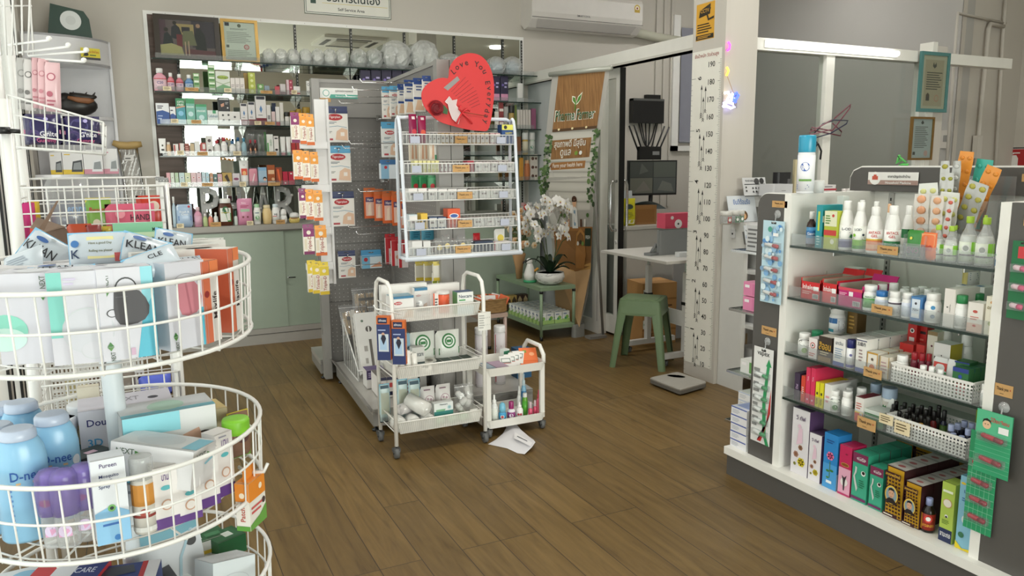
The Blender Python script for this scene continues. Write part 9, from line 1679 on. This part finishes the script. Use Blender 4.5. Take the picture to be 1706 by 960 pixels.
rput(P_carton(.05,.10,.175,'E0DCD8',mx,n='glove_box',side=[(0,1,'C8623E')],tart=[('r',0,1,0,.4,'E07A48')]),372,572,Z1,D(48),'orange and white glove box, nearer one, at the right of the top tier','box')
rput(P_carton(.05,.10,.19,'E0DCD8',mx,n='glove_box',side=[(0,1,'B85A3E')]),396,552,Z1,D(58),'orange and white glove box, farther one, at the right of the top tier','box')
for i in range(4):rput(P_carton(.17,.03,.19,'D8D6D2',[('l',.1,.9,.8,.9,1,'8A8A84')],n='flat_box'),300+i*14,560-i*14,Z1,D(12),'flat pale carton standing behind the mask boxes, '+['nearest','second','third','farthest'][i],'box')
for i,(px,py) in enumerate(((40,585),(95,570),(150,575),(215,570))):rput(P_carton(.10,.08,.165,'D4D2D4',[],n='mask_box'),px,py-8,Z1,D(-8+6*i),'plain pale box in the second row of the top tier, '+['leftmost','second','third','rightmost'][i],'box')
KA=lambda big:[('r',0,1,.93,1,'7EB8DC'),('r',0,1,0,.05,'7EB8DC'),('r',0,.03,0,1,'7EB8DC'),('r',.97,1,0,1,'7EB8DC'),('c',.3,.78,.14,'3A5E9A',.4),('t','KLEAN',.4,.5,.26,'2A2A30',.7),('c',.5,.9,.06,'A8B0B4',.6)]
def kpack(w,h,px,py,z,rz,rx,ry,label,art=None,d=.035):
    w *= .80;h *= .74;z -= .012;o=P_pouch(w,d,h,'C2CBD4',art if art is not None else KA(1),n='wipes_pack');p=onz(px,py,z);o.location=p;o.rotation_euler=(rx,ry,rz);tag(o,label,'packet');PLACED.append(o);return o
kpack(.15,.085,100,462,1.135,D(0),D(-62),0,'blue edged white wipes pack lying in front with black lettering')
kpack(.17,.085,185,462,1.137,D(5),D(-66),D(4),'blue edged wipes pack lying right of the lettered one',[('r',0,1,.93,1,'7EB8DC'),('t','LIFE',.6,.5,.3,'2A2A30',.3)])
kpack(.14,.10,165,442,1.14,D(0),D(-12),0,'white pack with a good day note standing at the back',[('r',0,.02,0,1,'7EB8DC'),('r',0,1,.95,1,'7EB8DC'),('r',.32,.78,.2,.85,'DCD49A'),('t','Have a good Day',.55,.65,.09,'5A5A2A',.4),('t','Rolling me please!',.55,.42,.09,'5A5A2A',.4),('r',.78,.94,.1,.35,'C85A5A'),('t','K',.12,.35,.25,'2A3A5A'),('c',.12,.65,.07,'3A6EAA')])
kpack(.13,.10,245,438,1.14,D(12),D(-30),D(20),'blue edged wipes pack tilted right at the back');kpack(.13,.085,262,452,1.14,D(6),D(-40),D(-18),'blue edged wipes pack tilted left in front of it',[('r',0,1,.93,1,'7EB8DC'),('c',.3,.3,.14,'3A5E9A',.4),('t','CLE',.6,.6,.2,'2A2A30',.3)])
kpack(.11,.09,292,428,1.14,D(18),D(-15),D(14),'blue edged wipes pack at the right end of the pile');kpack(.10,.06,322,444,1.14,D(25),D(-50),0,'small blue edged pack slipping to the right',[('r',0,1,.9,1,'7EB8DC'),('t','KLASS',.5,.5,.3,'2A2A30',.6)])
kpack(.12,.11,55,445,1.13,D(-10),D(-20),D(35),'twisted clear and blue wipes pack at the left');kpack(.11,.09,30,452,1.13,D(-20),D(-40),D(-20),'second twisted wipes pack at the far left',[('l',.2,.8,.2,.6,4,'9AA4B0')])
# second tier
Z2=.578
def dnee(px,py,z,h,label,rz=0):
    o=P_bottle(.094,0,h,'dome','8FC0E0','B8C4D8',[('t','D-nee',.45,.86,.13,'2E5EA8',.45),('c',.78,.78,.09,'E4E8EC'),('l',.2,.75,.08,.7,9,'5A8AC4'),('r',.3,.6,.74,.77,'D8B888')],sy=.72,n='baby_lotion_bottle',seg=24,lab=None,ph=.3);return rput(o,px,py,z,rz,label,'bottle')
dnee(32,915,Z2,.235,'big light blue baby bottle nearest at the left of the middle tier',.1);dnee(100,872,Z2,.235,'big light blue baby bottle beside the purple packs',-.05);dnee(56,842,Z2,.235,'light blue baby bottle in the second row, middle',.2);dnee(20,838,Z2,.225,'light blue baby bottle in the second row, left',.1);dnee(-12,900,Z2,.23,'light blue baby bottle cut by the left edge',.1)
LILAC=thin_glass('lilac_film','C8BCE8',.8,.3,'B4A4DC')
def purple(px,py,label,tag1=True):
    o=P_bottle(.046,0,.155,'sham','C4C4D4','B4A4D8',[('r',.2,.6,.05,.25,'D8A0C4'),('c',.4,.2,.2,'D8C8E4')]+([('c',.3,.92,.24,'D8402E',.5),('t','1',.3,.92,.2,'F0D83A',.2)] if tag1 else []),sy=.7,bm=CLEARB,n='purple_bottle',seg=18);b=MB();b.lathe([(.0265,.07),(.029,.11),(.027,.15),(.018,.162),(.0,.165)],LILAC,14,sy=.8,cy=.018);b.build('film_top',o);return rput(o,px,py,Z2,.1,label,'bottle')
purple(72,935,'clear bottle in lilac film with red and yellow badge, left one');purple(112,922,'clear bottle in lilac film between the two badged ones',False);purple(150,905,'clear bottle in lilac film with red and yellow badge, right one')
mq=[('t','Pureen',.5,.93,.05,'4A3A6A',.5),('t','Mosquito',.5,.80,.05,'2E3A6A',.8),('t','Repellent',.5,.74,.05,'2E3A6A',.8),('t','Spray',.35,.68,.05,'2E3A6A',.6),('p',[(0,0),(1,0),(1,.35),(.5,.45),(0,.38)],'8CC0E4'),('c',.5,.42,.12,'7AB86A'),('c',.5,.42,.06,'2A3A3A'),('l',.2,.9,.2,.32,2,'3A6AB0'),('c',.6,.06,.1,'3E7EC0')]
rput(P_carton(.062,.05,.178,'E0E4EA',mq,n='repellent_box',sart=[('r',0,1,0,1,'B8C0C4')]),192,905,Z2,D(8),'white and blue mosquito repellent box on the middle tier','box')
o=P_bottle(.046,0,.165,'aero','C8C4BC','D0A060',[('r',0,1,.55,1,'C88A3E'),('r',0,1,.3,.36,'8A3A34'),('c',.5,.42,.16,'A84A3E',.8),('r',.0,1,0,.1,'D8D8D4')],lab='D8D4CC',n='spray_can',seg=22,cm=CLEARB);rput(o,245,893,Z2,0,'gold topped insect spray can with clear cap on the middle tier','spray can')
pv=lambda n_,c='5E3A80':[('r',0,1,0,.17,c),('t',n_,.55,.84,.12,c,.4),('c',.5,.66,.22,'5AB0B8',.5),('c',.5,.38,.25,'C8A088'),('c',.5,.38,.19,'E4DEDA'),('l',.2,.8,.93,.98,1,'9A9AA8')]
for px,py,h,ang,nn,c,lb_ in ((282,880,.135,14,'บาน6','C85A4A','with coral number'),(320,868,.095,18,'บาน2','5E8A50','short, with green flap'),(352,845,.135,24,'บาน3','5E3A80','with purple number'),(379,826,.15,34,'บาน','8A5A60','tall, at the right end')):
    o=P_carton(.048,.045,h,'E2DEDC',pv(nn),n='baby_care_box',top='D8D4D2');rput(o,px,py,Z2,D(ang),'white and purple care box '+lb_+' on the middle tier','box')
rput(P_carton(.045,.045,.10,'C88A9A',[('r',0,1,.6,1,'B84A5A')],n='baby_care_box'),270,858,Z2,D(5),'pink red box half hidden behind the spray can','box')
nx2=[('t','NEXT',.18,.80,.14,'5A6A5A',.22),('p',[(.3,.84),(.3,.72),(.38,.78)],'4E8A44'),('p',[(0,0),(.3,0),(.1,.3),(0,.4)],'4FB0C8')]
o=P_carton(.185,.10,.085,'DADADC',nx2,n='mask_box',top='D4D6D8',sart=[('t','NEXT',.35,.8,.14,'5A6A5A',.4),('p',[(.6,.84),(.6,.72),(.72,.78)],'4E8A44'),('p',[(.5,.55),(1,.7),(1,.62),(.55,.5)],'8ABCCC')],tart=[('c',.45,.55,.28,'C8CCD0',.8),('r',.82,1,.1,.9,'7FBCD0')]);p=onz(262,800,.70);o.location=(p.x+.01,p.y+.02,.665);o.rotation_euler=(D(-6),D(6),D(-32));tag(o,'large white mask box lying on the middle tier right of the pole','box');PLACED.append(o);inside(o)
fb=[('t','NEXT',.1,.35,.5,'5A6A5A',.2),('p',[(.25,.5),(.25,.3),(.3,.4)],'4E8A44'),('c',.86,.3,.13,'3A2E2A'),('p',[(.6,0),(.62,.5),(.8,.6),(.9,0)],'C8A08A'),('r',0,.6,.62,1,'8AD0DC')]
rput(P_carton(.20,.11,.12,'DADCDC',fb,n='mask_box',side=[(0,1,'B8BCBC')],top='C8CCCE',tart=[('r',0,1,0,.2,'6AB4C4'),('c',.5,.5,.2,'A8C8B8')]),290,770,Z2+.08,D(8),'mask box with a woman portrait, behind the large white box','box')
db=[('t','Double',.25,.75,.14,'2A2A6A',.4),('t','3D',.15,.35,.16,'4FA0D0',.2),('l',.3,.6,.25,.4,2,'6AA8D0')]
rput(P_carton(.21,.12,.125,'DCDAE2',db,n='mask_box',top='C4C2CC',tart=[('c',.8,.4,.06,'3A3A44'),('t','NEXT',.5,.5,.3,'8A8890',.3)]),218,758,Z2+.05,D(3),'white double layer mask box standing behind the pole','box')
rput(P_carton(.10,.09,.13,'C8B88A',[('r',0,1,0,1,'B8AC8A')],n='product_box',side=[(0,1,'A89E80')],top='C4AE74'),350,770,Z2+.03,D(12),'yellowish box at the back right of the middle tier','box')
for i,z in enumerate((0,.038)):b=MB();b.lathe([(.016,0),(.030,0),(.032,.01),(.032,.03),(.030,.036),(.016,.036)],mat('8AD03A',.4),24);o=b.build('green_tape_roll');rput(o,396,722,Z2+.085+z,0,['lower','upper'][i]+' bright green roll at the right of the middle tier','roll')
o=P_pouch(.06,.04,.12,'8A6A5A',[('r',0,1,.75,1,'D8C83A'),('c',.5,.5,.3,'5A3A3A'),('r',0,1,0,.3,'6A9A3A')],n='snack_bag');rput(o,408,765,Z2+.03,D(25),'yellow and maroon packet beside the green rolls','packet')
bx=P_carton(.13,.06,.07,'2A2A2C',[('t','OMG',.6,.5,.35,'5AC0A8',.6)],n='black_box',top='2E3A3A',tart=[('r',.6,.8,.3,.6,'C8A8B8')]);rput(bx,150,812,Z2+.02,D(35),'black box with mint lettering beside the pole','box')
rput(P_carton(.16,.11,.05,'D4D8DC',[('l',.1,.9,.2,.8,2,'8A9098')],n='mask_box',top='D0D4D4',tart=[('t','NEXT',.4,.4,.2,'6A5A5A',.6),('r',.7,1,0,1,'A8C8D0')]),195,845,Z2+.02,D(-30),'flat pale box lying behind the repellent box','box')
for i,(px,py,h) in enumerate(((78,778,.13),(104,790,.13),(128,762,.15))):
    o=P_bottle(.075,0,h,'jar','C8B078','E0E2E4',[('r',0,1,.2,.5,'5A8A94'),('l',.1,.9,.6,.9,1,'A83A3A')],lab='D8CCA8',n='glass_jar',seg=26,cm=mat('DDE0E4',.3));rput(o,px,py,Z2+.01,0,'jar with wide white lid on the middle tier, '+['left','middle','right with red dots'][i],'jar')
rput(P_carton(.05,.03,.19,'E4DCC8',[('r',0,1,.4,.62,'E0B83A'),('t','U-KA',.5,.75,.08,'6A3A2A',.8)],n='product_box'),136,745,Z2+.005,0,'narrow white and yellow box behind the jars','box')
ob=empty('tiger_patch_box',(0,0,0));o=P_carton(.034,.075,.115,'E8E4DC',[('r',0,1,.62,1,'E0882E'),('c',.5,.75,.2,'F0E0C8'),('v','Patch',.5,.35,.35,'B84A3A',.4),('r',0,1,0,.1,'5A9A3A')],n='carton',sart=[('r',0,1,.6,1,'E0882E'),('c',.7,.8,.1,'F0E0C8'),('p',[(0,0),(1,0),(1,.35),(.6,.2),(0,.12)],'6AA04A'),('l',.1,.9,.3,.5,2,'C85A5A'),('c',.85,.45,.1,'4A3A3A')],top='E8923A');o.parent=ob
b=MB();b.box(-.001,.001,.01,.065,.115,.15,mat('E0882E'));b.build('hang_tab',ob)
p=ony(412,876,1.80);ob.location=(p.x-.01,1.775,p.z-.0);ob.rotation_euler.z=D(-36);PLACED.append(ob);tag(ob,'orange and white patch box hanging on the side hook of the round rack','box')
# third tier
Z3=.206
def r3(w,d,h,px,py,z,ang,rx,ry,col,art,top,tart,label):o=P_carton(w,d,h,col,art,n='mask_box',top=top,tart=tart);p=onz(px,py,z);o.location=p;o.rotation_euler=(rx,ry,D(ang));tag(o,label,'box');PLACED.append(o);inside(o)
r3(.19,.10,.10,185,1050,.33,-10,0,0,'2A3A78',[('r',.85,1,0,1,'E0E0E4')],'2A3A78',[('t','WE LOVE',.35,.3,.16,'D8DCEC',.5),('r',.86,1,0,1,'E0E0E4'),('r',.8,.86,0,1,'B8343A'),('p',[(.3,.6),(.45,.9),(.7,.9),(.75,.55),(.5,.45)],'3A3E4A')],'navy white and red mask box on the lowest tier')
r3(.15,.09,.10,105,1040,.34,-20,0,0,'B8343A',[('r',.2,1,0,1,'E0E0E4')],'2A3A78',[('r',0,.3,0,1,'C83A40'),('r',.3,.6,0,1,'E4E4E8'),('t','CARE',.75,.5,.25,'D8DCEC',.3)],'red white and navy box left of it on the lowest tier')
r3(.15,.09,.09,48,1040,.34,5,0,0,'DCDEE0',[],'D8DCE0',[('c',.5,.5,.2,'8ABCD8'),('r',0,.3,.1,.5,'9AC49A')],'white box with small pictures at the left of the lowest tier')
r3(.17,.03,.16,290,990,.30,12,D(-25),0,'C8CCD0',[('p',[(0,.7),(1,.9),(1,1),(0,1)],'6AA0B0'),('c',.85,.72,.08,'2A2A2C'),('p',[(.25,.1),(.3,.4),(.5,.45),(.6,.2),(.55,.05)],'2E3038'),('c',.32,.48,.06,'2E3038'),('c',.32,.48,.045,'C8CCD0'),('p',[(.62,0),(.7,.5),(.9,.9),(.86,.9),(.66,.5),(.58,0)],'9AB8C4')],'D0D4D8',[],'pale box with a black mask picture leaning on the lowest tier')
r3(.14,.09,.03,330,960,.30,10,D(-15),0,'CCCCCC',[],'CFCDC8',[('l',.2,.6,.4,.8,2,'C87A7A')],'grey white flat box at the back of the lowest tier')
r3(.11,.09,.18,392,1060,.22,22,D(-12),D(10),'CED6DA',[('c',.5,.72,.34,'B8BEC4',.5),('c',.5,.72,.325,'CED6DA',.48),('r',.8,1,0,.7,'7AB8D0')],'D0D4D8',[],'pale blue mask box standing at the right of the lowest tier')
r3(.10,.07,.05,350,930,.30,15,0,0,'D8D8D4',[('r',0,1,.3,.5,'D8B83A'),('r',.7,1,.4,.6,'B84A4A')],'1E5A34',[('r',.1,.4,.3,.7,'D8D8D4'),('r',.5,.9,.3,.6,'3A7A50')],'dark green topped box at the back of the lowest tier, left')
r3(.08,.07,.05,392,925,.30,25,0,0,'1E5A34',[],'1E5A34',[('r',.4,.7,.3,.7,'C8D0C8')],'dark green topped box at the back of the lowest tier, right')
r3(.13,.08,.05,300,1030,.34,25,D(0),0,'D0D4D6',[],'D4D8DA',[('c',.4,.4,.2,'B8C4C8')],'pale flat box in front on the lowest tier')
COL.objects.unlink(bs);bpy.data.objects.remove(bs)
# lower basket of snacks by the window, behind the round rack
wb_=empty('tall_white_basket',(-.36,2.90,0));WBm=mat('E6E6E4',.4)
for (T0,W_) in ((Tr(0,0,.25),.34),(Tr(0,.26,.25),.34),(Tr(0,0,.25,rz=PI/2),.26),(Tr(.34,0,.25,rz=PI/2),.26)):
    b=MB();b.T=T0
    for i in range(int(W_/.012)+1):b.box(i*.012,i*.012+.005,-.001,.001,0,.42,WBm)
    for j in range(22):b.box(0,W_,-.0015,.0015,j*.02,j*.02+.006,WBm)
    b.build('basket_side',wb_)
b=MB();b.box(0,.34,0,.26,.24,.25,WBm)
for x in (.01,.33):
    for y in (.01,.25):b.tube([(x,y,0),(x,y,.25)],.012,WBm,6)
b.build('basket_bottom',wb_);tag(wb_,'tall white perforated basket on legs by the left window','basket')
lbag(75,135,628,690,3.0,'B4A878',[('c',.7,.4,.14,'8A2A3A'),('r',0,.3,.5,1,'8A3A44')],'snack_bag','beige and dark red snack bag in the tall perforated basket')
opl('dark_box',(.02,2.95,.001+.0),.1,.16,.14,.64,'8A8480',[('l',.1,.9,.8,.95,2,'5A5450')],'grey brown carton standing behind the round rack','box') if 0 else None
lbag(205,262,628,662,2.75,'5A6AD0',[('r',.2,.8,.3,.6,'C8CCE0')],'blue_bag','bright blue and silver bag behind the middle tier');lbag(150,200,625,668,2.75,'7A7068',[],'dark_bag','dark grey brown bag behind the middle tier');lbag(118,148,622,690,2.9,'6A4A38',[],'brown_bag','brown bag beside the beige snack bag')
# ---------------------------------------------------------------- labels: look-alikes are told apart by their place in the row
ORD=['leftmost','second from left','third from left','fourth from left','fifth from left','sixth from left','seventh from left','eighth from left','ninth from left','tenth from left']
bpy.context.view_layer.update()
tops=[o for o in S.objects if o.parent is None and o.get('label') and o.get('category')]
def ctr(o):
    t=o.matrix_world.translation
    return t
bylab={}
for o in tops:bylab.setdefault(o['label'],[]).append(o)
taken=set(bylab)
for lab,os_ in bylab.items():
    if len(os_) == 1:continue
    g=os_[0].get('group') or (lab.split(' on the')[0].split(' in the')[0]+'s')
    for o in os_:o['group']=g
    os_.sort(key=lambda o:proj(ctr(o))[0])
    xs=[proj(ctr(o))[0] for o in os_];zs=[ctr(o).z for o in os_]
    n=len(os_);nw=len(lab.split())
    if n <= 10 and nw <= 13 and min([abs(a-c) for a,c in zip(xs,xs[1:])]+[99]) > 3:
        for i,o in enumerate(os_):o['label']=lab+', '+(ORD[i] if i < n-1 or n > 10 else 'rightmost')
    elif max(zs)-min(zs) > .02 and n <= 5 and nw <= 14 and max(xs)-min(xs) < 6:
        for i,o in enumerate(sorted(os_,key=lambda o:ctr(o).z)):o['label']=lab+', '+(['bottom one','top one'] if n == 2 else ['bottom one','middle one','top one'] if n == 3 else ['bottom one','second up','third up','top one'] if n == 4 else ['bottom one','second up','third up','fourth up','top one'])[i]
    elif n <= 7 and nw <= 13 and g:
        os_.sort(key=lambda o:ctr(o).dot(_f))
        nm=['nearest','second nearest','third nearest','fourth nearest','fifth nearest','sixth nearest','farthest']
        for i,o in enumerate(os_):o['label']=lab+', '+(nm[i] if i < n-1 else 'farthest')
_long=[o['label'] for o in tops if len(o['label'].replace(',',' ').split()) > 16]
print('LONG',len(_long));[print('  ',l) for l in _long[:60]]
